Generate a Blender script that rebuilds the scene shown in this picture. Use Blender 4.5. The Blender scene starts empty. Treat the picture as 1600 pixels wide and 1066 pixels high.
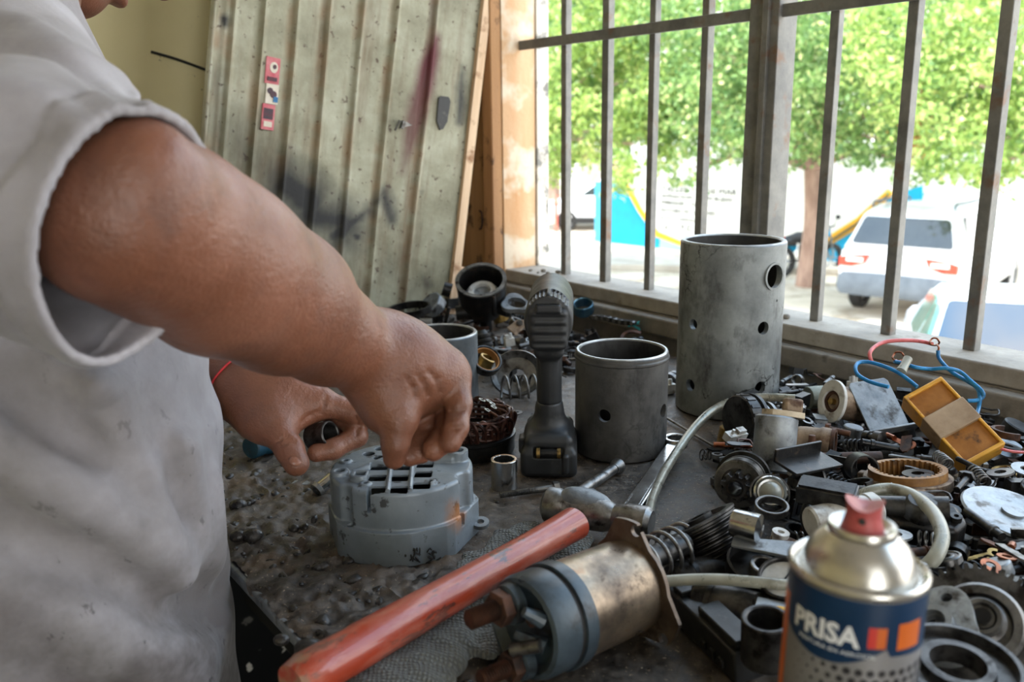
import bpy, bmesh, math, random
import numpy as np
from mathutils import Matrix, Vector, Quaternion
try:
    import openvdb
except ImportError:
    import pyopenvdb as openvdb
random.seed(7); RNG = np.random.default_rng(7)
SC = bpy.context.scene; COL = SC.collection
PI = math.pi

# ------------------------------------------------------------------ camera, sky, sun, exposure
CAMH = 1.285; FPX = 1380.0; PITCH = math.radians(13.5); ROLL = -math.radians(0.7)
cam_d = bpy.data.cameras.new('camera'); cam = bpy.data.objects.new('camera', cam_d); COL.objects.link(cam)
cam_d.sensor_width = 36.0; cam_d.lens = FPX*36.0/1600.0; cam_d.clip_start = 0.05; cam_d.clip_end = 300
cR = Vector((1, 0, 0)); cF = Vector((0, math.cos(PITCH), -math.sin(PITCH))); cU = Vector((0, math.sin(PITCH), math.cos(PITCH)))
cr = math.cos(ROLL)*cR + math.sin(ROLL)*cU; cu = -math.sin(ROLL)*cR + math.cos(ROLL)*cU
m = Matrix((cr, cu, -cF)).transposed().to_4x4(); m.translation = (0, 0, CAMH); cam.matrix_world = m
cam_d.dof.use_dof = True; cam_d.dof.focus_distance = 0.93; cam_d.dof.aperture_fstop = 7.0
SC.camera = cam
SC.view_settings.view_transform = 'Standard'; SC.view_settings.look = 'None'
SC.view_settings.gamma = 1.0; SC.view_settings.exposure = 1.35; SC.view_settings.use_curve_mapping = False

W = bpy.data.worlds.new('sky'); SC.world = W; W.use_nodes = True
nt = W.node_tree; nt.nodes.clear()
o_ = nt.nodes.new('ShaderNodeOutputWorld'); b_ = nt.nodes.new('ShaderNodeBackground')
tc = nt.nodes.new('ShaderNodeTexCoord'); sx = nt.nodes.new('ShaderNodeSeparateXYZ'); cr_ = nt.nodes.new('ShaderNodeValToRGB')
nt.links.new(tc.outputs['Generated'], sx.inputs[0]); nt.links.new(sx.outputs['Z'], cr_.inputs[0])
e = cr_.color_ramp.elements
e[0].position = 0.0; e[0].color = (1.0, 0.98, 0.93, 1); e[1].position = 0.8; e[1].color = (0.42, 0.68, 1.0, 1)
cn_ = nt.nodes.new('ShaderNodeTexNoise'); cn_.inputs['Scale'].default_value = 2.4; cn_.inputs['Detail'].default_value = 6; nt.links.new(tc.outputs['Generated'], cn_.inputs['Vector'])
ck = nt.nodes.new('ShaderNodeValToRGB'); ck.color_ramp.elements[0].position = 0.48; ck.color_ramp.elements[1].position = 0.62; nt.links.new(cn_.outputs[0], ck.inputs[0])
cm_ = nt.nodes.new('ShaderNodeMix'); cm_.data_type = 'RGBA'; nt.links.new(ck.outputs[0], cm_.inputs[0]); nt.links.new(cr_.outputs[0], cm_.inputs[6]); cm_.inputs[7].default_value = (1.05, 1.04, 1.0, 1)
nt.links.new(cm_.outputs[2], b_.inputs[0]); b_.inputs[1].default_value = 2.0
nt.links.new(b_.outputs[0], o_.inputs[0])
sun_d = bpy.data.lights.new('sun', 'SUN'); sun_d.energy = 2.6; sun_d.angle = math.radians(1.0); sun_d.color = (1.0, 0.95, 0.86)
sun = bpy.data.objects.new('sun', sun_d); COL.objects.link(sun)
sun.rotation_euler = Vector((-0.30, 0.52, -1.0)).to_track_quat('-Z', 'Y').to_euler()

# room frame: s runs along the window wall away from the camera, t runs towards the street
DS = Vector((-0.597, 0.802, 0)).normalized(); DT = Vector((DS.y, -DS.x, 0))
ROOM = Matrix(((DS.x, DT.x, 0, 0), (DS.y, DT.y, 0, 0), (0, 0, 1, 0), (0, 0, 0, 1)))   # (s,t,z) -> world (mirrored handedness is avoided below)
def S(s, t, z): return DS*s + DT*t + Vector((0, 0, z))
def ray(px, py): return cF + cr*((px-800)/FPX) - cu*((py-533)/FPX)
CAM = Vector((0, 0, CAMH))
def Zp(px, py, z):
    r = ray(px, py); return CAM + r*((z-CAMH)/r.z)
def P(px, py, d): return CAM + ray(px, py)*d
def onS(px, py, s):      # point where the sight line meets the plane s
    r = ray(px, py); return CAM + r*(s/(r.dot(DS)))
def onT(px, py, t):
    r = ray(px, py); return CAM + r*(t/(r.dot(DT)))
def st(p): return p.dot(DS), p.dot(DT)
BZ = 0.90   # bench top

# fill lamp added behind the camera to brighten the sides facing it
def area(name, loc, target, sx, sy, power, col):
    d = bpy.data.lights.new(name, 'AREA'); d.shape = 'RECTANGLE'; d.size = sx; d.size_y = sy; d.energy = power; d.color = col
    o = bpy.data.objects.new(name, d); COL.objects.link(o); o.location = loc
    o.rotation_euler = (Vector(target)-Vector(loc)).to_track_quat('-Z', 'Y').to_euler(); return o
area('doorway_daylight', S(-2.6, -0.6, 1.9), S(0.9, 0.5, 1.0), 1.3, 2.1, 9, (0.93, 0.97, 1.0))

# ------------------------------------------------------------------ mesh builder
class MB:
    def __init__(self): self.v = []; self.f = []
    def add(self, vs, fs, M=None):
        n = len(self.v)
        if M is not None: vs = [M @ Vector(v) for v in vs]
        self.v += [tuple(v) for v in vs]; self.f += [tuple(i+n for i in f) for f in fs]; return self
    def box(self, sx, sy, sz, loc=(0, 0, 0), M=None):
        x, y, z = sx/2, sy/2, sz/2; l = Vector(loc)
        vs = [Vector(p)+l for p in ((-x,-y,-z),(x,-y,-z),(x,y,-z),(-x,y,-z),(-x,-y,z),(x,-y,z),(x,y,z),(-x,y,z))]
        return self.add(vs, [(0,3,2,1),(4,5,6,7),(0,1,5,4),(1,2,6,5),(2,3,7,6),(3,0,4,7)], M)
    def lathe(self, prof, n=32, M=None, closed=False, a0=0.0, a1=None):
        full = a1 is None; span = 2*PI if full else a1-a0; k = n if full else n+1
        vs = []; fs = []
        for i in range(k):
            a = a0+span*i/n
            for r, z in prof: vs.append((r*math.cos(a), r*math.sin(a), z))
        m = len(prof)
        for i in range(n):
            j = (i+1) % k
            for q in range(m if closed else m-1):
                q2 = (q+1) % m
                fs.append((i*m+q, j*m+q, j*m+q2, i*m+q2))
        if not full and closed: fs.append(tuple(range(m-1,-1,-1))); fs.append(tuple((k-1)*m+q for q in range(m)))
        if full and not closed:
            if prof[0][0] > 1e-6: fs.append(tuple(i*m for i in range(n-1,-1,-1)))
            if prof[-1][0] > 1e-6: fs.append(tuple(i*m+m-1 for i in range(n)))
        return self.add(vs, fs, M)
    def cyl(self, r, h, n=20, M=None, r2=None, z0=0.0): return self.lathe([(r, z0), (r if r2 is None else r2, z0+h)], n, M)
    def ring(self, ro, ri, h, n=28, M=None, z0=0.0, ch=0.0):
        if ch: pr = [(ri, z0), (ro-ch, z0), (ro, z0+ch), (ro, z0+h-ch), (ro-ch, z0+h), (ri+ch, z0+h), (ri, z0+h-ch)]
        else: pr = [(ri, z0), (ro, z0), (ro, z0+h), (ri, z0+h)]
        return self.lathe(pr, n, M, True)
    def prism(self, pts, z0, z1, M=None):
        n = len(pts); vs = [(p[0], p[1], z0) for p in pts]+[(p[0], p[1], z1) for p in pts]
        fs = [tuple(range(n-1,-1,-1)), tuple(range(n, 2*n))]+[(i, (i+1) % n, n+(i+1) % n, n+i) for i in range(n)]
        return self.add(vs, fs, M)
    def ringprism(self, out, inn, z0, z1, M=None):
        n = len(out); vs = [(*p, z0) for p in out]+[(*p, z1) for p in out]+[(*p, z0) for p in inn]+[(*p, z1) for p in inn]; fs = []
        for i in range(n):
            j = (i+1) % n
            fs += [(i, j, n+j, n+i), (n+i, n+j, 3*n+j, 3*n+i), (2*n+j, 2*n+i, 3*n+i, 3*n+j), (j, i, 2*n+i, 2*n+j)]
        return self.add(vs, fs, M)
    def gear(self, ro, rr, n, h, bore, M=None, z0=0.0, inner=False):
        out = []; inn = []
        for i in range(n):
            for fa, r in ((0.0, rr), (0.28, rr), (0.42, ro), (0.78, ro), (0.92, rr)):
                a = 2*PI*(i+fa)/n; out.append((r*math.cos(a), r*math.sin(a))); inn.append((bore*math.cos(a), bore*math.sin(a)))
        if inner: out, inn = inn, out
        return self.ringprism(out, inn, z0, z0+h, M)
    def tube(self, pts, r, n=8, closed=False, M=None, caps=True):
        pts = [Vector(p) for p in pts]; k = len(pts); vs = []; fs = []; rr = r if hasattr(r, '__len__') else [r]*k
        tan = []
        for i in range(k):
            a = pts[(i-1) % k] if (closed or i > 0) else pts[0]; b = pts[(i+1) % k] if (closed or i < k-1) else pts[-1]
            tan.append((b-a).normalized())
        up = tan[0].orthogonal().normalized()
        for i in range(k):
            up = (up-tan[i]*up.dot(tan[i]));  up = up.normalized() if up.length > 1e-6 else tan[i].orthogonal().normalized()
            w = tan[i].cross(up)
            for j in range(n):
                a = 2*PI*j/n; vs.append(pts[i]+(up*math.cos(a)+w*math.sin(a))*rr[i])
        for i in range(k if closed else k-1):
            i2 = (i+1) % k
            for j in range(n): fs.append((i*n+j, i*n+(j+1) % n, i2*n+(j+1) % n, i2*n+j))
        if caps and not closed: fs.append(tuple(range(n-1,-1,-1))); fs.append(tuple((k-1)*n+j for j in range(n)))
        return self.add(vs, fs, M)
    def sphere(self, r, loc=(0, 0, 0), M=None, nu=16, nv=10, sc=(1, 1, 1)):
        T = Matrix.Translation(loc) @ Matrix.Diagonal((*sc, 1))
        if M is not None: T = M @ T
        return self.lathe([(max(1e-7, r*math.sin(PI*i/nv)), -r*math.cos(PI*i/nv)) for i in range(nv+1)], nu, T)
    def mesh(self, name, mat, smooth=35):
        me = bpy.data.meshes.new(name); me.from_pydata(self.v, [], self.f); me.validate()
        if mat is not None: me.materials.append(mat)
        if smooth:
            me.polygons.foreach_set('use_smooth', [True]*len(me.polygons))
            me.set_sharp_from_angle(angle=math.radians(smooth))
        me.update(); return me
def spline(pts, n=8, closed=False):
    pts = [Vector(p) for p in pts]; out = []; k = len(pts)
    for i in range(k if closed else k-1):
        p1 = pts[i]; p2 = pts[(i+1) % k]
        p0 = pts[(i-1) % k] if (closed or i > 0) else p1*2-p2
        p3 = pts[(i+2) % k] if (closed or i < k-2) else p2*2-p1
        for j in range(n):
            t = j/n; out.append(0.5*((2*p1)+(p2-p0)*t+(2*p0-5*p1+4*p2-p3)*t*t+(3*p1-p0-3*p2+p3)*t**3))
    if not closed: out.append(pts[-1])
    return out
def helix(r, pitch, turns, n=14, r2=None):
    return [((r+(r2-r if r2 else 0)*i/(turns*n))*math.cos(2*PI*i/n), (r+(r2-r if r2 else 0)*i/(turns*n))*math.sin(2*PI*i/n), pitch*i/n) for i in range(int(turns*n)+1)]
def T(*a): return Matrix.Translation(a if len(a) == 3 else a[0])
def RX(d): return Matrix.Rotation(math.radians(d), 4, 'X')
def RY(d): return Matrix.Rotation(math.radians(d), 4, 'Y')
def RZ(d): return Matrix.Rotation(math.radians(d), 4, 'Z')
def aim(p1, p2, roll=0.0):      # local +Z runs from p1 to p2
    q = (Vector(p2)-Vector(p1)).to_track_quat('Z', 'Y'); return T(Vector(p1)) @ q.to_matrix().to_4x4() @ RZ(roll)
ROOMROT = Matrix(((-DS.x, DT.x, 0, 0), (-DS.y, DT.y, 0, 0), (0, 0, 1, 0), (0, 0, 0, 1)))  # local x = -s, y = t, z = up (right handed)

# ------------------------------------------------------------------ object helpers
def tag(o, label=None, cat=None, group=None, kind=None):
    if label: o['label'] = label
    if cat: o['category'] = cat
    if group: o['group'] = group
    if kind: o['kind'] = kind
    return o
def link(name, me, parent=None, M=None):
    o = bpy.data.objects.new(name, me); COL.objects.link(o)
    if parent is not None: o.parent = parent
    if M is not None: o.matrix_local = M
    return o
def bev(o, w, seg=2):
    if w:
        b = o.modifiers.new('bevel', 'BEVEL'); b.width = w; b.segments = seg; b.limit_method = 'ANGLE'; b.angle_limit = math.radians(40); b.harden_normals = False
    return o
def part(name, mb, mat, parent, M=None, sm=35, bw=0, label=None):
    o = link(name, mb.mesh(name, mat, sm) if isinstance(mb, MB) else mb, parent, M); bev(o, bw)
    if label: o['label'] = label
    return o
def thing(name, label, cat, M, group=None):
    o = bpy.data.objects.new(name, None); COL.objects.link(o); o.matrix_world = M; o.empty_display_size = 0.02
    return tag(o, label, cat, group)
def solo(name, label, cat, mb, mat, M=None, group=None, sm=35, bw=0):
    o = link(name, mb.mesh(name, mat, sm) if isinstance(mb, MB) else mb, None, M); bev(o, bw)
    return tag(o, label, cat, group)
def struct(name, mb, mat, M=None, sm=35, bw=0, parent=None):
    o = link(name, mb.mesh(name, mat, sm) if isinstance(mb, MB) else mb, parent, M); bev(o, bw)
    if parent is None: o['kind'] = 'structure'
    return o
def baked(o):                                    # modifiers applied, through the data API
    dg = bpy.context.evaluated_depsgraph_get(); dg.update()
    me = bpy.data.meshes.new_from_object(o.evaluated_get(dg)); return me
def boolean(mb, cutters, mat, name, sm=35, exact=True):
    def fixn(me):
        b = bmesh.new(); b.from_mesh(me); bmesh.ops.recalc_face_normals(b, faces=b.faces); b.to_mesh(me); b.free(); return me
    a = link('work', fixn(mb.mesh(name, mat, 0))); cs = []
    for c in cutters:
        k = link('work_cut', fixn(c.mesh('c', mat, 0))); md = a.modifiers.new('b', 'BOOLEAN'); md.operation = 'DIFFERENCE'; md.object = k; md.solver = 'EXACT'; cs.append(k)
    me = baked(a); me.name = name
    for k in cs+[a]:
        d = k.data; bpy.data.objects.remove(k); bpy.data.meshes.remove(d)
    me.materials.clear(); me.materials.append(mat)
    me.polygons.foreach_set('use_smooth', [True]*len(me.polygons)); me.set_sharp_from_angle(angle=math.radians(sm)); return me

# ------------------------------------------------------------------ signed distance modelling (numpy + openvdb)
def V3(p): return np.array((p[0], p[1], p[2]), dtype=np.float32)
def smin(a, b, k):
    h = np.maximum(k-np.abs(a-b), 0)/k; return np.minimum(a, b)-h*h*k*0.25
def smax(a, b, k): return -smin(-a, -b, k)
def s_cone(p, a, b, ra, rb):                   # tapered capsule
    a = V3(a); b = V3(b); ba = b-a; pa = p-a; h = np.clip((pa@ba)/max(float(ba@ba), 1e-12), 0, 1)
    return np.sqrt(((pa-h[..., None]*ba)**2).sum(-1))-(ra+(rb-ra)*h)
def s_ell(p, c, r, R=None):
    q = p-V3(c)
    if R is not None: q = q@R
    r = np.array(r, dtype=np.float32); k0 = np.sqrt(((q/r)**2).sum(-1)); k1 = np.sqrt(((q/(r*r))**2).sum(-1))
    return k0*(k0-1)/np.maximum(k1, 1e-6)
def s_box(p, c, h, r=0.0, R=None):
    q = p-V3(c)
    if R is not None: q = q@R
    q = np.abs(q)-(np.array(h, dtype=np.float32)-r)
    return np.sqrt((np.maximum(q, 0)**2).sum(-1))+np.minimum(q.max(-1), 0)-r
def s_cyl(p, c, r, h, ax=2, rd=0.0):
    q = p-V3(c); o = [i for i in range(3) if i != ax]
    d = np.stack([np.sqrt(q[..., o[0]]**2+q[..., o[1]]**2)-r+rd, np.abs(q[..., ax])-h+rd], -1)
    return np.minimum(d.max(-1), 0)+np.sqrt((np.maximum(d, 0)**2).sum(-1))-rd
def sdf_mesh(fn, lo, hi, vox, name, mat, Tn=24, adapt=0.0):
    lo = np.array(lo, dtype=np.float32); hi = np.array(hi, dtype=np.float32)
    nt_ = np.ceil((hi-lo)/(vox*Tn)).astype(int)
    ii = np.stack(np.meshgrid(*[np.arange(k) for k in nt_], indexing='ij'), -1).reshape(-1, 3)
    cen = lo+(ii*Tn+Tn/2)*vox
    dc = fn(cen.astype(np.float32)); hd = Tn*vox*0.87*1.25+3*vox
    G = openvdb.FloatGrid(); G.background = 1.0
    loc = np.stack(np.meshgrid(*[np.arange(Tn)]*3, indexing='ij'), -1).astype(np.float32)*vox
    neg = np.full((Tn, Tn, Tn), -0.02, dtype=np.float32)
    for i, d in zip(ii, dc):
        ijk = tuple(int(q) for q in i*Tn)
        if d < -hd: G.copyFromArray(neg, ijk=ijk)
        elif d <= hd:
            G.copyFromArray(np.ascontiguousarray(fn(loc+(lo+i*Tn*vox)).astype(np.float32)), ijk=ijk)
    pts, tr, qd = G.convertToPolygons(isovalue=0.0, adaptivity=adapt)
    pts = np.array(pts)*vox+lo
    me = bpy.data.meshes.new(name)
    fs = [tuple(q[::-1]) for q in qd.tolist()]+[tuple(q[::-1]) for q in tr.tolist()]
    me.from_pydata(pts.tolist(), [], fs)
    # make sure the faces look outwards
    q = me.polygons[len(me.polygons)//2]; c = np.array(q.center, dtype=np.float32); n = np.array(q.normal, dtype=np.float32)
    if float(fn((c+n*vox)[None, :])[0]) < float(fn((c-n*vox)[None, :])[0]): me.flip_normals()
    me.materials.append(mat); me.polygons.foreach_set('use_smooth', [True]*len(me.polygons)); me.update(); return me

# ------------------------------------------------------------------ materials
def lin(c): return tuple(((x/12.92) if x <= 0.04045 else ((x+0.055)/1.055)**2.4) for x in c)
def rgb(r, g, b): return (*lin((r/255, g/255, b/255)), 1)
class NT:
    def __init__(self, name):
        self.m = bpy.data.materials.new(name); self.m.use_nodes = True; self.t = self.m.node_tree; self.t.nodes.clear()
        self.out = self.n('ShaderNodeOutputMaterial'); self.b = self.n('ShaderNodeBsdfPrincipled'); self.l(self.b.outputs[0], self.out.inputs[0])
    def n(self, k, **kw):
        x = self.t.nodes.new(k)
        for a, v in kw.items(): setattr(x, a, v)
        return x
    def l(self, a, b): self.t.links.new(a, b)
    def coords(self, rnd=True):
        tc = self.n('ShaderNodeTexCoord'); v = tc.outputs['Object']
        if rnd:
            oi = self.n('ShaderNodeObjectInfo'); mu = self.n('ShaderNodeMath', operation='MULTIPLY'); mu.inputs[1].default_value = 37.0; self.l(oi.outputs['Random'], mu.inputs[0])
            ad = self.n('ShaderNodeVectorMath', operation='ADD'); self.l(v, ad.inputs[0]); self.l(mu.outputs[0], ad.inputs[1]); v = ad.outputs[0]; self.rnd = oi.outputs['Random']
        return v
    def noise(self, v, scale, detail=5, rough=0.6, sc=None):
        if sc:
            mp = self.n('ShaderNodeMapping'); mp.inputs['Scale'].default_value = sc; self.l(v, mp.inputs[0]); v = mp.outputs[0]
        x = self.n('ShaderNodeTexNoise'); x.inputs['Scale'].default_value = scale; x.inputs['Detail'].default_value = detail; x.inputs['Roughness'].default_value = rough
        self.l(v, x.inputs['Vector']); return x.outputs[0]
    def ramp(self, f, stops, lin_=True):
        x = self.n('ShaderNodeValToRGB'); self.l(f, x.inputs[0]); el = x.color_ramp.elements
        while len(el) < len(stops): el.new(0.5)
        for q, (p, c) in zip(el, stops): q.position = p; q.color = c if len(c) == 4 else (*c, 1)
        return x.outputs[0]
    def mix(self, f, a, b, mode='MIX'):
        x = self.n('ShaderNodeMix', data_type='RGBA', blend_type=mode)
        for i, q in ((0, f), (6, a), (7, b)):
            if isinstance(q, (int, float)): x.inputs[i].default_value = q
            elif isinstance(q, tuple): x.inputs[i].default_value = q
            else: self.l(q, x.inputs[i])
        return x.outputs[2]
    def math(self, op, a, b=None, clamp=False):
        x = self.n('ShaderNodeMath', operation=op); x.use_clamp = clamp
        for i, q in ((0, a), (1, b)):
            if q is None: continue
            if isinstance(q, (int, float)): x.inputs[i].default_value = q
            else: self.l(q, x.inputs[i])
        return x.outputs[0]
    def bump(self, h, strength, dist=0.002):
        x = self.n('ShaderNodeBump'); x.inputs['Strength'].default_value = strength; x.inputs['Distance'].default_value = dist; self.l(h, x.inputs['Height'])
        self.l(x.outputs[0], self.b.inputs['Normal']); return x
    def set(self, col=None, rough=None, metal=None, **kw):
        for k, q in (('Base Color', col), ('Roughness', rough), ('Metallic', metal)):
            if q is None: continue
            if isinstance(q, (int, float, tuple)): self.b.inputs[k].default_value = q
            else: self.l(q, self.b.inputs[k])
        for k, q in kw.items(): self.b.inputs[k.replace('_', ' ')].default_value = q
        return self.m
def mat(name, c1, c2, scale=60, rough=(0.4, 0.6), metal=0.0, bump=0.15, bscale=250, spots=None, rnd=True, var=0.0, stretch=None, bdist=0.001, **kw):
    N = NT(name); v = N.coords(rnd); f = N.noise(v, scale, 6, 0.65, stretch)
    c = N.ramp(f, [(0.32, c1), (0.68, c2)])
    if spots:
        sc, sscale, lo_, hi_ = spots; g = N.noise(v, sscale, 4, 0.6); k = N.ramp(g, [(lo_, (0, 0, 0)), (hi_, (1, 1, 1))]); c = N.mix(k, c, sc)
    if var and rnd:
        k = N.ramp(N.rnd, [(0.0, (1-var,)*3), (1.0, (1+var,)*3)]); c = N.mix(1.0, c, k, 'MULTIPLY')
    r = N.ramp(f, [(0.3, (rough[0],)*3), (0.7, (rough[1],)*3)])
    if bump: N.bump(N.noise(v, bscale, 4, 0.6), bump, bdist)
    return N.set(c, r, metal, **kw)
steel_black = mat('greasy_black_steel', rgb(16, 16, 17), rgb(44, 43, 42), 50, (0.25, 0.5), 0.5, 0.25, 400, (rgb(74, 60, 48), 80, 0.56, 0.72), var=0.5)
steel_dark = mat('dark_steel', rgb(34, 33, 33), rgb(84, 82, 80), 45, (0.25, 0.5), 0.75, 0.22, 350, (rgb(30, 27, 25), 70, 0.52, 0.66), var=0.45)
steel_mid = mat('worn_steel', rgb(78, 77, 75), rgb(146, 144, 141), 50, (0.25, 0.5), 0.85, 0.18, 300, (rgb(50, 44, 40), 65, 0.54, 0.68), var=0.35)
alu = mat('dull_cast_aluminium', rgb(104, 108, 112), rgb(160, 164, 166), 40, (0.34, 0.58), 0.5, 0.25, 300, (rgb(62, 58, 54), 55, 0.55, 0.7), var=0.25)
chrome = mat('worn_chrome', rgb(150, 150, 150), rgb(205, 205, 203), 30, (0.12, 0.3), 1.0, 0.1, 200, (rgb(80, 74, 68), 90, 0.62, 0.74))
rust = mat('rusty_steel', rgb(56, 37, 28), rgb(106, 70, 50), 55, (0.55, 0.8), 0.3, 0.4, 300, (rgb(40, 30, 26), 60, 0.5, 0.66), var=0.3)
rust_pale = mat('pale_rusty_casting', rgb(112, 92, 74), rgb(168, 146, 122), 45, (0.55, 0.8), 0.25, 0.4, 300, (rgb(82, 54, 36), 50, 0.5, 0.64), var=0.2)
copper = mat('dirty_copper', rgb(98, 56, 36), rgb(176, 108, 76), 80, (0.3, 0.5), 0.9, 0.1, 300)
copper_dark = mat('varnished_winding', rgb(28, 18, 15), rgb(84, 50, 38), 60, (0.25, 0.45), 0.5, 0.1, 300, var=0.3)
brass = mat('dull_brass', rgb(120, 92, 48), rgb(190, 158, 96), 60, (0.3, 0.5), 0.9, 0.1, 300, (rgb(60, 44, 28), 60, 0.56, 0.7), var=0.2)
plastic_black = mat('dusty_black_plastic', rgb(15, 16, 17), rgb(36, 37, 38), 35, (0.32, 0.55), 0.0, 0.15, 500, (rgb(84, 80, 74), 90, 0.6, 0.8), var=0.3)
rubber = mat('black_rubber', rgb(20, 20, 20), rgb(44, 43, 42), 40, (0.55, 0.75), 0.0, 0.2, 400)
wood_raw = mat('bare_pine', rgb(196, 160, 124), rgb(232, 204, 172), 30, (0.6, 0.8), 0, 0.2, 200, (rgb(150, 108, 74), 25, 0.56, 0.72), stretch=(1, 1, 0.08))
hose_clear = mat('yellowed_clear_hose', rgb(150, 148, 132), rgb(196, 194, 178), 30, (0.22, 0.38), 0.0, 0.05, 100, (rgb(110, 102, 84), 40, 0.58, 0.75), Transmission_Weight=0.25)
hose_metal = mat('oily_pale_tube', rgb(128, 124, 110), rgb(178, 174, 158), 40, (0.22, 0.4), 0.45, 0.08, 150, (rgb(96, 84, 66), 40, 0.55, 0.72))
blue_wire = mat('blue_wire_sheath', rgb(16, 96, 150), rgb(30, 132, 190), 60, (0.35, 0.5), 0, 0.05, 300, (rgb(40, 52, 60), 70, 0.6, 0.75))
red_wire = mat('faded_red_wire_sheath', rgb(196, 84, 84), rgb(224, 122, 118), 60, (0.35, 0.5), 0, 0.05, 300, (rgb(120, 60, 56), 70, 0.6, 0.75))
teal_plastic = mat('teal_plastic', rgb(14, 46, 62), rgb(24, 68, 86), 40, (0.35, 0.55), 0, 0.1, 300, (rgb(24, 30, 34), 60, 0.55, 0.7))
cream_card = mat('oily_cream_paper', rgb(168, 150, 124), rgb(214, 198, 172), 40, (0.6, 0.8), 0, 0.3, 200, (rgb(96, 76, 56), 40, 0.55, 0.7))
white_part = mat('dirty_white_enamel', rgb(176, 174, 168), rgb(222, 220, 214), 40, (0.35, 0.55), 0.1, 0.1, 200, (rgb(110, 92, 76), 45, 0.55, 0.7))
from mathutils import noise as mnoise
# ------------------------------------------------------------------ setting materials
def wall_mat():
    N = NT('yellowed_wall_paint'); v = N.coords(False); f = N.noise(v, 1.6, 5, 0.6)
    c = N.ramp(f, [(0.3, rgb(220, 208, 160)), (0.7, rgb(236, 226, 182))])
    s = N.noise(v, 55, 3, 0.6); k = N.ramp(s, [(0.70, (0, 0, 0)), (0.75, (1, 1, 1))]); c = N.mix(k, c, rgb(72, 58, 40))
    N.bump(N.noise(v, 60, 4), 0.12, 0.004); return N.set(c, 0.75)
M_wall = wall_mat()
M_conc = mat('dusty_concrete', rgb(104, 97, 88), rgb(146, 138, 126), 14, (0.75, 0.9), 0, 0.5, 140, (rgb(88, 80, 70), 30, 0.6, 0.78), rnd=False, bdist=0.002)
M_sill = mat('dusty_painted_sill', rgb(132, 124, 114), rgb(170, 162, 150), 18, (0.7, 0.85), 0.0, 0.35, 160, (rgb(104, 90, 76), 34, 0.62, 0.8), rnd=False, bdist=0.002)
M_bar = mat('weathered_grey_bar_paint', rgb(92, 92, 90), rgb(134, 132, 126), 22, (0.5, 0.7), 0.15, 0.3, 200, (rgb(112, 88, 70), 26, 0.57, 0.72), bdist=0.001)
M_jamb = mat('peeling_ochre_paint', rgb(186, 132, 78), rgb(206, 176, 142), 7, (0.6, 0.8), 0, 0.4, 120, (rgb(214, 196, 172), 6, 0.5, 0.58), rnd=False, stretch=(1, 1, 0.22), bdist=0.002)
M_plank = mat('old_brown_timber', rgb(140, 98, 62), rgb(182, 138, 94), 10, (0.65, 0.85), 0, 0.4, 150, (rgb(78, 54, 36), 22, 0.58, 0.7), stretch=(1, 1, 0.1), bdist=0.002)
M_pale = mat('peeling_white_frame', rgb(196, 186, 172), rgb(226, 222, 214), 9, (0.6, 0.8), 0, 0.3, 120, (rgb(120, 118, 112), 16, 0.52, 0.62), rnd=False, stretch=(1, 1, 0.25))
def terrazzo():
    N = NT('dark_terrazzo'); v = N.coords(False)
    vo = N.n('ShaderNodeTexVoronoi', feature='F1'); vo.inputs['Scale'].default_value = 26; vo.inputs['Randomness'].default_value = 1
    wv = N.noise(v, 40, 3); ad = N.n('ShaderNodeVectorMath', operation='MULTIPLY_ADD'); N.l(wv, ad.inputs[0]); ad.inputs[1].default_value = (0.03, 0.03, 0.03); N.l(v, ad.inputs[2]); N.l(ad.outputs[0], vo.inputs['Vector'])
    k = N.ramp(vo.outputs['Distance'], [(0.24, (1, 1, 1)), (0.29, (0, 0, 0))]); sp = N.ramp(vo.outputs['Color'], [(0.45, (0, 0, 0)), (0.5, (1, 1, 1))])
    k = N.mix(1.0, k, sp, 'MULTIPLY'); c = N.mix(k, rgb(24, 25, 25), rgb(206, 202, 192)); return N.set(c, 0.35)
M_floor = terrazzo()
def bench_mat():
    N = NT('greasy_worn_bench'); v = N.coords(False); f = N.noise(v, 9, 7, 0.7); g = N.noise(v, 85, 6, 0.7)
    c = N.ramp(f, [(0.3, rgb(54, 48, 43)), (0.52, rgb(94, 86, 78)), (0.75, rgb(128, 118, 108))])
    k = N.ramp(g, [(0.42, (0.38,)*3), (0.62, (1.3,)*3)]); c = N.mix(0.9, c, k, 'MULTIPLY')
    bg = N.noise(v, 14, 5, 0.7); kb = N.ramp(bg, [(0.5, (0, 0, 0)), (0.66, (1, 1, 1))]); c = N.mix(N.math('MULTIPLY', kb, 0.55), c, rgb(112, 90, 68))
    s = N.noise(v, 330, 2, 0.5); k = N.ramp(s, [(0.66, (0, 0, 0)), (0.74, (1, 1, 1))]); c = N.mix(k, c, rgb(168, 148, 124))
    dp = N.n('ShaderNodeVectorMath', operation='DOT_PRODUCT'); N.l(v, dp.inputs[0]); dp.inputs[1].default_value = tuple(DT); mr = N.n('ShaderNodeMapRange'); mr.inputs[1].default_value = -0.28+0.0; mr.inputs[2].default_value = -0.40; N.l(dp.outputs['Value'], mr.inputs[0])
    ed = N.math('MULTIPLY', mr.outputs[0], N.ramp(f, [(0.35, (1, 1, 1)), (0.7, (0.45,)*3)])); c = N.mix(N.math('MULTIPLY', ed, 0.7), c, rgb(40, 38, 37))
    rr = N.ramp(g, [(0.35, (0.26,)*3), (0.6, (0.72,)*3)]); N.bump(g, 0.6, 0.003); return N.set(c, rr, 0.1)
M_bench = bench_mat()
M_lump = mat('hardened_grease_grime', rgb(26, 24, 23), rgb(66, 61, 56), 70, (0.16, 0.5), 0.05, 0.5, 260, (rgb(130, 112, 92), 160, 0.62, 0.72), var=0.3, bdist=0.002)
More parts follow.
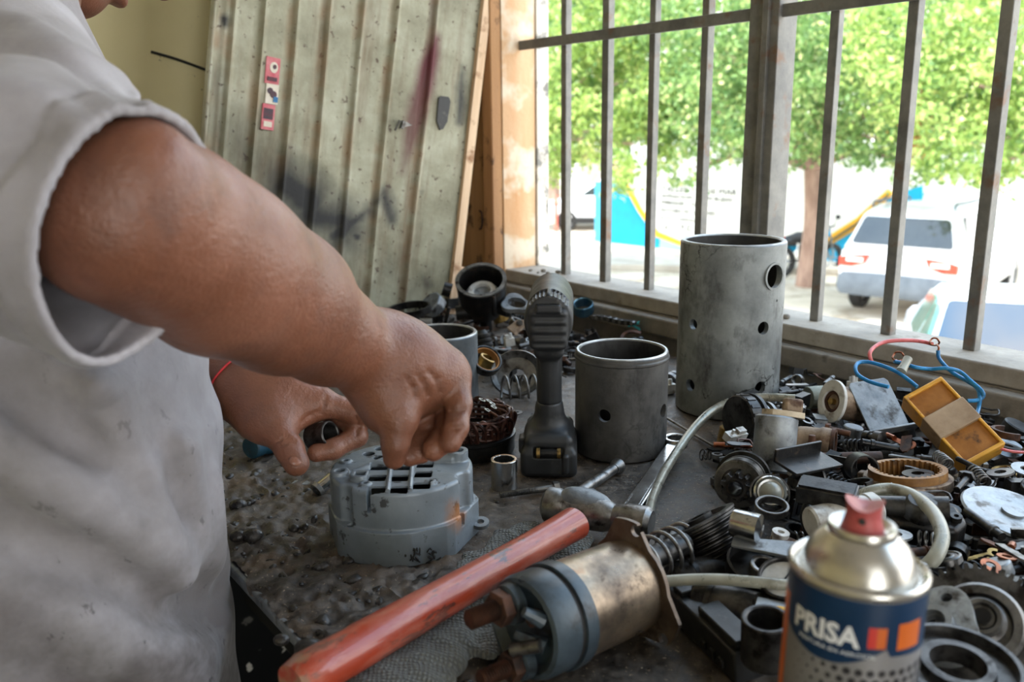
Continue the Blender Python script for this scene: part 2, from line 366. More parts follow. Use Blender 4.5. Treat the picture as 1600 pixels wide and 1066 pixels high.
M_dark = mat('bench_underside', rgb(22, 22, 22), rgb(38, 37, 36), 10, (0.6, 0.8), rnd=False)

# ------------------------------------------------------------------ room shell
FLW = 2.0
def rm(mb): return mb
def rbox(mb, s0, s1, t0, t1, z0, z1):
    return mb.box(s1-s0, t1-t0, z1-z0, M=ROOMROT, loc=(-(s0+s1)/2, (t0+t1)/2, (z0+z1)/2))
struct('floor', rbox(MB(), -3.2, 1.9, -3.0, 1.14, -0.1, 0.0), M_floor)
struct('baseboard_far', rbox(MB(), 1.745, 1.7595, -3.0, 1.139, 0.0, 0.86), M_floor)
struct('ceiling', rbox(MB(), -3.2, 1.9, -3.0, 1.34, 2.9, 3.0), M_pale)
struct('wall_near', rbox(MB(), -3.2, 1.9, -3.1, -3.0, 0.0, 2.9), M_wall)  # unseen side wall, added so the window gives most of the light
struct('wall_far', rbox(MB(), 1.76, 1.9, -3.0, 1.34, 0.0, 2.9), M_wall)
SJ = 1.559
wb_ = MB(); rbox(wb_, -3.2, -3.1, -3.0, -1.7, 0, 2.9); rbox(wb_, -3.2, -3.1, -0.2, 1.139, 0, 2.9); rbox(wb_, -3.2, -3.1, -1.7, -0.2, 2.2, 2.9); struct('wall_back', wb_, M_wall)  # unseen wall with an invented doorway, added to cut light from behind
w = MB(); rbox(w, -3.2, 1.76, 1.14, 1.25, -1.65, 0.958); rbox(w, SJ, 1.76, 1.14, 1.25, 0.958, 2.9); rbox(w, -3.2, SJ, 1.14, 1.25, 2.25, 2.9); rbox(w, -3.2, -1.1, 1.14, 1.25, 0.958, 2.25)
struct('wall_window', w, M_conc)
struct('trim_1', rbox(MB(), -1.1, SJ, 1.116, 1.1399, 0.925, 0.957), M_conc, bw=0.004)          # inner ledge
win = struct('window_1', rbox(MB(), -1.1, SJ, 1.142, 1.246, 0.9585, 0.985), M_sill, bw=0.003)  # outer sill that carries the bars
TB = 1.200
for k in (0, 1, 2, 3, 5, 6, 7):
    s0 = 1.418-0.1222*k
    hb = MB(); h_ = 0.0078+0.0006*math.sin(k*2.1)
    hb.box(2*h_, 2*h_, 1.28, (0, 0, 0.64))
    part('bar', hb, M_bar, win, T(S(s0, TB, 0.984)) @ ROOMROT.to_3x3().to_4x4() @ RZ(4*math.sin(k*1.7)) @ RY(0.35*math.sin(k*3.1)), bw=0.0012)
for k in (8, 9, 10, 11, 12, 13):
    hb = MB(); hb.box(0.0156, 0.0156, 1.28, (0, 0, 0.64)); part('bar', hb, M_bar, win, T(S(1.418-0.1222*k, TB, 0.984)) @ ROOMROT.to_3x3().to_4x4(), bw=0.0012)
pm = MB(); pm.box(0.040, 0.030, 1.28, (0.006, 0.0, 0.64)); pm.box(0.012, 0.012, 1.28, (0.024, -0.019, 0.64)); pm.box(0.022, 0.046, 1.28, (0.034, 0.004, 0.64))
part('post', pm, M_bar, win, T(S(1.418-0.1222*4+0.008, TB-0.004, 0.984)) @ ROOMROT.to_3x3().to_4x4(), bw=0.0015, label='wide steel window post')
zc0 = onT(860, 67, TB-0.012).z; zc1 = onT(1195, 18, TB-0.012).z
cb = MB(); cb.box(2.7, 0.006, 0.019, (0, 0, 0)); part('crossbar', cb, M_bar, win, T(S(0.22, TB-0.012, (zc0+zc1)/2)) @ ROOMROT.to_3x3().to_4x4(), bw=0.001)
struct('trim_2', rbox(MB(), SJ-0.004, SJ+0.03, 1.139, 1.228, 0.958, 2.24), M_jamb, bw=0.002)    # ochre reveal board
struct('trim_3', rbox(MB(), SJ-0.009, SJ+0.03, 1.2285, 1.262, 0.958, 2.24), M_pale, bw=0.002)   # pale outer frame
sa = st(onT(786, 250, 1.125))[0]; sb = st(onT(757, 250, 1.118))[0]; sc_ = st(onT(737, 250, 1.11))[0]
struct('trim_4', rbox(MB(), SJ-0.002, sb-0.001, 1.112, 1.1395, 0.90, 2.6), M_plank, bw=0.003)
struct('trim_5', rbox(MB(), sb+0.004, 1.742, 1.1255, 1.1395, 0.90, 2.6), M_plank, bw=0.002)
hk = MB(); hk.tube(spline([(0, 0, 0), (0.006, 0, 0.004), (0.010, 0, 0.02), (0.007, 0, 0.036), (0, 0, 0.04)], 4), 0.0025, 6)
part('hook', hk, rust, bpy.data.objects['trim_4'], T(onT(750, 358, 1.111)) @ ROOMROT.to_3x3().to_4x4())
# grit lying on the sill
GRIT = ['crumb of grit nearest the ochre reveal board on the window sill', 'smallest crumb of grit on the far end of the sill', 'larger crumb of grit in the cluster on the far end of the sill', 'flat crumb of grit right of the cluster on the sill', 'crumb of grit at the foot of the first bar', 'clod of grit on the inner ledge behind the sooty tube', 'clod of grit on the sill right of the tall cracked tube']
for i, (px, py, r) in enumerate([(829, 424, .004), (841, 427, .003), (849, 425, .0055), (856, 428, .004), (872, 427, .0055), (1016, 474, .006), (1228, 498, .006)]):
    g = MB(); g.sphere(r, (0, 0, r*0.55), nu=8, nv=6, sc=(1.1, 0.9, 0.7)); p = Zp(px, py, 0.985)
    if py == 474: p = Zp(px, py, 0.957)
    g.v = [tuple(Vector(q)*(1+0.25*mnoise.noise(Vector(q)*300+Vector((i*7, 0, 0))))) for q in g.v]
    solo('pebble', GRIT[i], 'pebble', g, M_conc, T(p), 'crumbs of grit on the window sill', sm=60)

# ------------------------------------------------------------------ bench
def fbm(x, y, z=0.0, o=4): return mnoise.fractal(Vector((x, y, z)), 0.9, 2.1, o)
ns, ntt = 560, 232; B0s, B1s, B0t, B1t = -0.45, 1.735, 0.236, 1.108
Sg = np.linspace(B0s, B1s, ns); Tg = np.linspace(B0t, B1t, ntt)
vs = []; H0 = np.zeros((ns, ntt))
for i, s in enumerate(Sg):
    for j, t in enumerate(Tg):
        g = math.exp(-max(0, t-0.30)**2/0.030)*min(1, max(0, (s-0.42)/0.12))
        edge = 0.004*fbm(s*18, 3.3, 1)*max(0, 1-(t-B0t)/0.02)
        n = fbm(s*22, t*22, 0)*0.0010+g*(0.0040*fbm(s*34, t*34, 2.0)+0.0085*(0.35-abs(mnoise.noise(Vector((s*62, t*62, 0)))))+0.0045*max(0, mnoise.noise(Vector((s*110, t*110, 4)))))
        if t < 0.25: n -= 0.004*(0.25-t)/0.014
        H0[i, j] = n; q = S(s, t+edge*2, BZ+n-0.001*(1-g)); vs.append(tuple(q))
fs = [(i*ntt+j, (i+1)*ntt+j, (i+1)*ntt+j+1, i*ntt+j+1) for i in range(ns-1) for j in range(ntt-1)]
top = MB(); top.v = vs; top.f = [f for f in fs]
tm = top.mesh('bench_top', M_bench, 60)
if tm.polygons[0].normal.z < 0: tm.flip_normals()
bench = thing('workbench', 'long greasy workbench under the barred window', 'workbench', T(S(0.6, 0.7, 0)))
ib = bench.matrix_world.inverted()
part('bench_top', tm, None, bench, ib)   # object coordinates are world metres
sl = MB(); rbox(sl, B0s, B1s, B0t+0.045, B1t-0.002, BZ-0.055, BZ-0.008); part('slab', sl, M_bench, bench, ib, bw=0.004)
rim = MB(); rbox(rim, B0s, B1s, B0t-0.004, B0t+0.003, BZ-0.013, BZ-0.003); part('edge_strip', rim, alu, bench, ib, bw=0.002, label='bare steel strip along the bench edge')
for s in (-0.38, 0.62, 1.66):
    for t in (0.42, 1.06):
        lg = MB(); rbox(lg, s-0.03, s+0.03, t-0.03, t+0.03, 0, BZ-0.055); part('leg', lg, M_dark, bench, ib)
shf = MB(); rbox(shf, B0s, B1s, 0.56, 1.12, 0.30, 0.33); part('lower_shelf', shf, M_dark, bench, ib)
lm = MB()
for i in range(380):
    s = random.uniform(0.46, 1.12); t = B0t+0.005+abs(random.gauss(0, 0.10))
    if t > 0.62: continue
    r = random.choice((0.002, 0.0025, 0.003, 0.004, 0.005, 0.0068))*random.uniform(0.7, 1.15)*(1 if t < 0.4 else 0.6)
    p = S(s, t, BZ+random.uniform(-0.002, 0.0015)); mm = T(p) @ RZ(random.uniform(0, 360)) @ RX(random.uniform(-25, 25))
    k = len(lm.v); lm.sphere(r, (0, 0, 0), mm, 9, 6, (random.uniform(0.8, 1.4), random.uniform(0.7, 1.1), random.uniform(0.5, 0.75)))
    lm.v[k:] = [tuple(Vector(q)+Vector((1, 1, 1))*(r*0.30*mnoise.noise(Vector(q)*150))) for q in lm.v[k:]]
for px, py, r in ((483, 1015, .011), (500, 1024, .008), (440, 1000, .006), (392, 700, .007), (372, 790, .009), (395, 838, .010), (372, 838, .008)):
    lm.sphere(r, (0, 0, 0), T(Zp(px, py, BZ+0.004)), 10, 7, (1.1, 0.9, 0.75))
lo_ = part('grime', lm, M_lump, bench, ib, sm=60, label='lumps of hardened grease and grit along the bench edge'); lo_['kind'] = 'stuff'

# ------------------------------------------------------------------ corrugated sheet panel leaning in the corner
SPN = 1.572; _q = onS(700, 468, SPN); pt0, pz0 = _q.dot(DT), _q.z; PA = math.radians(9.6); ca, sa_ = math.cos(PA), math.sin(PA)
def ab(px, py):
    q = onS(px, py, SPN); t = q.dot(DT)-pt0; z = q.z-pz0; return t*ca-z*sa_, t*sa_+z*ca
Wax = DT*ca-Vector((0, 0, 1))*sa_; Uax = DT*sa_+Vector((0, 0, 1))*ca
PM = Matrix((Wax, DS, Uax)).transposed().to_4x4(); PM.translation = S(SPN, pt0, pz0)   # local -y looks at the camera
wmin = ab(333, 0)[0]-0.005; PH = 1.15
ribs = [ab(x, 0)[0] for x in (365, 413, 464, 516, 570, 622, 683)]
na, nb = 190, 230
aa = np.linspace(wmin, 0.0, na); bb = np.linspace(-0.034, PH, nb); A, Bm = np.meshgrid(aa, bb, indexing='ij')
yy = np.zeros_like(A)
for r in ribs:
    d = (A-r); yy += 0.007*np.exp(-(d/0.0036)**2)-0.003*np.exp(-((d+0.011)/0.005)**2)
yy += 0.010*np.exp(-((A-wmin-0.006)/0.006)**2)+0.005*np.exp(-((A-wmin-0.028)/0.004)**2)
yy += 0.0025*np.sin(A*13+Bm*3)+0.002*np.sin(Bm*9+A*20)
def segd(p0, p1):
    a0, b0 = ab(*p0); a1, b1 = ab(*p1); dx, dy = a1-a0, b1-b0; h = np.clip(((A-a0)*dx+(Bm-b0)*dy)/(dx*dx+dy*dy+1e-9), 0, 1)
    return np.sqrt((A-a0-h*dx)**2+(Bm-b0-h*dy)**2), h
nz = np.array([[mnoise.fractal(Vector((a*16, b*16, 0)), 0.9, 2, 4) for b in bb] for a in aa]); nz2 = np.array([[mnoise.noise(Vector((a*60, b*60, 5))) for b in bb] for a in aa])
px1 = 0.00136
def sm(d, r, soft): return np.clip((r+soft-d)/(2*soft), 0, 1)
d, h = segd((680, 62), (630, 268)); red = sm(d+0.004*nz, (0.006+0.016*np.sin(PI*np.clip(h*0.9+0.12, 0, 1))), 0.010)*np.clip(1.1-0.5*h, 0, 1)
d2, _ = segd((676, 0), (672, 110)); red = np.maximum(red, 0.55*sm(d2, 0.004, 0.008))
blk = np.zeros_like(A)
for p0, p1, r, so, am in [((446, 285), (480, 312), 34, 22, 1.0), ((480, 335), (545, 350), 30, 26, 1.0), ((490, 390), (540, 375), 26, 26, .8), ((520, 370), (575, 330), 15, 10, 1.0), ((575, 330), (602, 300), 8, 9, .9), ((602, 305), (612, 345), 8, 9, .9), ((555, 372), (530, 420), 12, 22, .6),
                          ((722, 105), (716, 190), 6, 8, .95), ((370, 215), (400, 260), 26, 40, .55), ((415, 330), (490, 430), 36, 46, .65), ((666, 438), (668, 446), 7, 10, .9), ((556, 368), (560, 371), 5, 5, 1), ((655, 299), (660, 302), 4, 5, .8), ((348, 30), (350, 40), 3, 4, 1), ((341, 120), (344, 170), 4, 16, .4)]:
    d, _ = segd(p0, p1); blk = np.maximum(blk, am*sm(d+0.012*nz, r*px1, so*px1))
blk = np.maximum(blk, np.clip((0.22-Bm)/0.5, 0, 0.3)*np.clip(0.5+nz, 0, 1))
stn = np.zeros_like(A)
for r in ribs+[wmin+0.02]: stn = np.maximum(stn, np.exp(-((A-r+0.006)/0.010)**2)*np.clip(0.35+1.1*nz+0.6*nz2, 0, 1))
pmesh = MB(); X = np.stack([A, -yy, Bm], -1).reshape(-1, 3); pmesh.v = [tuple(q) for q in X.tolist()]
pmesh.f = [(i*nb+j, (i+1)*nb+j, (i+1)*nb+j+1, i*nb+j+1) for i in range(na-1) for j in range(nb-1)]
pme = pmesh.mesh('panel', None, 80)
at = pme.color_attributes.new('paint_marks', 'FLOAT_COLOR', 'POINT')
at.data.foreach_set('color', np.stack([red, blk, stn, np.ones_like(red)], -1).reshape(-1).astype(np.float32))
def panel_mat():
    N = NT('aged_sheet_metal_paint'); v = N.coords(False); f = N.noise(v, 7, 6, 0.65)
    c = N.ramp(f, [(0.3, rgb(112, 108, 86)), (0.5, rgb(150, 148, 126)), (0.72, rgb(180, 179, 160))])
    st_ = N.noise(v, 22, 5, 0.7, (1, 1, 0.12)); k = N.ramp(st_, [(0.50, (0, 0, 0)), (0.70, (1, 1, 1))]); c = N.mix(N.math('MULTIPLY', k, 0.7), c, rgb(104, 84, 60))
    sp = N.noise(v, 70, 4, 0.6); k = N.ramp(sp, [(0.62, (0, 0, 0)), (0.68, (1, 1, 1))]); c = N.mix(N.math('MULTIPLY', k, 0.85), c, rgb(74, 54, 40))
    a = N.n('ShaderNodeAttribute', attribute_name='paint_marks'); sep = N.n('ShaderNodeSeparateColor'); N.l(a.outputs['Color'], sep.inputs[0])
    c = N.mix(N.math('MULTIPLY', sep.outputs[2], 0.6), c, rgb(138, 106, 74)); c = N.mix(sep.outputs[0], c, rgb(86, 30, 36)); c = N.mix(sep.outputs[1], c, rgb(30, 31, 32))
    N.bump(N.noise(v, 90, 5), 0.25, 0.003); return N.set(c, 0.55, 0.15)
pme.materials.append(panel_mat())
panel = thing('sheet_metal_panel', 'dirty grey-green ribbed metal panel leaning in the corner', 'panel', PM)
part('sheet', pme, None, panel)
lath = MB(); lath.box(0.020, 0.016, PH+0.03, (0.007, -0.004, PH/2-0.015)); part('edge_lath', lath, wood_raw, panel, bw=0.001, label='bare pine lath along the panel edge')
lath2 = MB(); lath2.box(0.009, 0.012, 0.055, (0.0225, -0.002, 0.045)); part('lath_block', lath2, wood_raw, panel, bw=0.001)
blkp = MB(); a0, b0 = ab(690, 176); o = [(a0+(x-690)*px1, b0-(y-176)*px1) for x, y in ((680, 156), (684, 153), (697, 152), (701, 158), (699, 188), (693, 200), (688, 202), (681, 190))]
blkp.prism(o[::-1], -0.002, 0.006, RX(90)); part('cover_plate', blkp, plastic_black, panel, sm=30, label='small black plate on the panel')
a0, b0 = ab(624, 196); lt = MB(); lt.tube([(a0-0.012, -0.006, b0-0.012), (a0-0.006, -0.010, b0+0.008), (a0+0.004, -0.010, b0+0.006), (a0+0.004, -0.008, b0-0.006)], 0.0022, 6)
lto = part('latch', lt, steel_mid, panel, label='bent tin latch')
lt = MB(); lt.prism([(a0-0.002, b0-0.006), (a0+0.002, b0+0.010), (a0+0.022, b0+0.004)][::-1], 0.004, 0.012, RX(90)); part('latch_tab', lt, steel_mid, lto)
M_stk = [mat('sticker_pink', rgb(186, 72, 88), rgb(206, 128, 132), 60, (0.5, 0.6)), mat('sticker_white', rgb(206, 196, 178), rgb(222, 214, 200), 60, (0.5, 0.6)), mat('sticker_dark', rgb(46, 48, 58), rgb(92, 40, 52), 120, (0.5, 0.6)), mat('sticker_blue', rgb(30, 96, 150), rgb(50, 130, 180), 60, (0.5, 0.6))]
def sticker(cx, cy, w_, h_, mi, y=0.0125, ell=False):
    a, b = ab(cx, cy); q = MB(); hw, hh = w_*px1/2, h_*px1/2
    pts = [(hw*math.cos(2*PI*i/16), hh*math.sin(2*PI*i/16)) for i in range(16)] if ell else [(-hw, -hh), (hw, -hh), (hw, hh), (-hw, hh)]
    q.prism([(a+p[0], b+p[1]) for p in pts], 0.0, y+0.0004, RX(90)); return q
def yat(px, py):
    a, b = ab(px, py); return float(yy[np.abs(aa-a).argmin(), np.abs(bb-b).argmin()])
sub = [[(424, 111, 19, 34, 0, 0), (426, 106, 11, 14, 1, 1), (427, 105, 5, 6, 2, 1), (423, 124, 13, 5, 2, 0)], [(423, 147, 17, 26, 1, 0), (420, 142, 8, 8, 2, 1), (425, 148, 9, 9, 2, 1), (428, 156, 6, 7, 3, 0)], [(417, 183, 17, 33, 0, 0), (417, 178, 13, 14, 2, 0), (416, 194, 11, 7, 1, 0)]]
for lay in sub:
    y0 = 0.006; base = None
    for i, (cx, cy, w_, h_, mi, el) in enumerate(lay):
        q = sticker(cx, cy, w_, h_, mi, y0+i*0.0006, bool(el))
        if i == 0: base = part('sticker', q, M_stk[mi], panel, label=['pink sticker with a pale oval', 'pale sticker with dark figures', 'pink sticker with a dark square'][sub.index(lay)])
        else: part('print', q, M_stk[mi], base)
# thin dark cable on the yellow wall
q0 = onS(236, 81, 1.757); q1 = onS(280, 94, 1.757); q2 = onS(335, 114, 1.757); cbm = MB(); cbm.tube(spline([q0-q1, Vector((0, 0, 0)), q2-q1], 6), 0.0025, 6)
solo('cable', 'short black cable end running across the yellow wall', 'cable', cbm, rubber, T(q1))
# ------------------------------------------------------------------ the street outside
GZ = -1.65
M_ground = mat('pale_sandy_pavement', rgb(176, 164, 146), rgb(208, 198, 182), 0.5, (0.85, 0.95), 0, 0.2, 12, (rgb(150, 136, 116), 1.2, 0.52, 0.66), rnd=False, bdist=0.01)
M_kerb = mat('grey_kerb', rgb(150, 144, 134), rgb(184, 178, 168), 2, (0.8, 0.95), rnd=False)
M_white = mat('white_wall_paint', rgb(226, 226, 222), rgb(240, 239, 236), 1, (0.7, 0.85), rnd=False)
M_mblue = mat('mural_blue', rgb(0, 150, 196), rgb(6, 164, 210), 2, (0.6, 0.75), rnd=False)
M_mblue2 = mat('mural_pale_blue', rgb(70, 180, 215), rgb(90, 190, 222), 2, (0.6, 0.75), rnd=False)
M_mgrey = mat('mural_grey_blue', rgb(150, 182, 192), rgb(164, 192, 200), 2, (0.6, 0.75), rnd=False)
M_myel = mat('mural_yellow', rgb(226, 160, 30), rgb(238, 178, 44), 2, (0.6, 0.75), rnd=False)
M_mdark = mat('mural_line', rgb(96, 84, 50), rgb(120, 100, 60), 2, (0.6, 0.75), rnd=False)
M_ink = mat('faded_sign_paint', rgb(34, 34, 38), rgb(60, 60, 64), 3, (0.6, 0.75), rnd=False)
g = MB(); g.box(120, 120, 0.2, (10, 60, GZ-0.1)); struct('ground', g, M_ground)
# mural wall
wa = Zp(930, 377, GZ); wb = Zp(1065, 392, GZ); wx = (wb-wa); wx.z = 0; wx.normalize(); wn = Vector((wx.y, -wx.x, 0))
if wn.y > 0: wn = -wn
WM = Matrix((wx, -wn, Vector((0, 0, 1)))).transposed().to_4x4(); WM.translation = (wa.x, wa.y, GZ)
WMi = WM.inverted()
def onwall(px, py):
    r = ray(px, py); t = (wa-CAM).dot(wn)/r.dot(wn); q = WMi @ (CAM+r*t); return q.x, q.z
def wallprism(pts, y0, y1): 
    m_ = MB(); P2 = [onwall(*p) if len(p) == 2 else (p[0], p[1]) for p in pts]; m_.prism(P2, -y1, -y0, RX(90)); return m_
x985 = onwall(985, 300)[0]; h1 = onwall(950, 283)[1]
wl = thing('painted_wall', 'white street wall with blue and yellow swoosh mural beyond the bars', 'wall', WM)
wp = MB(); L = onwall(1620, 300)[0]; P2 = [(0, 0), (L, 0), (L, 2.6), (x985, 2.6), (x985, h1), (0, h1)]; wp.prism(P2, -0.25, 0.0, RX(90))
part('masonry', wp, M_white, wl)
def wpart(nm, pts, mt, d, lab=None): return part(nm, wallprism(pts, -0.02-d, -0.0005-d), mt, wl, label=lab)
wpart('blue_field', [(942, 379), (942, 284), (980, 293), (1032, 366), (1030, 388)], M_mblue, 0, 'bright blue painted field')
wpart('blue_edge', [(930, 378), (930, 284), (941, 284), (941, 379)], M_mblue2, 0, 'paler blue strip')
wpart('pale_field', [(1031, 388), (1033, 368), (1068, 386), (1068, 392)], M_mgrey, 0, 'grey-blue foot of the mural')
wpart('yellow_stripe', [(976, 290), (983, 288), (1004, 326), (1030, 362), (1068, 378), (1068, 385), (1026, 370), (998, 330)], M_myel, 0.0205, 'yellow stripe left of the lettering')
wpart('yellow_stripe', [(1268, 384), (1290, 372), (1340, 340), (1388, 296), (1397, 302), (1352, 350), (1300, 382), (1268, 398)], M_myel, 0.0205, 'yellow stripe above the parked motorbike')
wpart('stripe_line', [(1280, 386), (1340, 347), (1389, 302), (1392, 304), (1343, 351), (1282, 391)], M_mdark, 0.041)
wpart('blue_field', [(1296, 384), (1352, 351), (1398, 303), (1442, 290), (1444, 420), (1290, 410)], M_mblue, 0, 'blue field behind the white car')
def text_mesh(txt, size, mt, ext=0.004, weight=0.0, name='lettering'):
    c = bpy.data.curves.new(name, 'FONT'); c.body = txt; c.size = size; c.extrude = ext; c.offset = weight; c.resolution_u = 2
    o = bpy.data.objects.new('work_text', c); COL.objects.link(o); me = baked(o); bpy.data.objects.remove(o); bpy.data.curves.remove(c); me.materials.clear(); me.materials.append(mt); return me
rows = [('TALLER       DE MAR', 1034, 299, 118, 12), ('AFINACION   CON BUJIAS', 1033, 309, 112, 9), ('EMBRAGUES  Y CLUTCH', 1033, 319, 74, 9), ('MOTORES DE CAMIONES', 1032, 331, 86, 9), ('AUTO A GASOLINA', 1031, 343, 66, 9), ('Tel. 2 19 02', 1031, 358, 52, 15)]
for txt, px, py, wpx, hpx in rows:
    x0, z0 = onwall(px, py); x1, _ = onwall(px+wpx, py); _, z1 = onwall(px, py-hpx*0.72)
    me = text_mesh(txt, (z1-z0)/0.7, M_ink); bw_ = max(v.co.x for v in me.vertices); k = (x1-x0)/bw_
    for v in me.vertices: v.co.x *= k
    part('lettering', me, None, wl, T(x0, -0.006, z0) @ RX(90))
# pale building at the far left, beyond the cars
bl = MB(); bl.box(14, 6, 5.5, (0, 0, 2.75)); bm_ = thing('building', 'pale building far behind the white saloon, beyond the trees', 'building', T(P(800, 260, 40).x, 44, GZ) @ RZ(8))
part('wall_block', bl, M_white, bm_); dr = MB(); dr.box(1.1, 0.1, 2.2, (3.3, -3.02, 1.1)); part('door', dr, M_kerb, bm_)
for x in (-3, 0.5, 5.5): wd_ = MB(); wd_.box(1.4, 0.1, 1.2, (x, -3.02, 1.9)); part('window', wd_, M_kerb, bm_)
b2 = MB(); b2.box(10, 3, 3.4, (0, 0, 1.7)); M_navy = mat('dark_shed', rgb(40, 48, 62), rgb(56, 66, 82), 2, (0.6, 0.8), rnd=False)
b2o = thing('shed', 'dark blue-grey shed behind the white off-road car', 'shed', T(P(1560, 300, 30).x+2, 31, GZ)); part('shed_wall', b2, M_navy, b2o); rf = MB(); rf.box(10.4, 3.6, 0.15, (0, 0, 3.5)); part('roof', rf, M_kerb, b2o)
# kerb and pavement by the motorbike
kb = MB(); kb.box(9, 1.6, 0.14, (0, 0, 0.07)); kp = Zp(1150, 470, GZ); struct('trim_6', kb, M_kerb, T(Zp(1230, 436, GZ)+Vector((1.0, 1.2, 0))) @ RZ(-12), bw=0.02)
# red warning post by the saloon
rp = MB(); rp.cyl(0.045, 0.75, 10); rt = thing('marker_post', 'thin red marker post standing on the kerb by the white saloon', 'post', T(Zp(869, 362, GZ)))
M_red = mat('faded_red_paint', rgb(206, 84, 66), rgb(226, 120, 100), 5, (0.5, 0.7)); part('pole', rp, M_red, rt); rh = MB(); rh.lathe([(0.05, 0.75), (0.10, 0.80), (0.02, 1.05)], 10); part('head', rh, M_red, rt)

# ------------------------------------------------------------------ cars
M_cw = mat('white_car_paint', rgb(226, 228, 230), rgb(234, 236, 238), 2, (0.2, 0.28), 0, 0, rnd=False, Coat_Weight=0.6)
M_glass = mat('tinted_car_glass', rgb(38, 42, 44), rgb(50, 56, 58), 2, (0.05, 0.1), 0, 0, rnd=False, Specular_IOR_Level=0.8)
M_gglass = mat('green_tinted_car_glass', rgb(70, 112, 100), rgb(96, 140, 126), 2, (0.05, 0.1), 0, 0, rnd=False)
def shield_mat():
    N = NT('windscreen_glass'); N.set(rgb(8, 18, 34), 0.03, 0.0, Specular_IOR_Level=1.0, Coat_Weight=1.0); return N.m
M_wshield = shield_mat()
M_trim = mat('grey_car_plastic', rgb(80, 88, 96), rgb(100, 108, 116), 4, (0.5, 0.65), rnd=False)
M_tyre = mat('tyre_rubber', rgb(28, 28, 28), rgb(46, 45, 44), 8, (0.7, 0.9)); M_rim = mat('wheel_alloy', rgb(150, 152, 154), rgb(180, 182, 184), 6, (0.3, 0.4), 0.8)
M_lampr = mat('tail_lamp_red', rgb(206, 44, 28), rgb(226, 70, 40), 6, (0.15, 0.2), 0, 0, Coat_Weight=0.5); M_lampw = mat('lamp_clear', rgb(214, 200, 196), rgb(230, 224, 220), 6, (0.15, 0.2), 0, 0)
M_chin = mat('car_interior_tan', rgb(120, 96, 74), rgb(150, 122, 96), 4, (0.7, 0.8), rnd=False)
def lerp(a, b, t): return a+(b-a)*t
def car_body(prof, wid, tum, bevel=0.06):
    # prof: list of (x, z_low, z_high, half width at low, half width at high) stations
    m_ = MB(); n = len(prof); ring_n = 12
    for x, zl, zh, wl_, wh in prof:
        r = min(bevel, (zh-zl)*0.4)
        pts = [(-wl_, zl+r), (-(wl_+wh)*0.51, lerp(zl, zh, 0.5)), (-wh, zh-r), (-wh+r, zh), (-wh*0.4, zh+0.015), (wh*0.4, zh+0.015), (wh-r, zh), (wh, zh-r), ((wl_+wh)*0.51, lerp(zl, zh, 0.5)), (wl_, zl+r), (wl_-r, zl), (-wl_+r, zl)]
        m_.v += [(x, y, z) for y, z in pts]
    for i in range(n-1):
        for j in range(ring_n): m_.f.append((i*ring_n+j, i*ring_n+(j+1) % ring_n, (i+1)*ring_n+(j+1) % ring_n, (i+1)*ring_n+j))
    m_.f.append(tuple(range(ring_n))[::-1]); m_.f.append(tuple((n-1)*ring_n+j for j in range(ring_n))); return m_
def quadpatch(c, off=0.012, inset=0.06, roundn=3):        # rounded panel over four corners, lifted along its normal
    c = [Vector(p) for p in c]; cen = sum(c, Vector())/4; nrm = (c[1]-c[0]).cross(c[3]-c[0]).normalized(); pts = []
    for i in range(4):
        a, b, d = c[i-1], c[i], c[(i+1) % 4]; ea = (a-b).normalized()*inset; ed = (d-b).normalized()*inset
        for k in range(roundn+1): t = k/roundn; pts.append((b+ea)*(1-t)**2+b*2*t*(1-t)+(b+ed)*t*t)
    m_ = MB(); n = len(pts); m_.v = [tuple(p+nrm*off) for p in pts]+[tuple(p-nrm*0.01) for p in pts]
    m_.f = [tuple(range(n)), tuple(range(2*n-1, n-1, -1))]+[(i, n+i, n+(i+1) % n, (i+1) % n) for i in range(n)]; return m_
def wheel(root, x, y, r, side):
    MM = T(x, y, r) @ RX(-90*side); t_ = MB(); t_.lathe([(r*0.62, -0.09), (r*0.9, -0.10), (r, -0.07), (r, 0.07), (r*0.9, 0.10), (r*0.62, 0.09)], 28, closed=True); wo = part('wheel', t_, M_tyre, root, MM)
    h = MB(); h.lathe([(0.0, 0.085), (r*0.16, 0.085), (r*0.2, 0.06), (r*0.56, 0.075), (r*0.63, 0.085), (r*0.63, -0.05), (0.0, -0.05)], 28); part('rim', h, M_rim, wo)
# white off-road car seen from behind: x runs from tail to nose
sv = Zp(1376, 503, GZ); hd = math.atan2(0.76, 0.65)
suv = thing('car', 'white off-road car parked tail-on outside the window', 'car', T(sv) @ RZ(math.degrees(hd)) @ T(0.15, -0.12, 0))
body = car_body([(0.0, 0.52, 1.02, 0.80, 0.80), (0.05, 0.40, 1.08, 0.88, 0.86), (0.5, 0.34, 1.10, 0.92, 0.89), (2.2, 0.32, 1.08, 0.93, 0.90), (3.2, 0.34, 1.04, 0.92, 0.88), (4.2, 0.40, 0.96, 0.88, 0.82), (4.55, 0.5, 0.85, 0.75, 0.7)], 0, 0)
part('body', body, M_cw, suv, sm=50)
gh = car_body([(0.10, 1.04, 1.12, 0.84, 0.82), (0.36, 1.04, 1.62, 0.85, 0.68), (0.9, 1.04, 1.70, 0.86, 0.68), (2.1, 1.04, 1.68, 0.87, 0.67), (2.6, 1.04, 1.58, 0.87, 0.66), (3.35, 1.0, 1.06, 0.86, 0.82)], 0, 0); part('roof', gh, M_cw, suv, sm=50)
part('rear_window', quadpatch([(0.10, -0.74, 1.14), (0.10, 0.74, 1.14), (0.31, 0.62, 1.54), (0.31, -0.62, 1.54)][::-1], 0.03), M_glass, suv)
